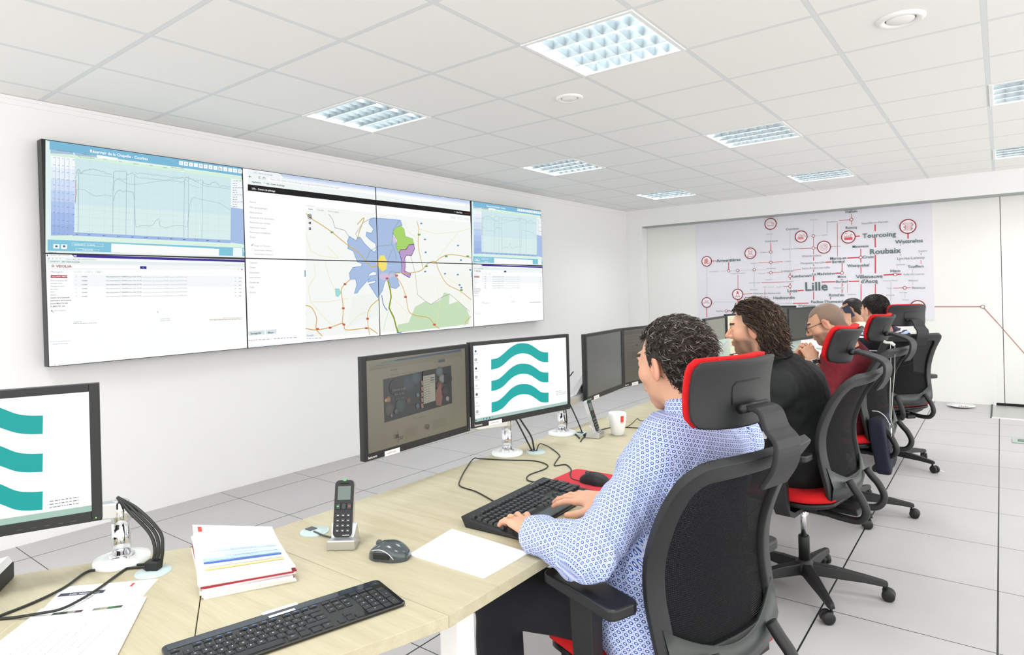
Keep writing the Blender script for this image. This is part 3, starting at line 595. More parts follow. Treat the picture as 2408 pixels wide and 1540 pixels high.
    names = [(600, 392, "Saint Jans Cappel"), (582, 458, 'Merris'), (652, 476, 'Bailleul'), (770, 518, 'Leuze'), (882, 494, 'Comines Warneton'), (706, 584, 'Steenwerck'), (815, 578, 'Nieppe'), (800, 652, 'Erquinghem'), (525, 586, 'Merville'), (680, 702, 'Sailly sur la Lys'), (626, 738, 'Estaires'), (596, 762, 'La Gorgue'), (560, 836, 'Laventie'), (792, 888, 'Aubers'), (662, 930, 'Richebourg'), (542, 958, 'Locon'), (868, 978, 'Sainghin'), (760, 1048, 'La Bassée'), (560, 1100, 'Béthune'), (702, 1128, 'Noeux-les-Mines'), (942, 1070, 'Annoeullin'), (515, 1220, 'Auchel les Mines'), (608, 1248, 'Hersin-Coupigny'), (832, 1224, 'Avion'), (988, 1174, 'Carvin'), (960, 1264, 'Courrières'), (708, 1280, 'Loos en Gohelle'), (598, 1316, 'Bully les Mines'), (590, 1378, 'Aix Noulette'), (1064, 1098, 'Phalempin'), (1050, 1192, 'Libercourt'), (940, 1372, 'Hénin Beaumont'), (1255, 556, 'Tourcoing'), (1284, 640, 'Roubaix'), (1330, 618, 'Wattrelos'), (1160, 510, 'Linselles'), (1212, 492, 'Roncq'), (1334, 508, 'Mouscron'), (1154, 690, 'Marcq en Baroeul'), (1136, 734, 'La Madeleine'), (1160, 800, 'Lille'), (1338, 690, 'Hem Lys'), (1308, 735, 'Forest'), (1215, 822, 'Villeneuve d\'Ascq'), (1340, 855, 'Baisieux'), (1340, 965, 'Cysoing'), (1240, 985, 'Fretin'), (1220, 1034, 'Templeuve'), (1275, 1054, 'Tourcoing'), (1195, 1126, 'Attiches'), (1124, 1204, 'Thumeries'), (1256, 1188, 'Auchy'), (1314, 1258, 'Coutiches'), (1175, 1300, 'Raimbeaucourt'), (1276, 1326, 'Marchiennes'), (1380, 1136, 'Nomain'), (1450, 998, 'Rumes'), (1440, 1042, 'Bachy'), (1450, 1200, 'Orchies'), (1410, 1236, 'Beuvry la Forêt'), (1460, 1264, 'Saint Amand'), (1524, 1228, 'Millonfosse'), (1555, 1250, 'Saint Amand les Eaux'), (1740, 1212, 'Crespin'), (1740, 1272, 'Condé sur l\'Escaut'), (1622, 962, 'Antoing'), (1730, 996, 'Leuze'), (1534, 1080, 'Maulde'), (1492, 560, 'Courtrai'), (1660, 545, 'Mont de l\'Enclus'), (1785, 530, 'Renaix'), (1734, 632, 'Frasnes'), (1674, 682, 'Celles'), (1570, 726, 'Pecq'), (1575, 776, 'Tournai'), (1493, 915, 'Froyennes'), (1544, 866, 'Kain'), (1788, 880, 'Leuze en Hainaut'), (1632, 606, 'Avelgem'), (1836, 552, 'Ellezelles'), (1855, 574, 'Lessines')]
    for x, y, t in names: c.text(t, (x, y), 9.5, '#5d6a68', layer=60, sx=0.95)
    c.ring((553, 418), 0.009, 0.006, '#18202a'); c.ring((553, 418), 0.02, 0.004, '#18202a', 8)
    for y in (470, 517): c.rect(544, y - 9, 562, y + 9, '#18202a'); c.rect(549, y - 3, 557, y + 3, '#ffffff')
    c.rect(509, 858, 517, 912, '#4a8ec0'); c.rect(1883, 870, 1889, 915, '#4a8ec0'); c.rect(1268, 1370, 1308, 1377, '#4a7fb8')
    c.text('Google', (526, 1404), 16, '#93a3c8', bold=True); c.grey(526, 650, 1424, 9, '#9aa4b8', 1, slope=-0.05)
    c.poly([(0, 1486), (1960, 1345), (1960, 1560), (0, 1560)], '#eef3fa'); c.poly([(30, 1499), (40, 1492), (44, 1499)], '#c33')
    for k in range(6): c.ring((1772 + k * 22, 1350 - k * 1.4), 0.003, 0, '#333', fill=['#333', '#a33', '#368', '#555', '#377', '#24c'][k])
names_v = {(0, 1): ('graph', 'upper left end display of the video wall showing reservoir curves'), (0, 0): ('mail', 'lower left end display of the video wall showing a mail page'),
           (1, 1): ('map', 'upper display showing the map menu and black title bar, second from the left'), (1, 0): ('map', 'lower display showing the map menu buttons, second from the left'),
           (2, 1): ('map', 'upper display with the green and purple map zones, third from the left'), (2, 0): ('map', 'lower display with the pale green map forest, third from the left'),
           (3, 1): ('graph', 'upper right end display of the video wall showing reservoir curves'), (3, 0): ('mail', 'lower right end display of the video wall showing a mail page')}
M_bezel = mat('black_display_bezel', '#0c0c10', 0.35)
for (i, j), (kind, lb) in names_v.items():
    a0, a1, b0, b1 = VW[i], VW[i + 1], VH[j], VH[j + 1]
    O = np.array(VO); A = np.array(VA); Bv = np.array(VB)
    org = O + A * (a0 + a1) / 2 + Bv * b0
    t = thing('video_wall_display', lb, 'screen', org, 0, 'displays of the video wall'); t.rotation_euler = (VPHI, 0, 0)
    w = (a1 - a0) / 2 - 0.0006; h = b1 - b0
    b = B(); b.box((-0.07, -w, 0.0006), (-0.003, w, h - 0.0006)); e = 0.0035
    for q in (((-0.003, -w, 0.0006), (0.0, -w + e, h - 0.0006)), ((-0.003, w - e, 0.0006), (0.0, w, h - 0.0006)), ((-0.003, -w + e, 0.0006), (0.0, w - e, e)), ((-0.003, -w + e, h - e), (0.0, w - e, h - 0.0006))): b.box(*q)
    b.build('casing', M_bezel, t)
    b = B(); b.box((-0.099, -w * 0.6, 0.1), (-0.07, w * 0.6, h - 0.1)); b.build('wall_bracket', M_grey, t)
    cv = Canvas(O - np.array([0.0025, 0, 0]), VA, VB, clip=(a0 + e + 0.0006, b0 + e + 0.0006, a1 - e - 0.0006, b1 - e - 0.0006), step=0.00003)
    if kind == 'graph':
        if i == 3: cv.off = (0, 0); cv.sc = True
        fn = graph_screen
    elif kind == 'mail': fn = mail_screen
    else: fn = map_screen
    if i == 3:      # same content as the left end display, moved along the wall
        k_ = (VW[4] - VW[3]) / (VW[1] - VW[0]); om = cv.m
        def m2(p, cv=cv, k_=k_):
            q = cv.map(*p) if cv.map else p; return (VW[3] + q[0] * k_, q[1])
        cv.m = m2
    fn(cv)
    cv.build('picture', M_screen, t)

# ------------------------------------------------------------------ map poster on the back panels
PY = BACK_Y + 0.155
pt = thing('wall_poster', 'large white wall poster of a red and grey town network map', 'poster', (2.43, PY, 1.3))
Pc = Canvas((0, PY - 0.004, 0), (1, 0, 0), (0, 0, 1), step=0.00006)
a0 = Pc.px(1636, 518); a1 = Pc.px(2191, 467)
b = B(); b.box((a0[0] - 2.43, -0.003, 0.95 - 1.3), (a1[0] - 2.43, 0.004, 2.318 - 1.3)); b.build('sheet', mat('poster_paper', '#e9e8f0', 0.6, var=0.01), pt)
K = 4.2246
Pc.crop(1630, 460, K)
RD = '#d04048'; RD2 = '#c9575e'; GY1 = '#6b7c7c'; GL = '#bfc4c8'
def hv(x0, y0, x1, y1, w, col=RD): Pc.line([(x0, y0), (x1, y1)], w, col)
T1, T2, T3, T4 = 0.014, 0.009, 0.005, 0.003
for L_ in [(1808, 290, 1808, 350, T1), (1808, 420, 1810, 510, T1), (1810, 592, 1810, 768, T1), (1810, 875, 1810, 1000, T2), (1605, 404, 1652, 402, T1), (2135, 362, 2135, 424, T1),
           (1535, 620, 1665, 613, T1), (1665, 530, 1666, 665, T2), (1666, 712, 1666, 772, T2), (1667, 880, 1667, 1035, T2), (1318, 661, 1366, 659, T1), (1480, 670, 1480, 768, T2), (1415, 771, 1480, 768, T1),
           (1280, 858, 1412, 855, T1), (1548, 852, 1645, 849, T1), (1480, 872, 1480, 900, T2), (1480, 930, 1480, 962, T2), (1363, 1008, 1363, 1028, T2), (1197, 955, 1197, 1030, T2), (1197, 800, 1197, 842, T1), (1197, 735, 1197, 757, T2), (1197, 612, 1197, 645, T2), (1197, 685, 1197, 698, T2),
           (1195, 400, 1196, 580, T3), (1060, 527, 1240, 518, T3), (1450, 248, 1573, 238, T3), (1573, 182, 1573, 290, T3), (1432, 268, 1434, 605, T3), (772, 470, 772, 560, T2), (353, 662, 354, 747, T2), (186, 650, 232, 649, T2), (964, 765, 964, 835, T2), (964, 803, 988, 802, T2), (964, 870, 964, 925, T2), (964, 965, 964, 988, T2), (1042, 943, 1095, 940, T1),
           (645, 670, 890, 656, T3), (733, 767, 880, 760, T3), (445, 788, 446, 930, T3), (680, 864, 915, 857, T3), (745, 908, 808, 906, T4), (895, 902, 960, 900, T3), (497, 977, 587, 974, T3), (993, 1070, 1145, 1067, T2), (136, 1108, 136, 1205, T2), (445, 1028, 446, 1060, T2), (1895, 788, 2066, 780, T1), (1990, 918, 2160, 914, T3), (1360, 508, 1392, 506, T3), (1000, 738, 1068, 733, T3), (2060, 487, 2060, 497, T3), (2060, 582, 2060, 595, T3), (2265, 572, 2265, 588, T3), (2264, 645, 2264, 680, T3), (318, 1145, 372, 1143, T2), (1533, 872, 1533, 960, T4), (713, 920, 713, 1010, T4)]:
    hv(*L_[:4], L_[4])
for L_ in [(136, 705, 136, 1010), (770, 335, 770, 370), (772, 395, 772, 440), (771, 575, 773, 820), (963, 350, 963, 600), (963, 600, 963, 735), (1196, 250, 1196, 395), (1130, 405, 1265, 397), (1333, 275, 1333, 370), (620, 570, 650, 568), (700, 566, 765, 561), (275, 750, 725, 736), (608, 680, 608, 915), (186, 1058, 430, 1055), (835, 1072, 915, 1070), (738, 1012, 785, 1013), (1965, 860, 1965, 975), (1965, 995, 1965, 1085), (2182, 728, 2182, 775), (2182, 860, 2182, 890), (2103, 925, 2103, 945), (2103, 975, 2103, 1015), (963, 1000, 963, 1060), (2058, 650, 2058, 665)]:
    hv(*L_, 0.0035, GL)
for x, y in ((1573, 238), (1195, 401), (1196, 520), (772, 560), (773, 663), (608, 736), (773, 765), (444, 743), (354, 747), (964, 803), (964, 900), (1480, 768), (1665, 613), (2008, 783), (2103, 915), (330, 1145)): Pc.ring((x, y), 0.017, 0.006, RD, 16, fill='#f2f0f6')
TX = [(1572, 170, 24, 'Halluin', 1), (1570, 329, 25, 'Roncq', 1), (1805, 277, 19, 'Neuville-en-Ferrain', 0), (1848, 412, 44, 'Tourcoing', 1), (2145, 470, 36, 'Wattrelos', 1), (1664, 515, 25, 'Mouvaux', 1), (1908, 575, 52, 'Roubaix', 1), (2282, 558, 20, 'Leers', 0), (2162, 631, 25, 'Lys-lez-Lannoy', 0), (2062, 690, 17, 'Lannoy', 0), (2212, 714, 24, 'Toufflers', 1), (1741, 621, 27, 'Croix', 1), (1442, 633, 25, 'Marcq-en', 1), (1442, 667, 25, 'Barœul', 1), (1640, 706, 28, 'Wasquehal', 1), (2008, 760, 28, 'Hem', 1), (2193, 787, 17, 'Sailly-lez-Lannoy', 0), (1750, 820, 36, 'Villeneuve', 1), (1748, 866, 35, "d'Ascq", 1), (2186, 851, 16, 'Willems', 0), (1960, 849, 11, 'Forest sur Marque', 0), (2241, 924, 22, 'Baisieux', 0), (1948, 923, 10, 'Tressin', 0), (2084, 966, 12, 'Chéreng', 0), (1958, 992, 13, 'Anstaing', 0), (2111, 1039, 12, 'Gruson', 0), (353, 655, 30, 'Armentières', 1), (779, 460, 17, 'Deûlémont', 0), (760, 386, 9, 'Warneton', 0), (987, 341, 22, 'Comines', 0), (1197, 244, 9, 'Wervicq Sud', 0), (1381, 265, 13, 'Bousbecque', 0), (1307, 396, 10, 'Linselles', 0), (972, 534, 13, 'Quesnoy-sur-Deûle', 0), (1435, 508, 11, 'Bondues', 0), (1178, 607, 20, 'Wambrechies', 0), (1188, 676, 19, 'Marquette-lez-Lille', 0), (1219, 727, 20, 'Saint-André-lez-Lille', 0), (938, 757, 21, 'Lompret', 0), (1295, 787, 25, 'La Madeleine', 1), (1082, 809, 25, 'Lambersart', 1), (1477, 815, 22, 'Mons', 1), (1477, 838, 15, 'en', 1), (1477, 863, 23, 'Barœul', 1), (962, 859, 15, 'Lomme', 0), (985, 957, 30, 'Loos', 1), (1223, 942, 84, 'Lille', 1), (1447, 922, 13, 'Hellemmes', 0), (1423, 999, 27, 'Ronchin', 1), (1578, 985, 13, 'Lezennes', 0), (902, 1026, 27, 'Haubourdin', 1), (732, 977, 16, 'Hallennes-lez-Haubourdin', 0), (1330, 1065, 26, 'Faches-Thumesnil', 1), (1130, 1103, 24, 'Wattignies', 0), (265, 1154, 17, 'Herlies', 0), (697, 569, 9, 'Frelinghien', 0), (603, 676, 9, 'Houplines', 0), (940, 656, 9, 'Verlinghem', 0), (212, 757, 9, 'Erquinghem-Lys', 0), (443, 776, 9, "La Chapelle d'Armentières", 0), (778, 730, 13, 'Pérenchies', 0), (684, 777, 9, 'Prémesques', 0), (755, 837, 9, 'Capinghem', 0), (612, 869, 8, 'Ennetières en Weppes', 0), (714, 911, 9, 'Englos', 0), (852, 909, 9, 'Sequedin', 0), (606, 937, 9, 'Escobecques', 0), (1975, 1120, 28, 'Bouvines', 1), (952, 1073, 10, 'Emmerin', 0), (1915, 1064, 15, 'dois', 0), (1930, 1190, 12, 'Cysoing', 0), (820, 1075, 13, 'ns', 0)]
for x, y, h, t, bd in TX: Pc.text(t, (x, y), h, '#5d6e70' if h > 20 else '#7c8a8c', 'C', bold=bool(bd), layer=140, sx=1.1)
def icon(x, y, rp):
    p = Pc.m((x, y)); q = Pc.m((x, y - rp)); r = abs(q[1] - p[1]); Pc.ring((x, y), r, 0.011, RD, 36, fill='#f1eef4'); return p, r
def iline(p, r, pts, w=0.005, closed=False): Pc.line([(p[0] + x * r, p[1] + y * r) for x, y in pts], w, '#d9666c', closed=closed, mapped=False)
def ifill(p, r, pts, col='#dc5a62'): Pc.poly([(p[0] + x * r, p[1] + y * r) for x, y in pts], col, mapped=False)
p, r = icon(770, 281, 54); iline(p, r, [(-.6, -.3), (-.6, .35), (.25, .35), (.6, .0), (.6, -.3)], closed=True); iline(p, r, [(.2, .35), (.2, 0), (.6, 0)]); Pc.ring((p[0] - .3 * r, p[1] - .33 * r), .12 * r, .004, '#d9666c', 14, mapped=False, fill='#f1eef4'); Pc.ring((p[0] + .32 * r, p[1] - .33 * r), .12 * r, .004, '#d9666c', 14, mapped=False, fill='#f1eef4')
p, r = icon(1074, 407, 55); ifill(p, r, [(-.55, -.5), (.35, -.5), (.45, -.25), (.3, -.1), (-.5, -.1), (-.62, -.3)], '#e58f94'); iline(p, r, [(-.45, -.05), (-.3, .3), (-.05, .3), (.05, .05), (.5, .35), (.65, .05), (.45, -.02)]); iline(p, r, [(-.5, -.1), (.3, -.1)])
p, r = icon(1300, 512, 59)
for q in (.62, .42, .24): Pc.ring((p[0], p[1]), q * r, .004, '#d9666c', 24, mapped=False)
iline(p, r, [(0, 0), (.4, .4)]); 
p, r = icon(1543, 411, 60); ifill(p, r, [(-.62, -.5), (.62, -.5), (.62, -.05), (-.62, -.05)]); iline(p, r, [(-.62, -.05), (-.62, .2), (-.3, .02), (-.3, .25), (0, .02), (0, .25), (.3, .02), (.35, .45), (.5, .45), (.55, -.05)]); iline(p, r, [(-.55, .5), (-.35, .62), (-.1, .5)])
p, r = icon(2134, 306, 68)
iline(p, r, [(-.55, .42), (.45, .42), (.58, .25), (.5, .08), (-.3, .08), (-.45, -.08), (-.3, -.2), (.4, -.2), (.5, -.35), (.4, -.5), (-.5, -.5)], .016); Pc.line([(p[0] + x * r, p[1] + y * r) for x, y in [(-.5, .42), (.45, .42), (.56, .25), (.5, .08), (-.3, .08), (-.43, -.08), (-.3, -.2), (.4, -.2), (.48, -.35), (.4, -.5), (-.5, -.5)]], .008, '#f1eef4', mapped=False)
p, r = icon(569, 572, 52); iline(p, r, [(-.35, .3), (-.28, .6), (0, .68), (.28, .6), (.35, .3)], closed=True); iline(p, r, [(-.28, .28), (-.25, 0), (0, -.18), (.25, 0), (.28, .28)]); iline(p, r, [(-.55, -.6), (-.45, -.3), (-.15, -.15), (.15, -.15), (.45, -.3), (.55, -.6)], closed=True)
p, r = icon(136, 652, 48); ifill(p, r, [(-.55, -.5), (.25, -.5), (.25, .55), (-.1, .62), (-.45, .35)], '#e58f94'); iline(p, r, [(.25, -.5), (.6, -.5), (.5, 0), (.35, .1)])
for q in (-.35, -.2, -.05, .1, .25): iline(p, r, [(-.5, q), (.22, q)], .002)
p, r = icon(444, 980, 50); ifill(p, r, [(-.2, .1), (.2, .1), (.08, .55), (-.08, .55)]); iline(p, r, [(-.5, -.5), (.5, -.5), (.32, -.35), (-.32, -.35)], closed=True); iline(p, r, [(-.3, -.35), (-.1, .55), (.1, .55), (.3, -.35)])
p, r = icon(137, 1060, 48); iline(p, r, [(-.25, -.1), (-.25, .3), (.25, .3), (.25, -.1)], closed=True); iline(p, r, [(-.6, -.3), (-.6, 0), (-.25, 0)]); iline(p, r, [(.6, -.2), (.25, -.1)]); iline(p, r, [(-.15, .1), (.15, .1)])
p, r = icon(2232, 1105, 62); iline(p, r, [(-.6, .2), (-.3, .4), (.2, .5), (.6, .3)], .006); iline(p, r, [(-.4, .1), (.5, .15)], .006)
Pc.build('print', M_poster, pt)
# the red line that leaves the poster across the white panels
Q1 = on_plane(2192, 721, (0, PY + 0.005, 0), (0, 1, 0)); Q2 = on_plane(2311, 721, (0, PY + 0.005, 0), (0, 1, 0))
rl = Canvas((0, PY - 0.0005, 0), (1, 0, 0), (0, 0, 1), step=0.0002)
rl.line([(Q1[0], Q1[2]), (Q2[0], Q2[2])], 0.008, '#b5766c', mapped=False); q3 = rl.px(2345, 758); rl.line([(Q2[0], Q2[2]), q3], 0.008, '#b5766c', mapped=False)
rl.ring((Q2[0], Q2[2]), 0.018, 0.006, '#b09a98', 18, mapped=False, fill='#f4f4f0')
tag(rl.build('wall_decal', M_poster), 'thin red line with a small ring running from the poster edge across white panels', 'wall decal')
r2 = Canvas((0, 7.5975, 0), (1, 0, 0), (0, 0, 1), step=0.0002)
r2.line([r2.px(2345, 758), r2.px(2408, 830), r2.px(2470, 905)], 0.007, '#b5766c', mapped=False)
tag(r2.build('wall_decal', M_poster), 'thin red diagonal line on the white cupboard front at the right', 'wall decal')

# ------------------------------------------------------------------ desks
TOP = 0.73; TH = 0.026
S1 = (2.86, -0.378); S2 = (3.600, -0.378); E1 = (2.812, -0.468); E2 = (3.462, -0.838)
u0 = Vector((E1[0] - E2[0], E1[1] - E2[1], 0)).normalized(); d0 = Vector((-0.465, -0.885, 0)).normalized()
d0 = Vector((u0.y, -u0.x, 0)); d0 = d0 if d0.y < 0 else -d0
def desk_leg(b, x, y, z1, s=0.055): b.box((x - s / 2, y - s / 2, 0), (x + s / 2, y + s / 2, z1))
def desk(name, label, poly, m, legs, rails):
    t = thing(name, label, 'desk', (sum(p[0] for p in poly) / len(poly), sum(p[1] for p in poly) / len(poly), 0)); ox, oy = t.location.x, t.location.y
    b = B(); b.prism([(x - ox, y - oy) for x, y in poly], TOP - TH, TOP); b.build('tabletop', m, t, bevel=0.0012)
    for x, y in legs: b = B(); desk_leg(b, x - ox, y - oy, TOP - TH - 0.012); b.build('leg', M_white, t, bevel=0.003)
    if rails:
        b = B()
        for (x0, y0), (x1, y1) in rails:
            v = Vector((x1 - x0, y1 - y0, 0)); L = v.length; an = math.atan2(v.y, v.x)
            b.box((0, -0.025, TOP - TH - 0.062), (L, 0.025, TOP - TH - 0.012), 0, Matrix.Translation((x0 - ox, y0 - oy, 0)) @ Matrix.Rotation(an, 4, 'Z'))
            b.box((0, -0.02, TOP - TH - 0.012), (L, 0.02, TOP - TH), 0, Matrix.Translation((x0 - ox, y0 - oy, 0)) @ Matrix.Rotation(an, 4, 'Z'))
        b.build('frame_rail', M_white, t, bevel=0.002)
    return t
desk('desk', 'pale oak desk with the typing man in the blue shirt behind it', [S1, S2, (3.600, 1.40), (2.86, 1.40)], M_wood, [(2.92, -0.27), (3.52, -0.27), (3.52, 1.34), (2.92, 1.34)], [((2.92, -0.27), (3.52, -0.27)), ((2.92, 1.34), (3.52, 1.34))])
g = 0.0012
desk('desk_link', 'pale oak wedge joining the two nearest desks, under the paper stack and black keyboard', [(S1[0], S1[1] - g), (E1[0], E1[1] + g), (E2[0], E2[1] + g), (S2[0], S2[1] - g)], M_wood, [], [])
w0 = [(E1[0], E1[1] - g), (E2[0], E2[1] - g)]; w0 += [(w0[1][0] + d0.x * 1.4, w0[1][1] + d0.y * 1.4), (w0[0][0] + d0.x * 1.4, w0[0][1] + d0.y * 1.4)]
desk('desk', 'pale oak desk turned towards the viewer in the lower left corner', w0, M_wood2, [(E1[0] + 0.02, E1[1] - 0.1), (E2[0] - 0.08, E2[1] - 0.05)], [])
desk('desk', 'second pale oak desk, in front of the long-haired man', [(2.86, 1.403), (3.60, 1.403), (3.60, 2.85), (2.86, 2.85)], M_wood, [(2.92, 1.5), (3.52, 1.5), (3.52, 2.79), (2.92, 2.79)], [((2.92, 2.79), (3.52, 2.79))])
desk('desk', 'third desk, white, in front of the man in the maroon sweater', [(2.86, 2.853), (3.60, 2.853), (3.60, 4.25), (2.86, 4.25)], M_white, [(2.92, 2.95), (3.52, 2.95), (3.52, 4.19), (2.92, 4.19)], [])
desk('desk', 'farthest white desk, in front of the man in the striped shirt', [(2.86, 4.253), (3.60, 4.253), (3.60, 5.75), (2.86, 5.75)], M_white, [(2.92, 4.35), (3.52, 4.35), (3.52, 5.69), (2.92, 5.69)], [])
M_div = mat('frosted_divider', '#b9cbc4', 0.3, var=0.02)
for y0, y1, lb in ((2.90, 4.2, 'frosted green-grey desk screen behind the third desk'), (4.3, 5.7, 'frosted green-grey desk screen behind the farthest desk')):
    b = B(); b.box((2.835, y0, 0.55), (2.853, y1, 1.0)); tag(b.build('desk_screen', M_div, None, bevel=0.003), lb, 'desk screen')
b = B(); b.box((2.70, 5.78, 0.0), (3.35, 6.5, TOP - 0.0)); 
t = desk('desk', 'white desk of the phoning man by the back wall', [(2.3, 5.95), (3.05, 5.95), (3.05, 7.0), (2.3, 7.0)], M_white, [(2.36, 6.0), (2.98, 6.0), (2.36, 6.95), (2.98, 6.95)], [])

# ------------------------------------------------------------------ monitors
WAVE_T = [(1470, 350), (1540, 335), (1600, 292), (1680, 222), (1750, 182), (1820, 172), (1890, 185), (1950, 220), (2005, 258), (2050, 271), (2095, 273)]
WAVE_B = [(1470, 462), (1540, 446), (1605, 408), (1680, 338), (1750, 296), (1820, 284), (1890, 297), (1955, 338), (2005, 368), (2050, 379), (2095, 380)]
def wave_band(k):
    dl, dr = 236 * k, 221 * k
    def sh(p): t = (p[0] - 1470) / 625; return (p[0] + 2 * k, p[1] + dl * (1 - t) + dr * t + (-4 * k if 0.3 < t < 0.8 else 0))
    up = [sh(p) for p in WAVE_T]; dn = [sh(p) for p in WAVE_B]
    f = lambda L: [(q.x, q.y) for q in spline([(x, y, 0) for x, y in L], 4)]
    return f(up) + f(dn)[::-1]
WAVES_LOCAL = []
def monitor(label, pl, pr, zb, H, draw, bez=(0.016, 0.016, 0.014, 0.022), thick=0.032, hump=True, sticker=True, brand=True, dim=False, group='flat monitors on the desks'):
    pl = Vector((pl[0], pl[1], 0)); pr = Vector((pr[0], pr[1], 0)); A = (pr - pl).normalized(); w = (pr - pl).length; mid = (pl + pr) / 2
    t = thing('monitor', label, 'monitor', (mid.x, mid.y, zb), math.atan2(A.y, A.x), group)
    hw = w / 2; l_, r_, t_, b_ = bez
    b = B(); f = -0.004
    b.box((-hw, 0.0, 0), (hw, thick * 0.6, H))
    for q in (((-hw, f, 0), (-hw + l_, 0, H)), ((hw - r_, f, 0), (hw, 0, H)), ((-hw + l_, f, H - t_), (hw - r_, 0, H)), ((-hw + l_, f, 0), (hw - r_, 0, b_))): b.box(*q)
    hsg = b.build('housing', M_black, t, bevel=0.0015)
    b = B(); b.box((-hw * 0.72, thick * 0.6, H * 0.12), (hw * 0.72, thick * 1.5, H * 0.85), r=0.012); b.build('back_cover', M_black2, t)
    O = np.array([mid.x, mid.y, zb]) - np.array(A) * hw; Nn = np.cross(np.array(A), (0, 0, 1.0))
    cv = Canvas(O + Nn * 0.0004, np.array(A), (0, 0, 1.0), clip=(l_, b_, w - r_, H - t_), step=0.00004); cv.W = w; cv.H = H
    draw(cv); cv.build('screen', M_screen_dim if dim else M_screen, t)
    fr = Canvas(O + Nn * 0.0042, np.array(A), (0, 0, 1.0), step=0.0002)
    if brand: fr.text('lenovo', (0.012, 0.006), 0.0085, '#e8e8e8', bold=True, mapped=False, sx=1.15)
    fr.ring((w - 0.012, 0.008), 0.0016, 0, '#7be04a', mapped=False, fill='#7be04a')
    for q in range(5): fr.rect(w - 0.06 - q * 0.025, 0.008, w - 0.05 - q * 0.025, 0.0095, '#4a4d52', mapped=False)
    fr.build('markings', M_print, hsg)
    if sticker:
        st = Canvas(O + Nn * 0.0046, np.array(A), (0, 0, 1.0), step=0.0002); st.rect(0.082, -0.001, 0.15, 0.016, '#f4f4f4', mapped=False); st.text('L2440P N39U', (0.092, 0.005), 0.005, '#777', mapped=False); st.build('sticker', M_print, hsg)
    return t, cv
def bg(c, col): c.rect(0, 0, c.W, c.H, col, mapped=False)
def desktop(c):
    c.crop(840, 770, 4.6667); bg(c, '#fafbfb')
    b_ = 0.022; c.rect(0, b_, c.W, b_ + 0.012, '#a9c6c0', mapped=False)
    for k in range(3): c.poly(wave_band(k), '#00aaa6')
    for k in range(8):
        y = c.H - 0.035 - k * 0.033; c.ring((0.029, y), 0.0045, 0.002 if k % 2 else 0, '#3c4c5c', 10, mapped=False, fill=['#2b4d8c', '#e4e7e8', '#22252a', '#c9ced2', '#c9ced2', '#4a565c', '#dfe3e6', '#d6dadd'][k]); c.grey(0.02, 0.042, y - 0.0105, 0.0025, '#5c666c', k, mapped=False)
    for y, x1 in ((0.085, 0.50), (0.078, 0.53), (0.071, 0.52)): c.grey(c.W - 0.085, c.W - 0.085 + (0.035 if y > 0.08 else 0.06), y, 0.003, '#7c868c', 3, mapped=False)
    for k, x in enumerate((0.022, 0.06, 0.075, 0.09, 0.105)): c.ring((x, b_ + 0.006), 0.0035, 0, '#3c6c7c', 8, mapped=False, fill=['#2c7c7c', '#3c8c5c', '#3a5ca8', '#4c5c4c', '#6cb0c8'][k])
def desktop_left(c):     # same picture on the corner monitor
    bg(c, '#fbfbfb'); c.rect(0, 0.022, c.W, 0.038, '#a9cabb', mapped=False)
    for L in WAVES_LOCAL: c.poly([(c.W - 0.108 - (WXR - a_), b_ * 1.01) for a_, b_ in L], '#00aaa6', mapped=False)
    for k, y in enumerate((0.062, 0.055, 0.048)): c.grey(c.W - 0.10, c.W - 0.045, y, 0.003, '#5c666c', k, mapped=False)
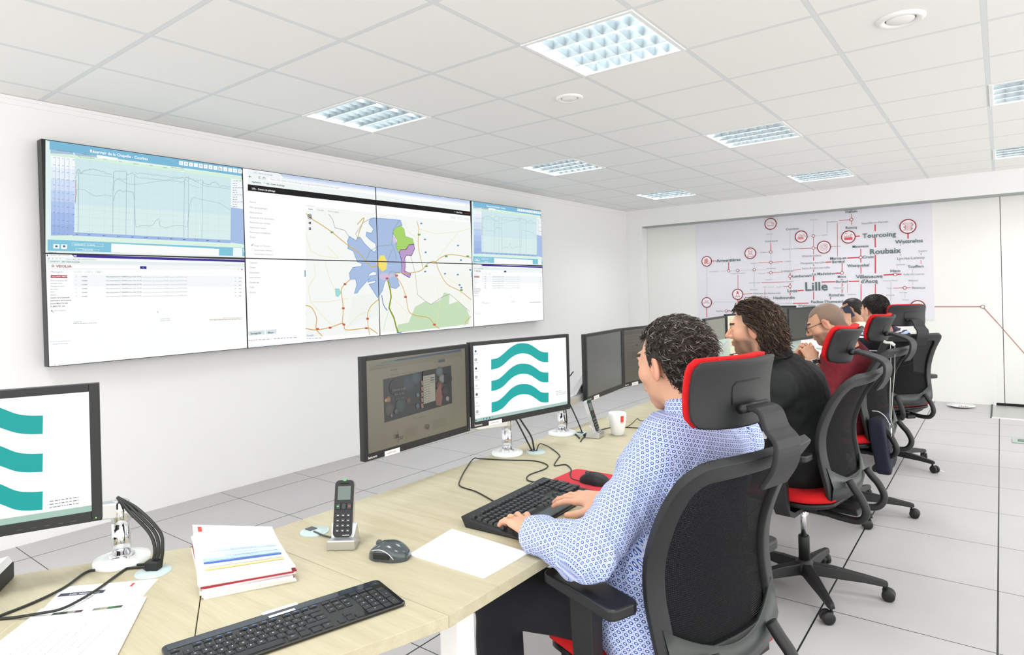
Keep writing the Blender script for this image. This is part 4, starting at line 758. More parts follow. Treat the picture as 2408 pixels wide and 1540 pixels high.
def google(c):
    c.crop(840, 770, 4.6667); bg(c, '#7c7765')
    c.poly([(130, 400), (1150, 240), (1150, 265), (130, 425)], '#6e7568'); c.poly([(400, 355), (1140, 238), (1140, 262), (420, 372)], '#3d4f66'); c.poly([(265, 380), (400, 355), (410, 372), (270, 397)], '#566d62')
    c.poly([(130, 425), (1150, 265), (1150, 315), (130, 480)], '#736e5e'); c.text('https://www.google.fr/intl/fr/about', (215, 425), 11, '#4f4b40'); c.text('Applications   Connexion Employés', (145, 465), 11, '#4f4b40', sx=1.1)
    c.text('Google', (362, 478), 26, '#4c483c', sx=1.0); c.poly([(890, 355), (962, 345), (962, 375), (890, 386)], '#3f4d5c'); c.grey(838, 885, 382, 7, '#55513f', 1, slope=-0.14)
    for x in (365, 420, 500, 560, 610): c.grey(x, x + 40, 528 - (x - 365) * 0.16, 9, '#4c483c', x, slope=-0.15)
    c.poly([(283, 570), (1028, 415), (1040, 830), (298, 1045)], '#22282c')
    r = random.Random(5)
    blobs = [('#2c3f4c', 560, 620, 70), ('#3a4c50', 640, 560, 55), ('#5c6668', 900, 480, 45), ('#7c7f7a', 930, 560, 40), ('#4a4440', 350, 900, 60), ('#8a6a48', 340, 790, 30), ('#b58a5c', 312, 800, 18), ('#5c4438', 560, 800, 26), ('#33443f', 470, 860, 60), ('#1c2226', 420, 660, 80), ('#4c5a66', 660, 860, 24), ('#5f7078', 660, 740, 20), ('#6a3a38', 900, 640, 40), ('#7c4a48', 880, 720, 36), ('#3c3034', 960, 700, 40), ('#8c8880', 985, 780, 24), ('#15191c', 990, 560, 50), ('#6c6a5c', 370, 965, 16), ('#4c5250', 420, 920, 24)]
    for col, x, y, q in blobs:
        for s_, mx in ((1.0, 0.55), (0.75, 0.8), (0.5, 1.0)):
            cc = tuple(a * mx + b2 * (1 - mx) for a, b2 in zip(hexc(col), hexc('#22282c')))
            P = [(x + q * s_ * 0.9 * math.cos(t / 12 * 2 * math.pi), y + q * s_ * 1.2 * math.sin(t / 12 * 2 * math.pi)) for t in range(12)]; c.poly(P, cc)
    for k in range(5): c.poly([(690, 590 + k * 62), (722, 580 + k * 62), (728, 625 + k * 62), (700, 640 + k * 62)], '#8c6a58')
    c.poly([(855, 700), (905, 600), (930, 760), (915, 860), (858, 850)], '#7a5248')
    ph = [(712, 490), (730, 475), (830, 460), (848, 470), (860, 640), (856, 850), (840, 868), (730, 882), (718, 865)]
    c.poly(ph, '#15171a'); c.poly([(716, 535), (845, 508), (852, 800), (722, 840)], '#9a9888')
    for k in range(11): c.line([(745, 550 + k * 26), (790, 541 + k * 26)], 0.0012, '#55544c'); c.ring((735, 553 + k * 27), 0.002, 0, '#333', 8, fill='#4c4640')
    for k in range(3): c.poly([(795, 545 + k * 26), (838, 537 + k * 26), (838, 552 + k * 26), (795, 560 + k * 26)], ['#4c5c70', '#4c6a58', '#83806c'][k])
    c.text('Découvrez Google', (372, 700), 24, '#75766e', sx=0.8, bold=True); c.text('Now Ok Go', (400, 745), 24, '#6a6b64', sx=0.8, bold=True); c.text('pour vous', (420, 790), 24, '#5f605a', sx=0.8)
    c.text('Recherche et Google Search', (610, 1010), 15, '#5f5b4c', sx=0.8)
    c.ring((762, 1088), 0.0096, 0, '#3c3834', fill='#453f3a'); c.ring((762, 1080), 0.004, 0, '#3c3834', fill='#6c6458')
    for k in range(6): c.grey(515, 660 - k * 4, 1128 + k * 18, 6, '#57533f', k, slope=-0.3); c.grey(825, 970, 1028 + k * 17, 6, '#57533f', k + 9, slope=-0.28)
    c.line([(432, 1130), (436, 1170), (438, 1260)], 0.002, '#35322a'); c.poly([(410, 1175), (445, 1170), (445, 1205), (410, 1212)], '#35322a'); c.line([(405, 1215), (495, 1192)], 0.0018, '#35322a'); c.line([(445, 1225), (490, 1210)], 0.0018, '#35322a')
    c.line([(298, 1045), (300, 1370)], 0.001, '#6c6856'); c.line([(1040, 870), (1045, 1070)], 0.001, '#6c6856')
def dimdoc(c):
    bg(c, '#5c5b50'); c.rect(0, c.H - 0.04, c.W, c.H - 0.02, '#4a4a44', mapped=False)
    for k in range(13): c.grey(0.03, 0.2 + 0.1 * ((k * 7) % 3), c.H - 0.05 - k * 0.018, 0.003, '#3f3e36', k, mapped=False)
    for x in (0.10, 0.115, 0.13, 0.145): c.rect(x, 0.15, x + 0.005, 0.185, '#403f38', mapped=False)
    c.ring((0.17, 0.168), 0.009, 0, '#3a3932', mapped=False, fill='#3a3932'); c.rect(0.14, 0.215, 0.165, 0.225, '#36362f', mapped=False)
def dimlist(c):
    bg(c, '#83857a')
    for k in range(16): c.grey(0.02, c.W - 0.03 - 0.05 * (k % 3), c.H - 0.04 - k * 0.016, 0.004, '#6c6e63', k, mapped=False, slope=0.02)
    c.line([(0.02, 0.17), (c.W - 0.02, 0.175)], 0.001, '#4c4e44', mapped=False)
def creamdoc(c):
    bg(c, '#ece8c8'); 
    for k in range(10): c.grey(0.04, 0.14, c.H - 0.04 - k * 0.022, 0.004, '#a8a48c', k, mapped=False)
    for k in range(4): c.grey(0.05, 0.3, 0.08 + k * 0.012, 0.003, '#c4b89c', k, mapped=False)
def darkplain(c): bg(c, '#454845')  # plain dark grey, given off by the lit screen material
def darkred(c):
    bg(c, '#5a5c5a')
    for x in (0.2, 0.22, 0.24, 0.26): c.rect(x, 0.12, x + 0.008, 0.19, '#66605c', mapped=False)
ZM = 0.866
t, cvm = monitor('nearer right monitor with three teal waves on white, above the wired keyboard', (2.893, 0.505), (2.992, 1.045), 0.868, 0.326, desktop)
for k in range(3):
    cvm.map = None; L = [cvm.px(840 + x / 4.6667, 770 + y / 4.6667) for x, y in wave_band(k)]; WAVES_LOCAL.append(L)
WXR = max(a_ for L in WAVES_LOCAL for a_, b_ in L)
monitor('dim monitor with a search page, left of the teal wave monitor on the first desk', (2.909, -0.021), (2.889, 0.499), 0.861, 0.328, google, dim=True)
dR = Vector((2.803, -0.713, 0)); dd = Vector((0.071, 0.169, 0)).normalized()
monitor('monitor with teal waves cut off by the left picture edge', tuple(dR - dd * 0.53)[:2], tuple(dR)[:2], 0.866, 0.322, desktop_left, sticker=False, brand=False, thick=0.04, bez=(0.02, 0.02, 0.018, 0.024))
monitor('dark monitor behind the mug, left one of the second pair', (2.904, 1.330), (2.838, 1.832), 0.846, 0.325, darkred, dim=True)
monitor('dim monitor with grey text next to the first man\'s forehead', (2.836, 1.838), (2.875, 2.36), 0.846, 0.325, dimdoc, dim=True)
monitor('dim monitor behind the first man\'s head, left one of the third pair', (2.870, 2.985), (2.840, 3.49), 0.846, 0.325, dimlist, dim=True)
monitor('cream lit monitor the long-haired man looks at', (2.842, 3.496), (2.965, 4.00), 0.856, 0.325, creamdoc)
monitor('dark monitor just left of the shaven-headed man', (2.859, 5.202), (2.975, 5.80), 0.846, 0.325, darkplain, sticker=False, brand=False)
monitor('dark monitor mostly hidden behind the long-haired man\'s head', (2.83, 4.68), (2.856, 5.196), 0.852, 0.325, darkplain, sticker=False, brand=False)
monitor('dark monitor top edge showing above the hidden one, on the back row', (2.28, 6.25), (2.69, 6.20), 0.85, 0.32, darkplain, sticker=False, brand=False)

def stand(x, y, arms, label, sc=1.0, rb=0.062):
    """post on a white disc, with arms to monitor backs: arms = [(x, y, z)]"""
    t = thing('monitor_stand', label, 'monitor stand', (x, y, TOP), 0, 'monitor stands on the desks')
    b = B(); b.lathe([(rb * 1.02, 0.0), (rb * 1.02, 0.004), (rb, 0.012), (rb * 0.62, 0.016), (rb * 0.3, 0.017)], 36); b.build('base', mat('white_glazed_base', '#eef3f1', 0.2), t)
    b = B(); b.lathe([(0.030, 0.014), (0.029, 0.02), (0.022, 0.023)], 28); b.build('collar', M_chrome, t)
    b = B(); b.lathe([(0.0205, 0.02), (0.0205, 0.098), (0.0190, 0.0985), (0.0190, 0.1005), (0.0205, 0.101), (0.0205, 0.15), (0.015, 0.155)], 28); b.build('post', M_chrome, t)
    for (ax, ay, az) in arms:
        v = Vector((ax - x, ay - y, 0)); L = v.length; an = math.atan2(v.y, v.x); b = B(); M = Matrix.Rotation(an, 4, 'Z'); dz = az - TOP
        prof = [(-0.02, 0.115), (-0.02, 0.15), (L * 0.3, 0.16), (L, dz + 0.02), (L, dz - 0.02), (L * 0.35, 0.125), (0.02, 0.115)]
        vs = [(px_, -0.017, pz) for px_, pz in prof] + [(px_, 0.017, pz) for px_, pz in prof]; n = len(prof)
        b.add(vs, [tuple(range(n)), tuple(range(n, 2 * n))[::-1]] + [(i, i + n, (i + 1) % n + n, (i + 1) % n) for i in range(n)], 0, False, M)
        b.build('arm', M_alu, t, bevel=0.004, bseg=3)
        b = B(); b.box((L - 0.012, -0.05, dz - 0.05), (L + 0.0, 0.05, dz + 0.05), 0, M); b.build('mount_plate', M_grey, t)
    return t
stand(2.905, 0.705, [(2.835, 0.24, 1.0), (2.868, 0.78, 1.0)], 'chrome post monitor arm on a white disc below the teal wave monitor')
stand(2.742, -0.650, [(2.68, -0.90, 0.93)], 'chrome post monitor arm on a white disc in the lower left corner')
stand(2.895, 1.125, [(2.818, 1.56, 1.0), (2.79, 2.05, 1.0)], 'chrome post monitor arm half hidden behind the teal wave monitor')
stand(2.40, 6.32, [(2.42, 6.29, 1.0)], 'monitor stand on the phoning man\'s desk')
stand(2.905, 2.75, [(2.79, 3.2, 1.0), (2.82, 3.7, 1.0)], 'monitor arm of the third monitor pair')
b = B()
# ------------------------------------------------------------------ things on the desks
def Rz(x, y, z, a): return Matrix.Translation((x, y, z)) @ Matrix.Rotation(a, 4, 'Z')
def printed(t, O, ang, w, h, draw, name='print', z=0.0002):
    """ink on a sheet: O lower-left corner, ang direction of the text lines"""
    cv = Canvas(O, (math.cos(ang), math.sin(ang), 0), (-math.sin(ang), math.cos(ang), 0), clip=(0, 0, w, h), step=0.00002)
    draw(cv, w, h); return cv.build(name, M_print, t)
def cable(pts, label, r=0.0022, z=TOP, group=None, mat_=None, n=8):
    P = [(p[0], p[1], (p[2] if len(p) > 2 else z + r + 0.0005)) for p in pts]
    b = B(); b.tube(spline(P, n), r, 8); o = b.build('cable', mat_ or M_cable); tag(o, label, 'cable', group); return o
def Z(px, py, z=TOP): p = on_z(px, py, z); return (p[0], p[1])

def grommet(x, y, label, cable_notch=True):
    t = thing('cable_grommet', label, 'cable grommet', (x, y, TOP), 0, 'cable grommets in the desk tops')
    m = mat('translucent_grey_grommet', '#bccfce', 0.3); b = B(); b.lathe([(0.040, 0.0), (0.040, 0.0015), (0.037, 0.003), (0.001, 0.0032)], 36, cap=False); b.build('ring', m, t)
    b = B(); b.lathe([(0.033, 0.003), (0.032, 0.0042), (0.001, 0.0044)], 30, cap=False); b.build('lid', m, t)
    if cable_notch: b = B(); b.box((-0.03, -0.012, 0.0035), (-0.004, 0.012, 0.006), r=0.002); b.build('cable_notch', M_grey, t)
grommet(2.873, -0.632, 'round grey cable grommet next to the corner monitor post')
grommet(2.975, -0.252, 'round grey cable grommet between paper stack and cordless phone')
grommet(2.985, 0.792, 'round grey cable grommet beside the post below the teal wave monitor')
grommet(2.975, 1.18, 'round grey cable grommet in front of the second cordless phone')

def make_phone(x, y, ang, label, label2):
    ph = thing('phone_cradle', label2, 'phone cradle', (x, y, TOP), ang, 'phone cradles')
    b = B(); b.add([(-.036, -.03, .0), (.036, -.03, .0), (.036, -.032, .026), (-.036, -.032, .026), (-.036, .035, .0), (.036, .035, .0), (.034, .012, .058), (-.034, .012, .058), (-.03, -.012, .028), (.03, -.012, .028)],
        [(0, 1, 2, 3), (3, 2, 9, 8), (8, 9, 6, 7), (7, 6, 5, 4), (0, 3, 8, 7, 4), (1, 5, 6, 9, 2), (0, 4, 5, 1)]); b.build('body', M_alu, ph, bevel=0.003, bseg=3)
    b = B(); b.box((-.02, .034, .002), (.02, .05, .012), r=0.002); b.build('plug', M_black, ph)
    t = thing('cordless_phone', label, 'phone', (x, y, TOP), ang, 'cordless phones')
    M = Matrix.Translation((0, -.014, .028)) @ Matrix.Rotation(math.radians(-17), 4, 'X')
    b = B(); P = rrect(.050, .142, .012, 5, 0, .071)
    b.add([(x_, 0, z_) for x_, z_ in P] + [(x_, .017, z_) for x_, z_ in P], [tuple(range(len(P)))[::-1]] + [(i, (i + 1) % len(P), (i + 1) % len(P) + len(P), i + len(P)) for i in range(len(P))][:0] + [tuple(range(len(P), 2 * len(P)))], 0, False, M)
    b.add([(x_, 0, z_) for x_, z_ in P] + [(x_, .017, z_) for x_, z_ in P], [(i, i + len(P), (i + 1) % len(P) + len(P), (i + 1) % len(P)) for i in range(len(P))], 1, True, M)
    b.build('handset', [M_black, M_alu], t)
    b = B(); b.box((-.017, -.0012, .092), (.017, 0, .127), 0, M, r=0.0005); b.build('display', mat('phone_display', '#5d6b66', 0.15), t)
    b = B()
    for r_ in range(4):
        for c_ in range(3): b.box((-.019 + c_ * .0135, -.0016, .012 + r_ * .0125), (-.008 + c_ * .0135, 0, .021 + r_ * .0125), 0, M, r=0.001)
    for c_ in range(3): b.box((-.02 + c_ * .0143, -.002, .068), (-.008 + c_ * .0143, 0, .084), 0, M, r=0.002)
    kp = b.build('keypad', mat('phone_keys', '#2a2e30', 0.35), t)
    b = B()
    for r_ in range(4):
        for c_ in range(3): b.box((-.0155 + c_ * .0135, -.0019, .0155 + r_ * .0125), (-.0115 + c_ * .0135, -.0014, .0175 + r_ * .0125), 0, M)
    b.box((.012, -.0024, .075), (.018, -.0018, .078), 1, M); b.box((-.018, -.0024, .075), (-.012, -.0018, .078), 2, M); b.box((-.012, -.0016, .132), (.012, -.0008, .1345), 3, M); b.box((-.004, -.0016, .1395), (.004, .01, .1435), 2, M)
    b.box((.0, -.0014, .0045), (.018, -.0008, .0065), 0, M)
    b.build('key_marks', [mat('key_print', '#cfd6d6', 0.5), mat('red_key', '#e0303a', 0.5), mat('green_key', '#3ec06a', 0.5), mat('speaker_slot', '#050505', 0.8)], kp)
make_phone(3.128, -0.272, math.radians(38), 'black cordless phone standing upright in its cradle near the front desks', 'silver cradle under the nearer cordless phone')
make_phone(3.05, 1.155, math.radians(100), 'cordless phone seen edge-on left of the white mug', 'silver cradle under the phone seen edge-on')
make_phone(2.99, 3.30, math.radians(70), 'cordless phone on the third desk behind the curly-haired man', 'cradle of the phone on the third desk')

def mug(x, y):
    t = thing('mug', 'white mug with a red square logo on the first desk', 'mug', (x, y, TOP + 0.0005), math.radians(20))
    b = B(); b.lathe([(0.001, 0), (0.025, 0.0), (0.028, 0.004), (0.037, 0.05), (0.041, 0.098), (0.0395, 0.099), (0.035, 0.05), (0.027, 0.006), (0.001, 0.005)], 40, cap=False); b.build('body', mat('white_porcelain', '#eef0f0', 0.15, coat=0.3), t)
    b = B(); b.tube(spline([(0.034, 0.012, .08), (.058, .024, .082), (.066, .028, .055), (.052, .022, .03), (.032, .012, .03)], 6), 0.0045, 10, M=Matrix.Rotation(1.1, 4, 'Z')); b.build('handle', _mc['white_porcelain'], t)
    b = B(); N = 6
    for z0, z1, a0, a1, mi in ((.062, .09, -62, -38, 0), (.057, .060, -60, -42, 1)):
        vs = []; fs = []
        for i in range(N + 1):
            a = math.radians(a0 + (a1 - a0) * i / N)
            for z_ in (z0, z1): rr = 0.037 + (z_ - .05) / .048 * .004 + .0007; vs.append((rr * math.cos(a), rr * math.sin(a), z_))
        for i in range(N): fs.append((2 * i, 2 * i + 2, 2 * i + 3, 2 * i + 1))
        b.add(vs, fs, mi)
    b.build('logo', [mat('red_logo_ink', '#d8402e', 0.4), mat('grey_logo_ink', '#b07a74', 0.4)], t)
mug(3.115, 1.245)

# ---- keyboards
M_key = mat('black_key_caps', '#24282a', 0.4, var=0.08)
M_kmark = mat('white_key_print', '#d5dadb', 0.5)
def key_rows(b, bm, rows, w0, d0, z, kh, gap, lab=True, r=0.0012, mb=None):
    """rows: list of (y, depth, [(x, width, letter)])"""
    for y, d, ks in rows:
        for k in ks:
            x, w = k[0], k[1]; b.box((x + gap / 2, y - d + gap / 2, z), (x + w - gap / 2, y - gap / 2, z + kh), 0, None, r=r, seg=1)
def qrows(U, x0):
    L = ['1234567890)=', 'AZERTYUIOP^$', 'QSDFGHJKLMù*', 'WXCVBN,;:!']
    R = []
    R.append([(x0, U, '²')] + [(x0 + U * (i + 1), U, c) for i, c in enumerate(L[0])] + [(x0 + U * 13, U * 2, '<-')])
    R.append([(x0, U * 1.5, 'Tab')] + [(x0 + U * (1.5 + i), U, c) for i, c in enumerate(L[1])] + [(x0 + U * 13.5, U * 1.5, '')])
    R.append([(x0, U * 1.75, '')] + [(x0 + U * (1.75 + i), U, c) for i, c in enumerate(L[2])] + [(x0 + U * 13.75, U * 1.25, 'Ent')])
    R.append([(x0, U * 1.25, ''), (x0 + U * 1.25, U, '<')] + [(x0 + U * (2.25 + i), U, c) for i, c in enumerate(L[3])] + [(x0 + U * 12.25, U * 2.75, '')])
    R.append([(x0, U * 1.25, 'Ctrl'), (x0 + U * 1.25, U * 1.25, ''), (x0 + U * 2.5, U * 1.25, 'Alt'), (x0 + U * 3.75, U * 6.25, ''), (x0 + U * 10, U * 1.25, 'AltGr'), (x0 + U * 11.25, U * 1.25, ''), (x0 + U * 12.5, U * 1.25, ''), (x0 + U * 13.75, U * 1.25, 'Ctrl')])
    return R
def build_keyboard(name, label, x, y, ang, w, d, U, V, kx, ky, fn_gap, z_top, kh, rim, gap, solar=False):
    t = thing(name, label, 'keyboard', (x, y, TOP + 0.0005), ang)
    b = B()
    if solar:
        P = rrect(w, d, .012, 5); n = len(P); b.prism(P, 0.001, 0.0075); b.build('case', mat('glossy_black_case', '#101314', 0.12, coat=0.5), t, bevel=0.002)
        b = B(); b.box((-w / 2 + .008, d / 2 - .027, .0075), (w / 2 - .008, d / 2 - .006, .0082)); b.build('solar_strip', mat('solar_cells', '#27323d', 0.08, coat=0.6, var=0.4, vscale=14), t)
    else:
        b.add([(-w / 2, d / 2 - .02, 0), (w / 2, d / 2 - .02, 0), (w / 2, -d / 2, 0), (-w / 2, -d / 2, 0), (-w / 2 + .005, d / 2, .026), (w / 2 - .005, d / 2, .026), (w / 2 - .002, -d / 2 + .055, .012), (-w / 2 + .002, -d / 2 + .055, .012), (w / 2, -d / 2, .007), (-w / 2, -d / 2, .007)],
              [(0, 1, 2, 3), (0, 4, 5, 1), (4, 7, 6, 5), (7, 9, 8, 6), (9, 3, 2, 8), (0, 3, 9, 7, 4), (1, 5, 6, 8, 2)]); b.build('case', M_black, t, bevel=0.003, bseg=2)
        b = B(); b.box((-.06, -d / 2 + .004, .008), (.09, -d / 2 + .047, .0118)); b.build('palm_rest', mat('grey_palm_rest', '#3c4547', 0.35), t)
    def zf(yy): return z_top if solar else .012 + (yy + d / 2 - .055) / (d - .055) * .014
    keys = []
    rows = qrows(U, kx)
    allk = []
    for r_, ks in enumerate(rows):
        yy = ky - V * (r_ + 1) - fn_gap
        allk += [(x_, yy, w_, V, c) for x_, w_, c in ks]
    fy = ky
    fk = [(kx, 'Esc')] + [(kx + U * (2 + i + 0.5 * (i // 4)), 'F%d' % (i + 1)) for i in range(12)]
    allk += [(x_, fy - V * .72, U, V * .72, c) for x_, c in fk]
    ex = kx + U * 15.4
    for r_ in range(2):
        for i in range(3): allk.append((ex + U * i, ky - V * (r_ + 1) - fn_gap, U, V, ['Ins', 'Hom', 'PgU', 'Del', 'End', 'PgD'][r_ * 3 + i]))
    for i in range(3): allk.append((ex + U * i, fy - V * .72, U, V * .72, '')); allk.append((ex + U * i, ky - V * 5 - fn_gap, U, V, ''))
    allk.append((ex + U, ky - V * 4 - fn_gap, U, V, ''))
    nx = ex + U * 3.4
    for r_, s_ in enumerate(('#/*-', '789', '456', '123')):
        for i, c in enumerate(s_): allk.append((nx + U * i, ky - V * (r_ + 1) - fn_gap, U, V, c))
    allk += [(nx + 3 * U, ky - V * 3 - fn_gap, U, 2 * V, '+'), (nx + 3 * U, ky - V * 5 - fn_gap, U, 2 * V, 'Ent'), (nx, ky - V * 5 - fn_gap, 2 * U, V, '0'), (nx + 2 * U, ky - V * 5 - fn_gap, U, V, '.')]
    for i in range(3): allk.append((nx + U * i, fy - V * .72, U, V * .72, ''))
    # the 100 largest-looking keys as parts, the rest as one
    keysorted = sorted(allk, key=lambda k: (-k[1], k[0])) if False else allk
    cap_cache = {}
    for q, (kx_, ky_, kw, kd, c) in enumerate(allk[:98]):
        kk = (round(kw, 5), round(kd, 5), round(zf(ky_ + kd / 2), 4) if not solar else 0)
        if kk not in cap_cache:
            bb = B(); hw, hd = kw / 2 - gap / 2, kd / 2 - gap / 2; tp = 0.88 if solar else 0.74
            bb.add([(-hw, -hd, 0), (hw, -hd, 0), (hw, hd, 0), (-hw, hd, 0), (-hw * tp, -hd * tp, kh), (hw * tp, -hd * tp, kh), (hw * tp, hd * tp, kh), (-hw * tp, hd * tp, kh)], [(4, 5, 6, 7), (0, 1, 5, 4), (1, 2, 6, 5), (2, 3, 7, 6), (3, 0, 4, 7)])
            o = bb.build('key', M_key, t, bevel=0.0007, bseg=1); cap_cache[kk] = o.data; 
        else: o = link('key', cap_cache[kk], None, t); 
        if not o.modifiers: mb_ = o.modifiers.new('bevel', 'BEVEL'); mb_.width = 0.0007; mb_.segments = 1
        o.location = (kx_ + kw / 2, ky_ + kd / 2, zf(ky_ + kd / 2) - 0.0005)
    bb = B()
    for (kx_, ky_, kw, kd, c) in allk[98:]: z_ = zf(ky_ + kd / 2); bb.box((kx_ + gap / 2, ky_ + gap / 2, z_ - .0005), (kx_ + kw - gap / 2, ky_ + kd - gap / 2, z_ + kh - .0005), 0, None, r=0.0007, seg=1)
    if bb.v: tag(bb.build('keys', M_key, t), kind='stuff')
    cv = Canvas((0, 0, 0), (1, 0, 0), (0, 1, 0), step=0.0)
    for (kx_, ky_, kw, kd, c) in allk:
        if not c: continue
        cv.O = np.array([0, 0, zf(ky_ + kd / 2) + kh - 0.0002 + (0 if solar else 0.0004)]); h_ = .0034 if len(c) == 1 else .0018
        if solar: cv.text(c, (kx_ + kw / 2, ky_ + kd * .42), h_, '#e4e8ea', 'C', mapped=False, bold=True)
        else: cv.text(c, (kx_ + kw * .38, ky_ + kd * .55), h_ * .8, '#b9c2c4', 'C', mapped=False)
    if solar:
        for i in range(12):
            cv.O = np.array([0, 0, z_top + kh]); cv.rect(kx + U * (2.55 + i + 0.5 * (i // 4)), ky - V * .5, kx + U * (2.85 + i + 0.5 * (i // 4)), ky - V * .38, '#4b86d6', mapped=False)
    else:
        cv.O = np.array([0, 0, 0.0262]); 
        ll = Canvas((0, 0, 0.0258), (1, 0, 0), (0, 1, 0), step=0.0); ll.text('lenovo', (w / 2 - .10, d / 2 - .011), .006, '#cfd4d4', mapped=False, bold=True)
        o = ll.build('brand_print', M_print, None); o.parent = t
    me_o = cv.build('key_print', M_print, None); me_o.parent = t
    if solar:
        for lbl, x_, y_, ww, tx_ in (('sticker', -.035, d / 2 - .006, .07, 'VIGILEO 2'), ('sticker', -.028, d / 2 - .026, .052, '')):
            sv = Canvas((0, 0, 0.0084), (1, 0, 0), (0, 1, 0), step=0.0001); sv.rect(x_, y_, x_ + ww, y_ + (.012 if tx_ else .009), '#f3f3f3', mapped=False)
            if tx_: sv.text(tx_, (x_ + ww / 2, y_ + .003), .006, '#8a8f8f', 'C', mapped=False)
            o = sv.build(lbl, M_print, None); o.parent = t
    return t
ku = Vector((0.27, 0.963, 0)).normalized(); kv = Vector((0.963, -0.27, 0)).normalized()
kc = Vector((3.362, -0.372, 0)) - ku * 0.206 + kv * 0.07
build_keyboard('keyboard', 'black solar wireless keyboard with white stickers at the bottom of the picture', kc.x, kc.y, math.atan2(ku.y, ku.x), 0.434, 0.142, 0.0182, 0.0182, -0.208, 0.041, 0.0165 * 0.95, 0.0075, 0.003, 0, 0.0028, solar=True)
build_keyboard('keyboard', 'black wired keyboard under the hands of the man in the blue shirt', 3.372, 0.232, math.radians(93.0), 0.452, 0.20, 0.0188, 0.0190, -0.213, 0.071, 0.0185, 0.0, 0.0075, 0, 0.0022)

b = B(); b.prism([(3.255 + x_, 0.555 + y_) for x_, y_ in [(q[0] + .108, q[1]) for q in rrect(.215, .225, .018, 5)]], TOP, TOP + 0.0025)
tag(b.build('mouse_pad', mat('red_mouse_pad', '#c9323e', 0.85, bump=0.3, bscale=1500)), 'red mouse pad with rounded corners behind the wired keyboard', 'mouse pad')
def mouse(x, y, z, ang, label, L=.104, Wd=.062, H=.036, side=None, m=None, marks=None):
    t = thing('mouse', label, 'computer mouse', (x, y, z), ang)
    NU, NV = 22, 12; vs = []; fs = []
    for i in range(NU + 1):
        s = i / NU; yy = (s - .5) * L; wd = Wd / 2 * (math.sin(math.pi * min(max(s * .94 + .03, 0), 1)) ** .38) * (1 - .10 * math.exp(-((s - .55) / .15) ** 2)); hh = H * (math.sin(math.pi * min(s * .86 + .07, 1)) ** .6)
        for j in range(NV + 1):
            a = math.pi * j / NV; cx_ = math.cos(a); vs.append((wd * (abs(cx_) ** .75) * (1 if cx_ > 0 else -1), yy, hh * (math.sin(a) ** .7)))
    for i in range(NU):
        for j in range(NV): q = i * (NV + 1) + j; fs.append((q, q + 1, q + NV + 2, q + NV + 1))
    fs.append(tuple(range(NV + 1))[::-1]); fs.append(tuple(NU * (NV + 1) + j for j in range(NV + 1)))
    b = B(); b.add(vs, fs, 0, True); b.build('shell', m or M_black2, t)
    b = B(); b.lathe([(.001, -.0025), (.0085, -.0025), (.0095, 0), (.0085, .0025), (.001, .0025)], 16, cap=False, M=Matrix.Translation((0, L * .27, H * .80)) @ Matrix.Rotation(math.pi / 2, 4, 'Y')); b.build('scroll_wheel', M_grey, t)
    b = B(); b.tube([(0, L * .02, H * 1.0), (0, L * .16, H * .965), (0, L * .40, H * .62)], 0.0009, 6); b.build('button_seam', mat('seam_black', '#050505', 0.6), t)
    return t
mouse(3.403, 0.546, TOP + .0028, math.radians(88), 'small black wired mouse on the red mouse pad', L=.11, Wd=.06, H=.036)
mm = mat('patterned_dark_shell', '#3b4547', 0.2, coat=0.6, var=0.5, vscale=500)
t = mouse(3.283, -0.252, TOP, math.radians(115), 'grey patterned wireless mouse between the phone and the paper sheets', L=.10, Wd=.07, H=.042, m=mm)
b = B(); b.tube(spline([(-.029, .035, .026), (-.033, .01, .03), (-.0335, -.01, .022), (-.031, -.022, .008)], 6), .0015, 8); b.build('side_trim', M_alu, t)
b = B(); b.box((-.036, -.012, .008), (-.030, .03, .022), r=.002); b.build('thumb_rest', M_black, t)

# ---- paper
def sheet(name, pts, z, th, label, cat, m=M_paper, group=None):
    cx = sum(p[0] for p in pts) / len(pts); cy = sum(p[1] for p in pts) / len(pts)
    t = thing(name, label, cat, (cx, cy, z), 0, group)
    b = B(); b.prism([(x - cx, y - cy) for x, y in pts], 0, th); b.build('sheets', m, t); return t
def quad(c, ang, w, h): 
    ca, sa = math.cos(ang), math.sin(ang); return [(c[0] + x * ca - y * sa, c[1] + x * sa + y * ca) for x, y in ((-w / 2, -h / 2), (w / 2, -h / 2), (w / 2, h / 2), (-w / 2, h / 2))]
# sheets next to the typing man
pq = [Z(962, 1306), Z(1063, 1246), Z(1243, 1302), Z(1138, 1361)]
t = sheet('paper_sheets', pq, TOP + .0003, .003, 'few white typed sheets at the desk edge by the typing man\'s left elbow', 'paper')
A_ = np.array([pq[2][0] - pq[3][0], pq[2][1] - pq[3][1]]); an = math.atan2(A_[1], A_[0])
def doc1(c, w, h):
    for k, (a, q) in enumerate(((.3, .22), (.3, .55), (.15, .6), (.1, .75), (.12, .5), (.1, .65), (.12, .4), (.1, .7), (.3, .6))): c.grey(w * a, w * (a + q * .5), h * (.85 - k * .085), .0022, '#a9adb0', k, mapped=False)
    c.text('Fiche procédure', (w * .3, h * .9), .004, '#8a8f94', mapped=False)
printed(t, (pq[3][0], pq[3][1], TOP + .0036), an, .2, .27, doc1)
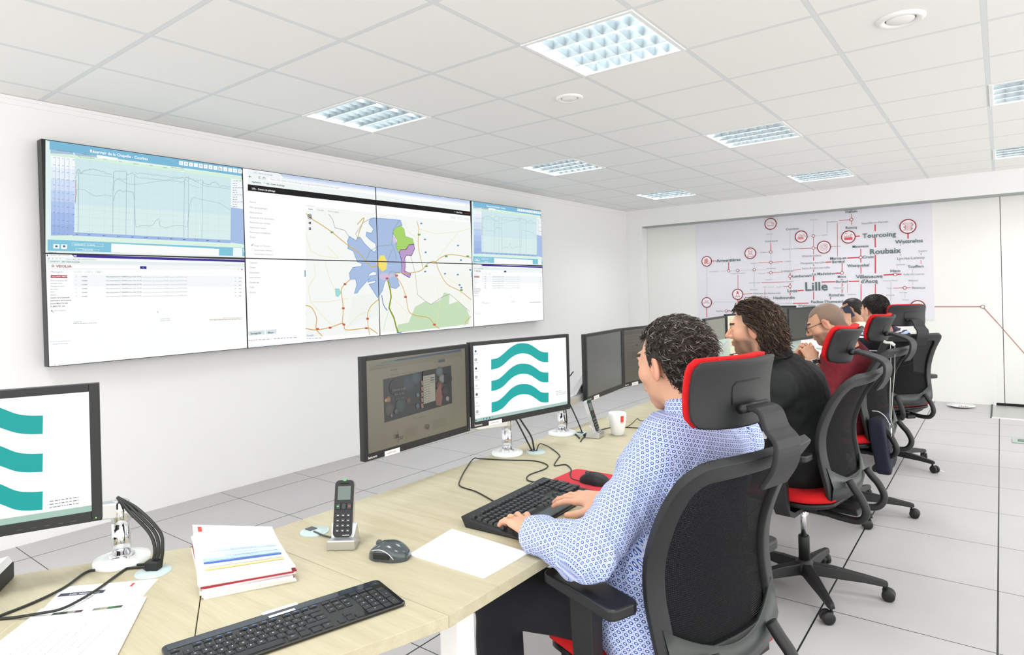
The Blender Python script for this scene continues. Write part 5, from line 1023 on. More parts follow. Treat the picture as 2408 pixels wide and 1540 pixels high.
# tall paper stack
st = thing('paper_stack', 'tall stack of white documents with blue and yellow table on top', 'paper stack', (2.87, -0.44, TOP))
r_ = random.Random(11)
C1 = [(3.112, -0.635), (3.205, -0.468), (2.965, -0.375), (2.812, -0.508)]
def lay(z0, z1, dx, dy, col, rot=0.0, name='paper_layer'):
    b = B(); cx, cy = 3.02, -0.497; P = [((x - cx) * math.cos(rot) - (y - cy) * math.sin(rot) + cx + dx - 2.87, (x - cx) * math.sin(rot) + (y - cy) * math.cos(rot) + cy + dy + 0.44) for x, y in C1]
    b.prism(P, z0, z1); b.build(name, col, st)
M_pp2 = mat('paper_edges', '#f0f0f0', 0.85, var=0.1, vscale=900)
z_ = 0.0; k = 0
for hgt, col in ((.004, M_pp2), (.005, M_pp2), (.0015, mat('crimson_folder', '#a32a3a', 0.6)), (.006, M_pp2), (.004, M_pp2), (.002, mat('crimson_folder', '#a32a3a', 0.6)), (.0028, _mc['crimson_folder']), (.003, M_pp2), (.004, M_pp2), (.003, M_pp2), (.002, M_paper)):
    lay(z_, z_ + hgt, r_.uniform(-.004, .004) if k < 10 else 0, r_.uniform(-.004, .004) if k < 10 else 0, col, r_.uniform(-.03, .03) if k < 10 else 0); z_ += hgt; k += 1
# top sheet curls up at the far edge
def top(c, w, h):
    R0 = c.rect
    def rr(x0, y0, x1, y1, col, mapped=False):
        for q in range(4): R0(x0 + (x1 - x0) * q / 4, y0, x0 + (x1 - x0) * (q + 1) / 4, y1, col, mapped=False)
    c.rect = rr
    c.rect(.012, h * .90, .022, h * .97, '#d8433c', mapped=False); c.text('TABLEAU HEBDOMADAIRE D\'ASTREINTE', (.04, h * .80), .0045, '#6a7f74', mapped=False)
    c.line([(.012, h * .84), (w - .015, h * .84)], .0006, '#b9c8c8', mapped=False)
    for k in range(3): c.grey(.02, w * .8, h * (.74 - k * .05), .003, '#9ab0b0', k, mapped=False)
    c.rect(.012, h * .55, .05, h * .60, '#c9d8ee', mapped=False); c.rect(.05, h * .55, w - .012, h * .60, '#b9cdee', mapped=False); c.rect(.06, h * .44, w - .012, h * .53, '#bcd8f0', mapped=False)
    c.rect(.012, h * .36, w - .012, h * .42, '#a9c2e8', mapped=False); c.rect(.012, h * .31, w - .012, h * .345, '#3a68b8', mapped=False)
    c.rect(.012, h * .24, w - .012, h * .29, '#f8f2d8', mapped=False); c.rect(.012, h * .18, w - .012, h * .215, '#e9cf7c', mapped=False); c.line([(.012, h * .235), (w - .012, h * .235)], .0007, '#5a6a8c', mapped=False)
    for k in range(5): c.grey(.08, .14, h * (.57 - k * .075), .0028, '#5f7fae', k, mapped=False)
NS = 14; zc = TOP + z_; w_ = .20; h_ = .29
def quadpt(u, v):
    p = [(1 - u) * (1 - v) * C1[0][i] + u * (1 - v) * C1[1][i] + u * v * C1[2][i] + (1 - u) * v * C1[3][i] for i in (0, 1)]
    return p[0], p[1], .026 * max(0, (v - .5) / .5) ** 2 * (1 - .55 * u)
b = B(); vs = []; fs = []
for i in range(NS + 1):
    for j in range(5): x, y, zq = quadpt(j / 4, i / NS); vs.append((x - 2.87, y + .44, z_ + .0006 + zq))
for i in range(NS):
    for j in range(4): q = i * 5 + j; fs.append((q, q + 1, q + 6, q + 5))
b.add(vs, fs, 0, True); o = b.build('top_sheet', M_paper, st); s_ = o.modifiers.new('s', 'SOLIDIFY'); s_.thickness = 0.0008
cvv = Canvas((0, 0, 0), (1, 0, 0), (0, 1, 0), clip=(0, 0, w_, h_), step=0.00002); top(cvv, w_, h_); nv = []
for (x, y, z) in cvv.v: X_, Y_, zq = quadpt(x / w_, y / h_); nv.append((X_, Y_, zc + .0014 + z + zq))
cvv.v = nv; cvv.build('print', M_print, st)
# loose papers lower left
pl_ = [Z(145, 1384), Z(388, 1368), Z(232, 1545), Z(-30, 1530)]
ang_ = math.atan2(pl_[1][1] - pl_[0][1], pl_[1][0] - pl_[0][0])
t = sheet('paper_sheets', [Z(150, 1382), Z(372, 1363), Z(250, 1500), Z(40, 1500)], TOP + .0003, .0018, 'white leaflet sheet with a dark title bar, farther one of the loose papers lower left', 'paper')
def doc2(c, w, h):
    c.rect(.012, h - .052, .105, h - .036, '#3d3f52', mapped=False); c.text('Lille Métropole', (.034, h - .048), .007, '#e4e4ec', mapped=False, bold=True)
    for k in range(3): c.grey(.01, .10, h - .062 - k * .006, .0026, '#8d9498', k, mapped=False)
    c.rect(w - .05, h - .03, w - .044, h - .012, '#c8323a', mapped=False)
    for k in range(3): c.grey(.15, .2, h - .05 - k * .012, .0026, '#8d9498', k + 5, mapped=False)
P0 = Z(150, 1382); a2 = math.atan2(Z(372, 1363)[1] - P0[1], Z(372, 1363)[0] - P0[0]); W2 = math.hypot(Z(372, 1363)[0] - P0[0], Z(372, 1363)[1] - P0[1])
printed(t, (P0[0] + math.sin(a2) * .24, P0[1] - math.cos(a2) * .24, TOP + .0022), a2, W2, .24, doc2)
t = sheet('paper_sheets', [Z(98, 1436), Z(345, 1408), Z(268, 1560), Z(-60, 1560)], TOP + .0024, .0025, 'white sheets with two small photo strips, lying nearest the lower left corner', 'paper')
def doc3(c, w, h):
    for x0, cols in ((.03, ('#5a5f58', '#2f3a30', '#8a8c84', '#4a3a44')), (.105, ('#7c8478', '#9c9484', '#3a6a40', '#2f4a34'))):
        for k, cc in enumerate(cols): c.rect(x0 + k * .014, h - .03, x0 + (k + 1) * .014, h - .018, cc, mapped=False)
    for k in range(6): c.grey(.17 + k * .012, .178 + k * .012, h - .02 - (k % 3) * .004, .003, '#8d9498', k, mapped=False)
    c.text('VEOLIA', (w - .03, h - .035), .006, '#c8504c', mapped=False, rot=-1.3)
P0 = Z(98, 1436, TOP + .005); P1_ = Z(345, 1408, TOP + .005); a3 = math.atan2(P1_[1] - P0[1], P1_[0] - P0[0]); W3 = math.hypot(P1_[0] - P0[0], P1_[1] - P0[1])
printed(t, (P0[0] + math.sin(a3) * .2, P0[1] - math.cos(a3) * .2, TOP + .0052), a3, W3, .2, doc3)
t = sheet('paper_sheets', [Z(70, 1462), Z(325, 1432), Z(300, 1475), Z(236, 1560), Z(-90, 1590)], TOP + .0051, .0025, 'topmost white sheets of slanted small print in the lower left corner', 'paper')
def doc4(c, w, h):
    for k in range(9): c.grey(.02 + (k % 2) * .03, .10 + .03 * (k % 3), h - .03 - k * .016, .0024, '#7d878c', k, mapped=False)
P0 = Z(70, 1462, TOP + .008); P1_ = Z(-90, 1590, TOP + .008); a4 = math.atan2(P0[1] - P1_[1], P0[0] - P1_[0])
printed(t, (P1_[0], P1_[1], TOP + .0078), a4, .2, .2, lambda c, w, h: None if False else [c.grey(.02, .19, .01 - 0 + .02, .001, '#fbfbfb', 1, mapped=False)][0])
o = printed(t, (P1_[0] + math.sin(a4) * .21, P1_[1] - math.cos(a4) * .21, TOP + .0079), a4, .3, .2, doc4)
# document tray at the left edge
tr = thing('document_tray', 'black sloping tray holding white papers at the left picture edge', 'document tray', (2.705, -0.925, TOP), math.radians(-32))
b = B(); b.add([(-.12, -.16, 0), (.12, -.16, 0), (.12, .03, 0), (-.12, .03, 0), (-.12, -.16, .012), (.12, -.16, .012), (.12, .03, .04), (-.12, .03, .04)], [(0, 3, 2, 1), (4, 5, 6, 7), (0, 1, 5, 4), (1, 2, 6, 5), (2, 3, 7, 6), (3, 0, 4, 7)])
b.build('tray', M_black2, tr, bevel=0.004)
b = B(); b.add([(-.11, -.15, .0135), (.095, -.15, .0135), (.095, .03, .0405), (-.11, .03, .0405), (-.11, -.15, .022), (.095, -.15, .022), (.095, .022, .055), (-.11, .022, .055)], [(0, 3, 2, 1), (4, 5, 6, 7), (0, 1, 5, 4), (1, 2, 6, 5), (2, 3, 7, 6), (3, 0, 4, 7)])
b.build('papers', M_pp2, tr)
# note pad near the first man's chest
P_ = [Z(1494, 1029), Z(1537, 1006), Z(1566, 1007), Z(1530, 1035)]
t = sheet('note_card', P_, TOP + .0003, .001, 'pale green printed card with an orange edge beside the first man\'s shoulder', 'card', mat('pale_green_card', '#dcebe0', 0.7))
b = B(); b.tube([(P_[2][0] - t.location.x, P_[2][1] - t.location.y, .002), (P_[3][0] - t.location.x, P_[3][1] - t.location.y, .002)], .0015, 6); b.build('edge_stripe', mat('orange_edge', '#d98a66', 0.6), t)
b = B(); p0 = Z(1543, 1020); b.box((-.012, -.05, 0), (.012, .05, .012), 0, Rz(p0[0] + .03, p0[1] + .06, TOP, -.6), r=.003); tag(b.build('stapler', M_black), 'small black stapler next to the pale green card', 'stapler')

# ---- cables
def zz(l, z=TOP): return [Z(*p, z=z) if len(p) == 2 else (*Z(p[0], p[1], z=p[2]), p[2]) for p in l]
cable(zz([(1180, 1192), (1160, 1180), (1120, 1158), (1083, 1145), (1082, 1130), (1098, 1100), (1114, 1080), (1130, 1080), (1190, 1083), (1255, 1085), (1286, 1094), (1282, 1104), (1245, 1118), (1240, 1130), (1262, 1136), (1296, 1140)]), 'long thin black cable looping from the wired keyboard towards the post')
cable(zz([(1364, 1133), (1346, 1128), (1341, 1118), (1343, 1105), (1330, 1094), (1304, 1096), (1312, 1080), (1316, 1072), (1300, 1058), (1282, 1048)]) + [(2.99, .81, TOP + .03), (2.985, .795, TOP + .004)], 'thin black mouse cable running from the small wired mouse to the grommet')
cable([(2.965, .79, TOP + .006), (2.955, .77, TOP + .05), (2.935, .735, TOP + .13), (2.915, .72, TOP + .17)], 'bundle strand of black cable from grommet up to the first arm, front one', .0035)
cable([(2.97, .80, TOP + .006), (2.965, .79, TOP + .06), (2.945, .76, TOP + .12), (2.92, .74, TOP + .17)], 'bundle strand of black cable from grommet up to the first arm, rear one', .0035)
cable(zz([(1363, 1032), (1352, 1022), (1340, 1020), (1332, 1012)]) + [(2.925, 1.12, .80), (2.91, 1.13, .88)], 'black cable strand rising beside the second post', .003)
cable([(2.975, 1.17, TOP + .005), (2.965, 1.15, .79), (2.93, 1.14, .87)], 'second black cable strand rising beside the second post', .003)
cable(zz([(1408, 1013), (1440, 1006), (1470, 1006), (1505, 1008), (1540, 1012)]), 'black cable passing behind the white mug to the stapler', .0022)
cable(zz([(1472, 1006), (1486, 997), (1499, 985), (1508, 990), (1545, 988), (1558, 980), (1575, 974)]), 'olive cable zigzagging past the mug to the first man\'s neck', .0018, mat_=mat('olive_cable', '#5c5a34', 0.5))
cable([(2.855, 1.09, .985), (2.87, 1.16, .96), (2.86, 1.25, .975), (2.84, 1.32, .99)], 'black cable hanging behind the teal wave monitor to the next screen', .003)
for k, (dx, lab_) in enumerate(((0, 'leftmost'), (.009, 'middle'), (.018, 'rightmost'))):
    cable([(2.862 + dx * .5, -.632 + dx, TOP + .008), (2.868 + dx * .4, -.625 + dx * .8, TOP + .05), (2.85 + dx * .8, -.63 + dx, TOP + .09), (2.80 + dx * .6, -.655 + dx, TOP + .14), (2.752, -.66, TOP + .165)], lab_ + ' thick black strand of the bundle at the corner monitor post', .0042)
b = B(); b.box((-.016, -.012, 0.004), (.016, .012, .026), 0, Rz(2.866, -.628, TOP, .6), r=.003); tag(b.build('cable_clip', M_black), 'black clip holding the cable bundle on the corner grommet', 'cable clip')
cable(zz([(345, 1336), (290, 1340), (230, 1343), (200, 1350), (150, 1382, TOP + .006), (80, 1420), (0, 1452), (-60, 1478)]), 'upper black cable crossing the lower left desk corner', .003)
cable(zz([(340, 1330), (310, 1334), (280, 1352), (230, 1385, TOP + .008), (180, 1415, TOP + .010), (140, 1433, TOP + .012), (95, 1442, TOP + .010), (30, 1456), (-40, 1462)]), 'lower black cable lying over the leaflets in the lower left corner', .003)
cable([(2.985, -.262, TOP + .006), (3.03, -.262, TOP + .004), (3.075, -.255, TOP + .004), (3.10, -.25, TOP + .005)], 'short grey cable from the grommet to the nearer phone cradle', .0025, mat_=M_grey)
cable(zz([(1365, 1040), (1372, 1031), (1388, 1026), (1404, 1024)]), 'short black cable from grommet to the phone seen edge-on', .0025)

# ---- clutter on the third desk
t = thing('tissue_box', 'small white box with pink and blue print below the cream monitor', 'box', (3.02, 3.62, TOP), math.radians(60))
b = B(); b.box((-.055, -.03, 0), (.055, .03, .12), r=.003); b.build('carton', M_white, t)
sv = Canvas((-.05, -.0306, 0), (1, 0, 0), (0, 0, 1), step=.0001); sv.rect(.005, .005, .095, .045, '#e8a8cc', mapped=False); sv.ring((.05, .055), .03, 0, '#fff', mapped=False, fill='#f4f6fc'); sv.text('soft', (.028, .05), .022, '#3a6cc8', mapped=False, bold=True); sv.rect(.02, .09, .08, .1, '#5a8ce0', mapped=False)
o = sv.build('print', M_print, None); o.parent = t
cable([(2.95, 3.05, TOP + .01), (2.94, 3.1, .86), (2.98, 3.2, .87), (3.02, 3.28, .80), (3.0, 3.34, TOP + .01)], 'black cable arching over the third desk behind the phone', .004)
cable([(2.93, 3.1, TOP + .01), (2.93, 3.16, .84), (2.97, 3.26, .84), (3.0, 3.36, TOP + .01)], 'inner black cable arch on the third desk', .004)
cable([(3.08, 3.3, TOP + .003), (3.12, 3.42, TOP + .02), (3.15, 3.5, TOP + .003)], 'thin dark cable curving on the third desk by the tissue box', .002)
b = B(); b.box((2.95, 4.26 - .4, TOP), (3.01, 3.93, TOP + .17), r=.004); tag(b.build('desk_organiser', mat('cream_plastic', '#e2dfc8', 0.5)), 'cream upright file holder beside the dark far monitor', 'file holder')
b = B(); b.box((3.02, 3.86, TOP), (3.10, 3.95, TOP + .15), r=.004); tag(b.build('desk_organiser', mat('grey_file_box', '#c9ccc4', 0.5)), 'light grey file box right of the cream one on the desk', 'file holder')
t = thing('paper_cup', 'small white cup in front of the shaven-headed man\'s watch', 'cup', (3.24, 3.86, TOP + .0005)); b = B(); b.lathe([(.001, 0), (.026, 0), (.036, .08), (.034, .08), (.025, .003), (.001, .003)], 24, cap=False); b.build('cup', M_white, t)
b = B(); rr_ = random.Random(4); vs = []; fs = []; NU, NV = 20, 12
for i in range(NV + 1):
    th = math.pi / 2 * i / NV
    for k in range(NU):
        a = 2 * math.pi * k / NU; q = 1 + .16 * math.sin(3 * a + i) + .1 * math.sin(7 * a - 2 * i) + .05 * math.sin(11 * a + 4 * i)
        vs.append((3.28 + .13 * math.cos(a) * math.cos(th) * q, 4.12 + .17 * math.sin(a) * math.cos(th) * q, TOP + .001 + .15 * math.sin(th) * (1 + .12 * math.sin(5 * a))))
for i in range(NV):
    for k in range(NU): fs.append((i * NU + k, i * NU + (k + 1) % NU, (i + 1) * NU + (k + 1) % NU, (i + 1) * NU + k))
b.add(vs, fs, 0, True); tag(b.build('plastic_bag', mat('white_bag', '#f6f6f6', 0.35, bump=.4, bscale=60)), 'crumpled white plastic bag on the desk before the shaven-headed man', 'bag')
b = B(); b.tube([(3.42, 3.98, TOP + .012), (3.46, 4.12, TOP + .014)], .007, 8); tag(b.build('pen', mat('blue_pen', '#2f80d0', 0.3)), 'blue pen next to the white bag', 'pen')
b = B(); b.prism(quad((3.38, 3.72), .3, .21, .297), TOP + .0004, TOP + .002); tag(b.build('paper_sheets', M_paper), 'white sheet under the shaven-headed man\'s hands', 'paper')
b = B(); b.prism(quad((3.4, 4.05), .1, .21, .297), TOP + .0004, TOP + .002); tag(b.build('paper_sheets', M_paper), 'white sheet beside the blue pen', 'paper')

# ---- floor things at the back
t = thing('plate', 'white plate with crumbs lying on the floor by the back wall', 'plate', (4.12, 7.28, 0.0015))
b = B(); b.lathe([(.001, .003), (.07, .003), (.13, .022), (.128, .026), (.068, .008), (.001, .008)], 40, cap=False); o = b.build('dish', _mc['white_porcelain'], t)
b = B()
for k in range(5): b.box((-.02 + k * .018, -.02 + (k % 2) * .02, .010), (-.008 + k * .018, -.005 + (k % 2) * .02, .016), r=.002)
b.build('crumbs', mat('brown_crumbs', '#8a6a5a', 0.8), t)
t = thing('floor_socket', 'grey-green floor socket plate at the right picture edge', 'floor socket', (4.645, 5.68, 0.001))
b = B(); b.box((-.1, -.1, 0), (.1, .1, .006)); b.build('plate', mat('greenish_steel', '#a8b8ae', 0.4, 0.3), t, bevel=.002)
b = B(); b.box((-.06, -.05, .006), (-.005, .05, .009)); b.box((.01, -.05, .006), (.06, .05, .009)); b.build('covers', mat('greenish_dark', '#5f7068', 0.5), t)
b = B(); b.tube([(4.70 + .05 * math.cos(a / 12 * 2 * math.pi), 6.25 + .05 * math.sin(a / 12 * 2 * math.pi), .003) for a in range(13)], .003, 6); tag(b.build('floor_ring', M_grey), 'thin ring handle on the floor tile above the floor socket', 'ring')
b = B(); b.box((-.03, -.004, 0), (.03, .004, .001), 0, Rz(4.12, 4.3, .0002, -.8)); tag(b.build('paper_scrap', M_paper), 'tiny white scrap on the floor tiles in the aisle', 'paper scrap')
# ------------------------------------------------------------------ office chairs
M_net = None
def net_mat():
    m, nt, b_ = new_mat('black_mesh_fabric'); tc = N_(nt, 'ShaderNodeTexCoord'); sp = N_(nt, 'ShaderNodeSeparateXYZ'); nt.links.new(tc.outputs['Object'], sp.inputs[0])
    w1 = MA(nt, 'SINE', MA(nt, 'MULTIPLY', sp.outputs[2], 2 * math.pi / 0.0045)); w2 = MA(nt, 'SINE', MA(nt, 'MULTIPLY', sp.outputs[0], 2 * math.pi / 0.006))
    h = MA(nt, 'MULTIPLY', MA(nt, 'GREATER_THAN', w1, 0.25), MA(nt, 'GREATER_THAN', w2, 0.1))
    nt.links.new(MIX(nt, MA(nt, 'MULTIPLY_ADD', w1, 0.5, 0.5), (0.004, 0.004, 0.005), (0.016, 0.016, 0.018)), b_.inputs['Base Color'])
    nt.links.new(MA(nt, 'SUBTRACT', 1.0, MA(nt, 'MULTIPLY', h, 0.16)), b_.inputs['Alpha']); b_.inputs['Roughness'].default_value = 0.85; b_.inputs['Specular IOR Level'].default_value = 0.12
    return m
M_net = net_mat()
M_frame = mat('chair_frame_plastic', '#17191a', 0.45, bump=0.25, bscale=1400)
_bp = spline([(0, -.212, 0), (.10, -.220, 0), (.24, -.204, 0), (.40, -.188, 0), (.56, -.192, 0), (.74, -.225, 0), (.88, -.268, 0), (1.0, -.318, 0)], 6)
BV = [p.x for p in _bp]; BY = [p.y for p in _bp]
def backmap(u, v):
    """u -1..1 across, v 0..1 bottom to top -> local point of the back (y rearwards is negative)"""
    y = float(np.interp(v, BV, BY))
    w = .215 + .012 * math.sin(math.pi * min(max(v, 0), 1)) + .018 * v
    return Vector((u * w, y + .045 * u * u * (1 - .35 * v), .475 + .535 * v))
def shell_ring(outer, inner, mp, th, name, m, parent, bev=0.004):
    n = len(outer); vs = []; fs = []
    def nrm(u, v):
        a = mp(u + .01, v) - mp(u - .01, v); c = mp(u, min(v + .01, 1)) - mp(u, max(v - .01, 0)); return a.cross(c).normalized()
    rings = []
    for lst in (outer, inner):
        f = [mp(*p) + nrm(*p) * (-th[0]) for p in lst]; bk = [mp(*p) + nrm(*p) * th[1] for p in lst]; rings.append((f, bk))
    vs = rings[0][0] + rings[0][1] + rings[1][0] + rings[1][1]
    for i in range(n):
        j = (i + 1) % n
        fs += [(i, j, n + j, n + i), (2 * n + i, 3 * n + i, 3 * n + j, 2 * n + j), (i, 2 * n + i, 2 * n + j, j), (n + i, n + j, 3 * n + j, 3 * n + i)]
    b = B(); b.add([v[:] for v in vs], fs, 0, True); return b.build(name, m, parent, bevel=bev, bseg=3)
def make_chair():
    t = thing('office_chair', '', 'chair')
    # base
    b = B(); b.lathe([(.001, .065), (.036, .065), (.042, .075), (.042, .115), (.030, .128), (.028, .132), (.001, .132)], 24); b.build('base_hub', M_frame, t)
    for k in range(5):
        a = 2 * math.pi * k / 5 + 0.04; R = Matrix.Rotation(a, 4, 'Z'); lg = B(); sec = [(.03, .026, .120, .070), (.12, .024, .115, .068), (.24, .019, .098, .066), (.315, .016, .085, .060), (.33, .012, .080, .062)]
        vs = []; fs = []
        for x, w, zt, zb in sec: vs += [(x, -w, zb), (x, w, zb), (x, w * .72, zt), (x, -w * .72, zt)]
        for i in range(len(sec) - 1):
            for j in range(4): fs.append((4 * i + j, 4 * i + (j + 1) % 4, 4 * i + 4 + (j + 1) % 4, 4 * i + 4 + j))
        fs += [(3, 2, 1, 0), (16, 17, 18, 19)]; lg.add(vs, fs, 0, False, R); lgo = lg.build('base_leg', M_frame, t, bevel=.005, bseg=3)
        cs = B(); M = R @ Matrix.Translation((.315, 0, 0)) @ Matrix.Rotation(.9 + k * 1.3, 4, 'Z')
        cs.lathe([(.006, .045), (.006, .066)], 10, M=M)
        for s in (-1, 1): cs.lathe([(.001, -.009), (.022, -.009), (.026, -.006), (.026, .006), (.022, .009), (.001, .009)], 22, M=M @ Matrix.Translation((.016, s * .013, .026)) @ Matrix.Rotation(math.pi / 2, 4, 'X'))
        cs.box((-.008, -.006, .022), (.03, .006, .050), 0, M, r=.003); cs.build('caster', M_black, lgo)
    b = B(); b.lathe([(.024, .128), (.024, .235), (.022, .24)], 20); b.build('gas_sleeve', M_black, t)
    b = B(); b.lathe([(.013, .236), (.013, .40)], 18); b.build('gas_piston', M_chrome, t)
    b = B(); b.box((-.09, -.13, .375), (.09, .12, .415), r=.012); b.box((-.035, -.24, .385), (.035, -.10, .41), r=.008); b.build('tilt_mechanism', M_black, t)
    # seat: cushion + shell
    def seat_pt(u, v, lift):   # u across, v back..front
        w = .235 + .012 * math.sin(math.pi * v); y = -.20 + .455 * v
        z = .452 + .012 * abs(u) ** 2 - .010 * math.sin(math.pi * v) - .050 * max(0, (v - .72) / .28) ** 2 + .010 * max(0, (.2 - v) / .2) + lift
        return (u * w, y, z)
    for nm, z0, z1, m, e in (('seat_cushion', -.002, .050, M_red, .99), ('seat_shell', -.026, .000, M_black, .96)):
        b = B(); NU, NV = 16, 18; vs = []; fs = []
        for s, zz_ in ((0, z1), (1, z0)):
            for i in range(NV + 1):
                for j in range(NU + 1):
                    u = -1 + 2 * j / NU; v = i / NV
                    # round the plan corners
                    q = 1 - .22 * max(0, (abs(2 * v - 1) - .5) / .5) ** 2.2; ed = max(abs(u), abs(2 * v - 1)); dz = -.022 * max(0, (ed - .8) / .2) ** 2 if s == 0 and nm == 'seat_cushion' else (.010 * max(0, (ed - .8) / .2) ** 2 if s == 1 else 0)
                    vs.append(seat_pt(u * q * e, v * e + (1 - e) / 2, zz_ + dz))
        K_ = (NU + 1) * (NV + 1)
        for i in range(NV):
            for j in range(NU):
                q = i * (NU + 1) + j; fs.append((q, q + 1, q + NU + 2, q + NU + 1)); fs.append((K_ + q, K_ + q + NU + 1, K_ + q + NU + 2, K_ + q + 1))
        ring = [j for j in range(NU + 1)] + [i * (NU + 1) + NU for i in range(1, NV + 1)] + [NV * (NU + 1) + j for j in range(NU - 1, -1, -1)] + [i * (NU + 1) for i in range(NV - 1, 0, -1)]
        for a, c in zip(ring, ring[1:] + ring[:1]): fs.append((a, a + K_, c + K_, c))
        b.add(vs, fs, 0, True); b.build(nm, m, t)
    # back frame
    def outl(mx, bt, tp, r, n=7):
        P = []
        for sx, sy, a0 in ((1, 1, 0), (-1, 1, 90), (-1, -1, 180), (1, -1, 270)):
            for k in range(n + 1):
                a = math.radians(a0 + 90 * k / n); cx_ = sx * (mx - r[0]); cy_ = (tp - r[1]) if sy > 0 else (bt + r[1]); P.append((cx_ + r[0] * math.cos(a), cy_ + r[1] * math.sin(a)))
        Q = []
        for i in range(len(P)):
            p, q = P[i], P[(i + 1) % len(P)]; m_ = max(1, int(max(abs(p[0] - q[0]) / .22, abs(p[1] - q[1]) / .09)))
            for k in range(m_): Q.append((p[0] + (q[0] - p[0]) * k / m_, p[1] + (q[1] - p[1]) * k / m_))
        return Q
    o_ = outl(1.0, 0.0, 1.0, (.22, .10)); i_ = outl(.80, .16, .915, (.16, .075))
    n = len(o_); i2 = []
    ii = outl(.80, .16, .915, (.16, .075))
    # same point count by matching parameters
    def resample(P, n):
        L = [0]
        for a, c in zip(P, P[1:] + P[:1]): L.append(L[-1] + math.hypot((c[0] - a[0]) * .45, c[1] - a[1]))
        out = []; j = 0
        for k in range(n):
            s = L[-1] * k / n
            while L[j + 1] < s: j += 1
            tt = (s - L[j]) / max(1e-9, L[j + 1] - L[j]); a = P[j]; c = P[(j + 1) % len(P)]; out.append((a[0] + (c[0] - a[0]) * tt, a[1] + (c[1] - a[1]) * tt))
        return out
    N = 84; oo = resample(o_, N); inn = resample(ii, N)
    # align inner to outer by angle
    inn2 = []
    for (u, v) in oo:
        a = math.atan2(v - .54, u * .5); best = min(inn, key=lambda p: abs(math.atan2(math.sin(math.atan2(p[1] - .54, p[0] * .5) - a), math.cos(math.atan2(p[1] - .54, p[0] * .5) - a)))); inn2.append(best)
    shell_ring(oo, inn2, backmap, (.010, .012), 'back_frame', M_frame, t)
    b = B(); NU, NV = 14, 22; vs = []; fs = []
    for i in range(NV + 1):
        for j in range(NU + 1): p = backmap((-.84 + 1.68 * j / NU), .13 + .80 * i / NV); vs.append((p.x, p.y + .006, p.z))
    for i in range(NV):
        for j in range(NU): q = i * (NU + 1) + j; fs.append((q, q + 1, q + NU + 2, q + NU + 1))
    b.add(vs, fs, 0, True); o = b.build('back_mesh', M_net, t)
    # lumbar lip along the lower frame, and the loop carrying the back
    b = B(); vs = []; fs = []; N2 = 18
    for i in range(N2 + 1):
        u = -.92 + 1.84 * i / N2; d = .10 * (1 - u * u)
        for (v_, off) in ((.30 - d * 1.6, .014), (.13 - d * .4, .020), (.02 , .016), (.02, -.004), (.13 - d * .4, .002), (.30 - d * 1.6, .004)):
            p = backmap(u, max(v_, 0.0)); vs.append((p.x, p.y - off, p.z))
    for i in range(N2):
        for j in range(6): fs.append((6 * i + j, 6 * i + (j + 1) % 6, 6 * i + 6 + (j + 1) % 6, 6 * i + 6 + j))
    b.add(vs, fs, 0, True); b.build('lumbar_band', mat('lumbar_band_plastic', '#333a38', 0.4), t)
    for s in (-1, 1):
        b = B(); P = spline([(s * .085, -.10, .398), (s * .10, -.20, .392), (s * .115, -.275, .400), (s * .125, -.300, .445), (s * .125, -.282, .495), (s * .12, -.255, .53), (s * .115, -.235, .56)], 6); b.tube(P, .017, 10, flat=.9, up=(0, 0, 1)); b.build('back_support', M_frame, t)
    # arm rests
    for s in (-1, 1):
        b = B(); M = Matrix.Translation((s * .275, -.01, .655)) @ Matrix.Rotation(s * .06, 4, 'Z'); P = rrect(.088, .26, .022, 4); n = len(P); b.prism(P, 0, .028, 0, M); ap = b.build('arm_pad', mat('arm_pad_rubber', '#15171a', 0.4), t, bevel=.006, bseg=3)
        b = B(); sec = [((s * .275, .0, .655), (.018, .038)), ((s * .278, -.005, .56), (.017, .036)), ((s * .280, -.012, .46), (.016, .034)), ((s * .262, -.015, .415), (.014, .032)), ((s * .21, -.015, .395), (.012, .03)), ((s * .08, -.015, .392), (.010, .028))]
        vs = []; fs = []
        for (x, y, z), (a, c) in sec:
            ax_ = (a, 0) if z > .43 else (0, a)
            vs += [(x - ax_[0], y - c, z - ax_[1]), (x + ax_[0], y - c, z + ax_[1]), (x + ax_[0], y + c, z + ax_[1]), (x - ax_[0], y + c, z - ax_[1])] if z > .43 else [(x, y - c, z - a), (x, y - c, z + a), (x, y + c, z + a), (x, y + c, z - a)] if s < 0 else [(x, y - c, z + a), (x, y - c, z - a), (x, y + c, z - a), (x, y + c, z + a)]
        for i in range(len(sec) - 1):
            for j in range(4): fs.append((4 * i + j, 4 * i + (j + 1) % 4, 4 * i + 4 + (j + 1) % 4, 4 * i + 4 + j))
        fs += [(3, 2, 1, 0), (20, 21, 22, 23)]; b.add(vs, fs, 0, False); b.build('arm_post', M_frame, t, bevel=.006, bseg=3)
    return t
def headmap(tilt, zc, yc):
    def f(u, v):
        hw = .152; hh = .080; x = u * hw; z = (v - .5) * 2 * hh; y = .038 * u * u + .010 * math.sin((v) * math.pi)
        q = Vector((x, y, z)); q.rotate(Matrix.Rotation(tilt, 3, 'X')); return q + Vector((0, yc, zc))
    return f
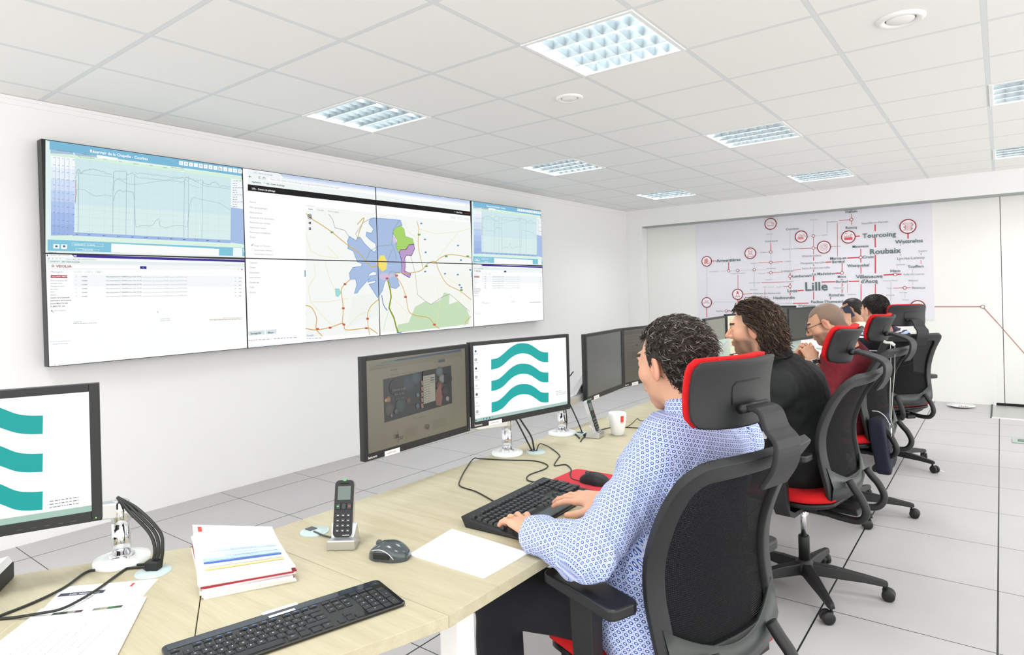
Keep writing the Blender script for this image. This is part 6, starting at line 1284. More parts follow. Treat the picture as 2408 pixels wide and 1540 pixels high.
def add_headrest(t, tilt=0.12, zc=1.120, yc=-.185):
    f = headmap(tilt, zc, yc)
    R = Matrix.Rotation(tilt, 4, 'X')
    def slab(name, d0, d1, m, sc, bev):
        P = rrect(2 * sc, 1.0 * sc, .20, 5, 0, .5); P = [(x, y) for x, y in P]
        # fill as grid clipped to the rounded rectangle
        NU, NV = 18, 10; vs = []; fs = []
        for side, d in ((0, d1), (1, d0)):
            for i in range(NV + 1):
                for j in range(NU + 1):
                    v = i / NV; u = -1 + 2 * j / NU; c = max(0, (abs(2 * v - 1) - .45) / .55); lim = 1 - .10 * c ** 4; uu = u * lim * sc; vv = .5 + (v - .5) * sc * (1 - .06 * abs(u) ** 4)
                    ed = max(abs(u), abs(2 * v - 1)); dd_ = d
                    if side == 0: dd_ = d - (d1 - d0) * .45 * max(0, (ed - .75) / .25) ** 2.5
                    p = f(uu, vv); n_ = Vector((0, 1, 0)); n_ = Vector((-.7 * uu, 1, 0)).normalized(); n_.rotate(Matrix.Rotation(tilt, 3, 'X')); p = p + n_ * dd_; vs.append(p[:])
        K_ = (NU + 1) * (NV + 1)
        for i in range(NV):
            for j in range(NU): q = i * (NU + 1) + j; fs.append((q, q + NU + 1, q + NU + 2, q + 1)); fs.append((K_ + q, K_ + q + 1, K_ + q + NU + 2, K_ + q + NU + 1))
        ring = [j for j in range(NU + 1)] + [i * (NU + 1) + NU for i in range(1, NV + 1)] + [NV * (NU + 1) + j for j in range(NU - 1, -1, -1)] + [i * (NU + 1) for i in range(NV - 1, 0, -1)]
        for a, c in zip(ring, ring[1:] + ring[:1]): fs.append((a, c, c + K_, a + K_))
        b = B(); b.add(vs, fs, 0, True); return b.build(name, m, t, bevel=bev, bseg=3)
    slab('headrest_cushion', .012, .042, M_red, 1.02, 0)
    hs = slab('headrest_shell', -.012, .013, M_black2, .98, .005)
    lo = f(0, .34)
    lo = f(0, .30); yb, zb = lo.y - .016, lo.z
    b = B(); b.tube([(-.052, yb - .012, zb), (.052, yb - .012, zb)], .011, 14); b.build('headrest_hinge', M_black, t)
    sm_ = [f(u_, v_) + Vector((0, -.0128, 0)) for u_, v_ in ((-.34, .34), (-.34, .48), (-.34, .60), (-.28, .66), (-.10, .665), (.12, .665), (.32, .665))]; b = B(); b.tube([p[:] for p in sm_], .0016, 6); b.build('headrest_seam', mat('seam_black', '#050505', 0.6), hs)
    top = backmap(0, 1.0)
    path = [(yb - .012, zb + .002), (yb - .05, zb - .004), (-.335, 1.062), (-.358, 1.035), (-.352, .985), (-.322, .935)]
    pts = spline([(0, y, z) for y, z in path], 5); vs = []; fs = []; hw0 = .042
    for i, p in enumerate(pts):
        tn = (pts[min(i + 1, len(pts) - 1)] - pts[max(i - 1, 0)]).normalized(); nn = Vector((0, -tn.z, tn.y)); th = .006; hw = hw0 + .008 * i / len(pts)
        for sx, sn in ((-1, -1), (1, -1), (1, 1), (-1, 1)): vs.append((sx * hw, p.y + nn.y * sn * th, p.z + nn.z * sn * th))
    for i in range(len(pts) - 1):
        for j in range(4): fs.append((4 * i + j, 4 * i + (j + 1) % 4, 4 * i + 4 + (j + 1) % 4, 4 * i + 4 + j))
    k = 4 * (len(pts) - 1); fs += [(3, 2, 1, 0), (k, k + 1, k + 2, k + 3)]
    b = B(); b.add(vs, fs, 0, False); b.build('headrest_bracket', M_black2, t, bevel=.0035, bseg=3)
chairs = []
base_chair = make_chair()
CH = [((3.775, .250), .285, 0.10, 1.135, -.262, 'black mesh chair with red seat and headrest under the man in the blue shirt'),
      ((3.758, 1.795), .13, 0.36, 1.115, -.225, 'black mesh chair with red headrest behind the long-haired man in black'),
      ((3.740, 3.035), .20, 0.32, 1.115, -.225, 'black mesh chair behind the shaven-headed man, with white lanyard and navy bag hanging on it'),
      ((3.785, 4.345), .76, 0.08, 1.145, -.25, 'farthest black mesh chair with red headrest, rightmost, under the man in the striped polo')]
for q, ((x, y), th, tilt, zc, yc, lb) in enumerate(CH):
    o = base_chair if q == 0 else dup(base_chair); chairs.append(o)
for q, ((x, y), th, tilt, zc, yc, lb) in enumerate(CH):
    o = chairs[q]; add_headrest(o, tilt, zc, yc); o.location = (x, y, 0.0005); o.rotation_euler = (0, 0, math.pi / 2 - th); tag(o, lb, 'chair', 'office chairs along the desks')
# ------------------------------------------------------------------ people: distance-field sculpting
F4 = np.float32
def smin(a, b, k):
    h = np.clip(0.5 + 0.5 * (b - a) / k, 0, 1); return b + (a - b) * h - k * h * (1 - h)
def smax(a, b, k): return -smin(-a, -b, k)
def rc(a, b, ra, rb, fl=None):
    a = np.array(a, F4); b = np.array(b, F4); ab = b - a; L = float(ab @ ab) + 1e-9
    def f(P):
        t = np.clip((P - a) @ ab / L, 0, 1); d = P - a - t[:, None] * ab
        if fl is not None:
            n = np.array(fl[0], F4); c = d @ n; d = d + n * (c * (1 / fl[1] - 1))[:, None]
            return (np.sqrt((d * d).sum(1)) - (ra + (rb - ra) * t)) * (fl[1] * .5 + .5)
        return np.sqrt((d * d).sum(1)) - (ra + (rb - ra) * t)
    return f
def el(c, r, R=None):
    c = np.array(c, F4); r = np.array(r, F4)
    def f(P):
        q = P - c
        if R is not None: q = q @ R
        k0 = np.sqrt(((q / r) ** 2).sum(1)); k1 = np.sqrt(((q / (r * r)) ** 2).sum(1)) + 1e-6; return k0 * (k0 - 1) / k1
    return f
def union(fs):
    """fs: list of (fn, k) or (fn, k, '-') to carve"""
    def f(P):
        d = fs[0][0](P)
        for e in fs[1:]:
            if len(e) == 3: d = smax(d, -e[0](P), e[1])
            else: d = smin(d, e[0](P), e[1])
        return d
    return f
def waves(seed, freq, n=5, stretch=(1, 1, 1)):
    r = np.random.RandomState(seed); K = (r.normal(size=(n, 3)) * freq * np.array(stretch)).astype(F4); ph = r.uniform(0, 6.28, n); K2 = (r.normal(size=(n, 3)) * freq * .4).astype(F4)
    def f(P):
        o = 0
        for i in range(n): o = o + np.sin(P @ K[i] + ph[i] + 1.6 * np.sin(P @ K2[i] + ph[i] * 2))
        return o / n
    return f
def surfnet(fn, lo, hi, h):
    lo = np.array(lo, float); n = np.ceil((np.array(hi) - lo) / h).astype(int) + 1
    ax = [(lo[i] + h * np.arange(n[i])).astype(F4) for i in range(3)]
    f = np.empty(n, F4)
    for i0 in range(0, n[0], 24):
        g = np.stack(np.meshgrid(ax[0][i0:i0 + 24], ax[1], ax[2], indexing='ij'), -1); f[i0:i0 + 24] = fn(g.reshape(-1, 3)).reshape(g.shape[:3])
    s = f < 0; c = n - 1; acc = np.zeros((*c, 3), F4); cnt = np.zeros(tuple(c), F4)
    for a in range(3):
        o = [x for x in range(3) if x != a]
        for d1 in (0, 1):
            for d2 in (0, 1):
                sl0 = [None] * 3; sl1 = [None] * 3
                sl0[a] = slice(0, -1); sl1[a] = slice(1, None)
                for oo, dd in zip(o, (d1, d2)): sl0[oo] = sl1[oo] = slice(dd, n[oo] - 1 + dd)
                f0 = f[tuple(sl0)]; f1 = f[tuple(sl1)]; m = (f0 < 0) != (f1 < 0)
                t = np.where(m, f0 / np.where(m, f0 - f1, 1), 0)
                cnt += m; acc[..., a] += np.where(m, t, 0)
                for oo, dd in zip(o, (d1, d2)): acc[..., oo] += m * dd
    M = cnt > 0; idx = -np.ones(tuple(c), int); idx[M] = np.arange(M.sum())
    ijk = np.argwhere(M); V = lo + h * (ijk + acc[M] / cnt[M][:, None])
    Q = []
    for a in range(3):
        b_, c_ = (a + 1) % 3, (a + 2) % 3
        sl0 = [slice(1, -1)] * 3; sl1 = [slice(1, -1)] * 3; sl0[a] = slice(0, -1); sl1[a] = slice(1, None)
        s0 = s[tuple(sl0)]; s1 = s[tuple(sl1)]; e = np.argwhere(s0 != s1)
        off = np.array([1, 1, 1]); off[a] = 0; e = e + off; fl = s[tuple(e.T)]
        def g(db, dc): q = e.copy(); q[:, b_] -= db; q[:, c_] -= dc; return idx[tuple(q.T)]
        q = np.stack([g(0, 0), g(1, 0), g(1, 1), g(0, 1)], 1); q[~fl] = q[~fl][:, ::-1]; Q.append(q)
    Q = np.concatenate(Q); Q = Q[(Q >= 0).all(1)]
    return V, Q
def mesh_np(name, V, Q, m, parent, col=None, uv=None, mats_idx=None):
    me = bpy.data.meshes.new(name); me.vertices.add(len(V)); me.vertices.foreach_set('co', np.asarray(V, F4).ravel())
    me.loops.add(Q.size); me.loops.foreach_set('vertex_index', Q.ravel().astype(np.int32)); me.polygons.add(len(Q)); me.polygons.foreach_set('loop_start', np.arange(0, Q.size, Q.shape[1], dtype=np.int32)); me.polygons.foreach_set('loop_total', np.full(len(Q), Q.shape[1], np.int32))
    me.update(); me.validate(); smooth(me)
    if col is not None:
        ca = me.color_attributes.new('Col', 'FLOAT_COLOR', 'POINT'); ca.data.foreach_set('color', np.concatenate([col, np.ones((len(V), 1))], 1).astype(F4).ravel())
    if uv is not None: u = me.uv_layers.new(name='UVMap'); u.data.foreach_set('uv', uv.astype(F4).ravel())
    o = link(name, me, m, parent)
    if parent is not None: o.matrix_parent_inverse = parent_matrix(parent).inverted()
    return o
def join(parts):
    V = []; Q = []; Cc = []; o = 0
    for v, q, c in parts: V.append(v); Q.append(q + o); Cc.append(c); o += len(v)
    return np.concatenate(V), np.concatenate(Q), np.concatenate(Cc)
SKIN = np.array(hexc('#dba98d')); 
def headframe(c, yaw, pitch, roll=0.0):
    """yaw: world angle of the facing direction; pitch: looking down is positive"""
    R = Matrix.Rotation(yaw - math.pi / 2, 3, 'Z') @ Matrix.Rotation(-pitch, 3, 'X') @ Matrix.Rotation(roll, 3, 'Y')
    return np.array(c, float), np.array(R)          # columns: right, forward, up
def head_sdf(stub=0.0, ear=1.0):
    fs = [(el((0, -.016, .034), (.0745, .094, .080)), 0), (el((0, .030, -.010), (.062, .064, .080)), .02), (el((0, .030, -.068), (.050, .054, .040)), .025), (rc((0, .070, -.092), (0, .060, -.098), .020, .024), .02),
          (el((.043, .058, -.020), (.022, .022, .024)), .02), (el((-.043, .058, -.020), (.022, .022, .024)), .02),
          (rc((-.030, .082, .030), (.030, .082, .030), .013, .013), .015), (rc((0, .088, .020), (0, .113, -.020), .008, .0125), .010), (rc((-.012, .098, -.026), (.012, .098, -.026), .009, .009), .006),
          (el((.033, .101, .010), (.017, .014, .012)), .010, '-'), (el((-.033, .101, .010), (.017, .014, .012)), .010, '-'),
          (el((.032, .0765, .009), (.0145, .0135, .0135)), .004), (el((-.032, .0765, .009), (.0145, .0135, .0135)), .004), (rc((.024, .093, .008), (.041, .090, .007), .0032, .0025), .002, '-'), (rc((-.024, .093, .008), (-.041, .090, .007), .0032, .0025), .002, '-'),
          (rc((-.019, .090, -.050), (.019, .090, -.050), .0075, .0075), .006), (rc((-.017, .089, -.061), (.017, .089, -.061), .0085, .0085), .005),
          (rc((-.016, .099, -.0555), (.016, .099, -.0555), .002, .002), .004, '-'),
          (rc((0, -.020, -.050), (0, -.050, -.17), .056, .060), .03)]
    for s in (-1, 1):
        Re = np.array(Matrix.Rotation(s * .42, 3, 'Z') @ Matrix.Rotation(-.18, 3, 'X'))
        fs += [(el((s * .081, -.008, -.005), (.0095, .021, .037), Re), .006), (el((s * .0900, -.002, .000), (.007, .012, .023), Re), .004, '-'), (rc((s * .076, .004, -.006), (s * .080, .002, -.012), .005, .004), .003)]
    return union(fs)
def to_world(V, fr): return V @ fr[1].T + fr[0]
def skin_color(V, stub=0.0, pale=1.0, tone=SKIN):
    c = np.tile(tone * pale, (len(V), 1)); n = waves(3, 60)(V.astype(F4))[:, None]; c = c * (1 + .05 * n)
    x, y, z = V[:, 0], V[:, 1], V[:, 2]
    red = np.exp(-(((np.abs(x) - .082) / .012) ** 2)) * (np.abs(y + .005) < .03) * .9 + np.exp(-((np.abs(x) - .05) / .02) ** 2 - ((y - .07) / .03) ** 2 - ((z + .02) / .02) ** 2) * .6 + np.exp(-((y - .113) / .015) ** 2) * .5
    c = c * (1 - red[:, None] * np.array([0.02, .22, .22]))
    lip = ((y > .088) & (np.abs(z + .0555) < .012) & (np.abs(x) < .024))[:, None]; c = np.where(lip, c * np.array([.85, .55, .55]), c)
    if stub:
        m = np.clip((-z - .028 - .25 * np.clip(.03 - y, 0, 1)) / .02, 0, 1) * np.clip((y + .01) / .02, 0, 1) * np.clip((z + .135) / .02, 0, 1) * (~lip[:, 0])
        sb = np.clip((x ** 2 + 0) / .0001, 0, 1) * 0
        m = np.maximum(m, np.exp(-((np.abs(x) - .068) / .012) ** 2 - ((y - .012) / .014) ** 2) * (z < .02) * (z > -.08)) * (0.75 + .25 * n[:, 0]) * stub
        c = c * (1 - m[:, None]) + np.array(hexc('#4a3a32')) * m[:, None]
    br = ((np.abs(z - .036 + .25 * np.abs(np.abs(x) - .03)) < .005) & (y > .070) & (np.abs(np.abs(x) - .032) < .020))[:, None]
    return np.where(br, np.array(hexc('#3a2c24')), c)
def strands(fr, roots, paths, name, col_fn, parent, rad=.0016, sides=3, m=None, flat=1.0):
    V = []; Q = []; Cc = []; o = 0
    for k, pts in enumerate(paths):
        n = len(pts); cc = col_fn(k); t0 = pts[1] - pts[0]; a = np.cross(t0, (0, 0, 1.0)); a = a / (np.linalg.norm(a) + 1e-9); b2 = np.cross(t0, a); b2 = b2 / (np.linalg.norm(b2) + 1e-9)
        for i, p in enumerate(pts):
            r = (rad[k] if hasattr(rad, '__len__') else rad) * (1 - .85 * (i / (n - 1)) ** 2)
            for s in range(sides): an = 2 * math.pi * s / sides; V.append(p + (a * math.cos(an) + b2 * math.sin(an) * flat) * r); Cc.append(cc)
        for i in range(n - 1):
            for s in range(sides): Q.append((o + i * sides + s, o + i * sides + (s + 1) % sides, o + (i + 1) * sides + (s + 1) % sides, o + (i + 1) * sides + s))
        o += n * sides
    V = to_world(np.array(V), fr); return mesh_np(name, V, np.array(Q), m, parent, col=np.array(Cc))
M_hair = attr_mat('hair_strands', rough=0.45, bscale=900, spec=0.35)
M_skin = attr_mat('skin', rough=0.55, bump=0.15, bscale=700, spec=0.35)
SK_C = np.array((0, -.016, .034)); SK_R = np.array((.0745, .094, .080))
def hairline(p, front=.052, lowback=-.075, ear=True):
    """True where scalp hair grows (head-local point on the skull)"""
    x, y, z = p
    if y > .02: return z > front + .9 * (y - .02) * (-.25) + .25 * max(0, abs(x) - .03) * -1.2
    if y > -.012: return z > .018 + (y + .012) * .6 or (abs(x) > .06 and z > -.02 and y < .015 and y > .0)
    return z > lowback + max(0, (y + .05)) * .9
def skull_points(n, rs, **kw):
    out = []
    while len(out) < n:
        d = rs.normal(size=3); d /= np.linalg.norm(d); p = SK_C + SK_R * d
        if p[2] < -.03: p[2] = p[2] * 1.0; 
        if hairline(p, **kw): out.append((p, d))
    return out
def cap_sdf(th, amp, seed, front=.052, lowback=-.075, freq=420):
    nz = waves(seed, freq, 7)
    base = union([(el(SK_C, SK_R + th), 0), (rc((0, -.055, -.03), (0, -.066, lowback + .01), .046 + th * .6, .040 + th * .5), .03)])
    def f(P):
        d = base(P) - amp * nz(P); x, y, z = P[:, 0], P[:, 1], P[:, 2]
        cutf = (front - .10 * (y - .02) + .5 * np.maximum(0, np.abs(x) - .045) - z) * .9                       # in front: above the hairline
        cuts = np.where(y > .012, cutf, np.where(y > -.030, (.012 - z) * .9, lowback + np.maximum(0, y + .05) * .9 - z))
        sb = np.maximum(np.maximum(np.abs(y - .006) - .009, np.abs(z + .005) - .035), -np.abs(x) + .055)   # sideburn
        return smax(d, np.minimum(cuts, sb), .008)
    return f
def build_hair(fr, style, parent, seed=1, hh=.003):
    rs = np.random.RandomState(seed); lo = np.array((-.12, -.16, -.15)); hi = np.array((.12, .12, .16))
    if style == 'shaved':
        V, Q = surfnet(cap_sdf(.0022, .0, seed, front=.066, lowback=-.070), lo, hi, .0035)
        c = np.tile(np.array(hexc('#8d7666')), (len(V), 1)) * (1 + .12 * waves(5, 900)(V.astype(F4))[:, None]); side = np.clip((.07 - V[:, 2]) / .08, 0, 1)[:, None]; c = c * (1 - .35 * side)
        return mesh_np('hair', to_world(V, fr), Q, M_hair, parent, col=c)
    if style in ('curly', 'short', 'cropped'):
        th, amp = {'curly': (.015, .0045), 'short': (.011, .003), 'cropped': (.005, .001)}[style]
        V, Q = surfnet(cap_sdf(th, amp, seed, front=.078 if style == 'curly' else .066, lowback=-.085 if style == 'curly' else -.07), lo, hi, hh)
        b0 = np.array(hexc({'curly': '#2b2422', 'short': '#17130f', 'cropped': '#1c1512'}[style])); c = np.tile(b0, (len(V), 1)) * (1 + .4 * waves(5, 500)(V.astype(F4))[:, None])
        parts = (to_world(V, fr), Q, c)
        if style == 'cropped': return mesh_np('hair', parts[0], Q, M_hair, parent, col=c)
        sel = rs.choice(len(V), 5200 if style == 'curly' else 4200, replace=True); paths = []
        for i in sel:
            p = V[i] * 1.0
            if (abs(p[0]) > .055 and -.034 < p[1] < .022 and p[2] < .036) or (p[1] > .062 and p[2] < .082): continue
            d = p - SK_C; d = d / np.linalg.norm(d); tan = np.cross(d, rs.normal(size=3)); tan /= np.linalg.norm(tan); tan = tan * .6 + np.array((0, -.4, -.5)); L = rs.uniform(.010, .024) if style == 'curly' else rs.uniform(.007, .014)
            cur = rs.uniform(.4, 1.6) * (1 if style == 'curly' else .3); pts = []; bn = np.cross(d, tan)
            for k in range(5): t = k / 4; pts.append(p - d * .002 + (d * (math.sin(t * 2.0) * .45) + tan * t * .8 + bn * cur * (1 - math.cos(t * 3.2)) * .4) * L)
            paths.append(np.array(pts))
        greys = ['#332b27', '#453c37', '#241e1b', '#6a625b', '#948c85', '#574741', '#b0aaa4']; pr = [.26, .22, .16, .15, .09, .08, .04]
        if style == 'short': greys = ['#16120f', '#221b17', '#0e0b09', '#2e2620', '#3a302a']; pr = [.3, .25, .25, .12, .08]
        cs = [np.array(hexc(g_)) for g_ in greys]; ch = rs.choice(len(cs), len(paths), p=pr)
        o = strands(fr, None, paths, 'hair', lambda k: cs[ch[k]], parent, rad=.0013, m=M_hair)
        me = o.data; Vs = np.empty(len(me.vertices) * 3, F4); me.vertices.foreach_get('co', Vs); Vs = Vs.reshape(-1, 3)
        Qs = np.empty(len(me.loops), np.int32); me.loops.foreach_get('vertex_index', Qs); Cs = np.empty(len(me.vertices) * 4, F4); me.color_attributes['Col'].data.foreach_get('color', Cs); Cs = Cs.reshape(-1, 4)[:, :3]
        bpy.data.objects.remove(o); Va, Qa, Ca = join([parts, (Vs, Qs.reshape(-1, 4), Cs)])
        return mesh_np('hair', Va, Qa, M_hair, parent, col=Ca)
    if style == 'long':
        def cap(P):
            d = union([(el(SK_C + np.array((0, -.004, .002)), SK_R + .016), 0), (el((0, -.045, -.045), (.076, .058, .070)), .03)])(P) - .004 * waves(9, 160, 6, (1, 1, .5))(P)
            x, y, z = P[:, 0], P[:, 1], P[:, 2]; cut = np.maximum(np.where(y > .03, .072 - .1 * (y - .03) - z, -.105 - z), (y - .004 - np.where(z > 0, .66, .35) * z) * .8); return smax(d, np.maximum(cut, y - .075), .012)
        V, Q = surfnet(cap, (-.13, -.18, -.18), hi, .003); base = (to_world(V, fr), Q, np.tile(np.array(hexc('#33261f')), (len(V), 1)) * (1 + .3 * waves(5, 300)(V.astype(F4))[:, None]))
        paths = []; rad = []
        while len(paths) < 1500:
            d = rs.normal(size=3); d /= np.linalg.norm(d); p = SK_C + (SK_R + .012) * d
            if not ((p[1] > .02 and p[2] > .072 + .3 * abs(p[0])) or (p[1] <= .02 and p[2] > .0 + max(0, p[1]) * 2)): continue
            L = rs.uniform(.13, .20) if p[1] > -.05 else rs.uniform(.09, .15); n = 12; lay_ = rs.uniform(.012, .026); ph = rs.uniform(0, 6.28); am = rs.uniform(.005, .014); fq = rs.uniform(38, 62)
            q = p.copy(); pts = []
            side = np.sign(p[0]) if abs(p[0]) > .012 else rs.choice([-1, 1])
            vel = np.array((side * .35, -.95, .15)) if p[1] > .0 else np.array((side * .3, -.5, -.6)); vel /= np.linalg.norm(vel)
            for k in range(n):
                e = (q - SK_C) / (SK_R + lay_ + .0); r_ = np.linalg.norm(e)
                if r_ < 1: q = SK_C + (q - SK_C) / r_
                ym = .014 + (.72 if q[2] > 0 else .35) * q[2] + .006 * math.sin(ph); q[1] = min(q[1], max(ym, -.05)) if k else q[1]
                s_ = k / (n - 1); w = am * s_ * 1.4; nn = (q - SK_C) / np.linalg.norm(q - SK_C)
                pts.append(q + nn * w * math.sin(ph + fq * s_ * L * 3) + np.array((0, 1, 0)) * w * math.cos(ph + fq * s_ * L * 3))
                vel = vel + np.array((0, -.30 if q[1] > -.02 else .03, -.36)); vel -= nn * min(0, vel @ nn) * .9; vel /= np.linalg.norm(vel); q = q + vel * L / (n - 1)
                if q[2] < -.09: q[1] += 0.0; q[0] *= .985
            paths.append(np.array(pts)); rad.append(rs.uniform(.0016, .0034))
        cols = [np.array(hexc(g_)) for g_ in ('#3a2b22', '#4a382c', '#2a1f19', '#5c4736', '#7c6450', '#968070', '#241a15')]; ch = rs.choice(len(cols), len(paths), p=[.25, .2, .22, .13, .07, .03, .10])
        o = strands(fr, None, paths, 'hair', lambda k: cols[ch[k]], parent, rad=rad, sides=4, m=M_hair, flat=.6)
        me = o.data; Vs = np.empty(len(me.vertices) * 3, F4); me.vertices.foreach_get('co', Vs); Qs = np.empty(len(me.loops), np.int32); me.loops.foreach_get('vertex_index', Qs); Cs = np.empty(len(me.vertices) * 4, F4); me.color_attributes['Col'].data.foreach_get('color', Cs)
        bpy.data.objects.remove(o); Va, Qa, Ca = join([base, (Vs.reshape(-1, 3), Qs.reshape(-1, 4), Cs.reshape(-1, 4)[:, :3])])
        return mesh_np('hair', Va, Qa, M_hair, parent, col=Ca)
def eyes(fr, parent):
    for s in (-1, 1):
        b = B(); N = 14; vs = []; fs = []
        for i in range(N + 1):
            th = math.pi * i / N
            for k in range(N): a = 2 * math.pi * k / N; vs.append((s * .032 + .0118 * math.sin(th) * math.cos(a), .0763 + .0118 * math.cos(th), .009 + .0118 * math.sin(th) * math.sin(a)))
        mi = []
        for i in range(N):
            for k in range(N): fs.append((i * N + k, i * N + (k + 1) % N, (i + 1) * N + (k + 1) % N, (i + 1) * N + k)); mi.append(2 if i < 1 else 1 if i < 3 else 0)
        vs = [tuple(v) for v in to_world(np.array(vs), fr)]; b.add(vs, fs, 0, True); b.mi = mi
        o = b.build('eye', [mat('eye_white', '#e8e2da', 0.2), mat('brown_iris', '#5a4030', 0.2), mat('pupil', '#080808', 0.1)], parent); o.matrix_parent_inverse = parent_matrix(parent).inverted()
def hand(W, fwd, up, side, curl, thumb, spread=1.0, sc=1.0):
    """prims + bounds of a hand; W wrist, fwd towards the fingers, up = back of the hand, side=+1 thumb on local +x"""
    W = np.array(W, float); f = np.array(fwd, float); f /= np.linalg.norm(f); u = np.array(up, float); u -= f * (u @ f); u /= np.linalg.norm(u); r = np.cross(f, u); R = np.stack([r, f, u], 1)
    def w(p): return W + R @ (np.array(p) * sc)
    fs = [(rc(w((-.011, -.055, 0)), w((-.013, .010, 0)), .021, .020), 0), (rc(w((.011, -.055, 0)), w((.013, .010, 0)), .021, .020), .01)]
    kn = [(side * .030, .086), (side * .010, .091), (side * -.010, .087), (side * -.029, .078)]
    for i, (x, y) in enumerate(kn): fs.append((rc(w((x * .55, .012, 0)), w((x, y, .001)), .0165 if i < 3 else .0145, .0115), .012))
    fs.append((rc(w((side * .018, .015, -.008)), w((side * .036, .045, -.012)), .017, .014), .012)); tips = []
    for i, ((x, y), L) in enumerate(zip(kn, (.072, .080, .075, .060))):
        p = np.array((x, y, .001)); c = curl[i]; yaw = side * (.12, .03, -.06, -.17)[i] * spread; pit = 0
        for j, (fr_, rr) in enumerate(zip((.46, .30, .24), (.0092, .0083, .0074))):
            pit = c[0] if j == 0 else pit - c[j]
            d = np.array((math.sin(yaw) * math.cos(pit), math.cos(yaw) * math.cos(pit), math.sin(pit))); q = p + d * L * fr_; fs.append((rc(w(p), w(q), rr * sc * (1.0 if i < 3 else .9), (rr - .0008) * sc * (1 if i < 3 else .9)), .0035)); p = q
        tips.append(w(p))
    p = [np.array((side * .030, .030, -.010))] + [np.array(t) * np.array((side, 1, 1)) for t in thumb]
    for a, b_, ra, rb in zip(p, p[1:], (.0145, .0112, .0100), (.0112, .0100, .0082)): fs.append((rc(w(a), w(b_), ra * sc, rb * sc), .006))
    c = w((0, .06, 0)); return union(fs), c - .15, c + .15, w, tips
def torso(J, g=0.0, lowz=None):
    F = np.array([math.cos(J['yaw']), math.sin(J['yaw']), 0]); n = F; s = .70
    P, Wt, Ch, Nk = J['pelvis'], J['waist'], J['chest'], J['neck']
    fs = [(rc(P, Wt, .180 * J.get('wd', 1) + g, .158 * J.get('wd', 1) + g, (n, .80)), 0), (rc(Wt, Ch, .158 * J.get('wd', 1) + g, .172 + g, (n, .74)), .05)]
    up = np.array(Ch) * .35 + np.array(Nk) * .65 - np.array((0, 0, .055)); fs.append((rc(Ch, up, .172 + g, .140 + g, (n, .70)), .05))
    for sh, e, w_ in ((J['sl'], J['el'], J['wl']), (J['sr'], J['er'], J['wr'])):
        sh = np.array(sh); mid = up * .45 + sh * .55; fs += [(rc(up, sh, .080 + g, .060 + g), .05), (rc(np.array(Nk) - (0, 0, .012), sh + np.array((0, 0, .010)), .040 + g, .040 + g), .035)]
    return fs
def arms(J, g=0.0, cut=1.0, k=.03):
    fs = []
    for sh, e, w_ in ((J['sl'], J['el'], J['wl']), (J['sr'], J['er'], J['wr'])):
        w2 = np.array(e) + (np.array(w_) - np.array(e)) * cut; fs += [(rc(sh, e, .054 + g, .043 + g * 1.1), k), (rc(e, w2, .043 + g * 1.1, .031 + g * .9), k * .7)]
    return fs
def legs(J, g=0.0):
    P = np.array(J['pelvis']); S = np.array([-math.sin(J['yaw']), math.cos(J['yaw']), 0]); fs = [(rc(P + S * .07, P - S * .07, .125 + g, .125 + g), 0)]
    for kn, an, s in ((J['kl'], J['al'], 1), (J['kr'], J['ar'], -1)): fs += [(rc(P + S * .085 * s + np.array((0, 0, -.01)), kn, .092 + g, .062 + g), .04), (rc(kn, np.array(an) + (0, 0, .03), .060 + g, .042 + g * 1.6), .03)]
    return fs
def bounds(pts, m): a = np.array(pts, float); return a.min(0) - m, a.max(0) + m
def bone_uv(V, Q, bones):
    """per-corner cloth coordinates (metres) around and along the nearest bone"""
    C_ = V[Q].mean(1); D = []
    for a, b_, r, ref in bones:
        a = np.array(a, float); b_ = np.array(b_, float); ab = b_ - a; t = np.clip((C_ - a) @ ab / (ab @ ab), 0, 1); D.append(np.linalg.norm(C_ - a - t[:, None] * ab, axis=1) - r)
    best = np.argmin(np.array(D), 0); uv = np.zeros((len(Q), Q.shape[1], 2))
    for i, (a, b_, r, ref) in enumerate(bones):
        m = best == i
        if not m.any(): continue
        a = np.array(a, float); ax = np.array(b_, float) - a; ax /= np.linalg.norm(ax); e1 = np.array(ref, float); e1 -= ax * (e1 @ ax); e1 /= np.linalg.norm(e1); e2 = np.cross(ax, e1)
        P = V[Q[m]] - a; an = np.arctan2(P @ e2, P @ e1); a0 = an[:, :1]; an = a0 + (an - a0 + math.pi) % (2 * math.pi) - math.pi
        uv[m, :, 0] = an * r + i * .5; uv[m, :, 1] = P @ ax
    return uv.reshape(-1, 2)
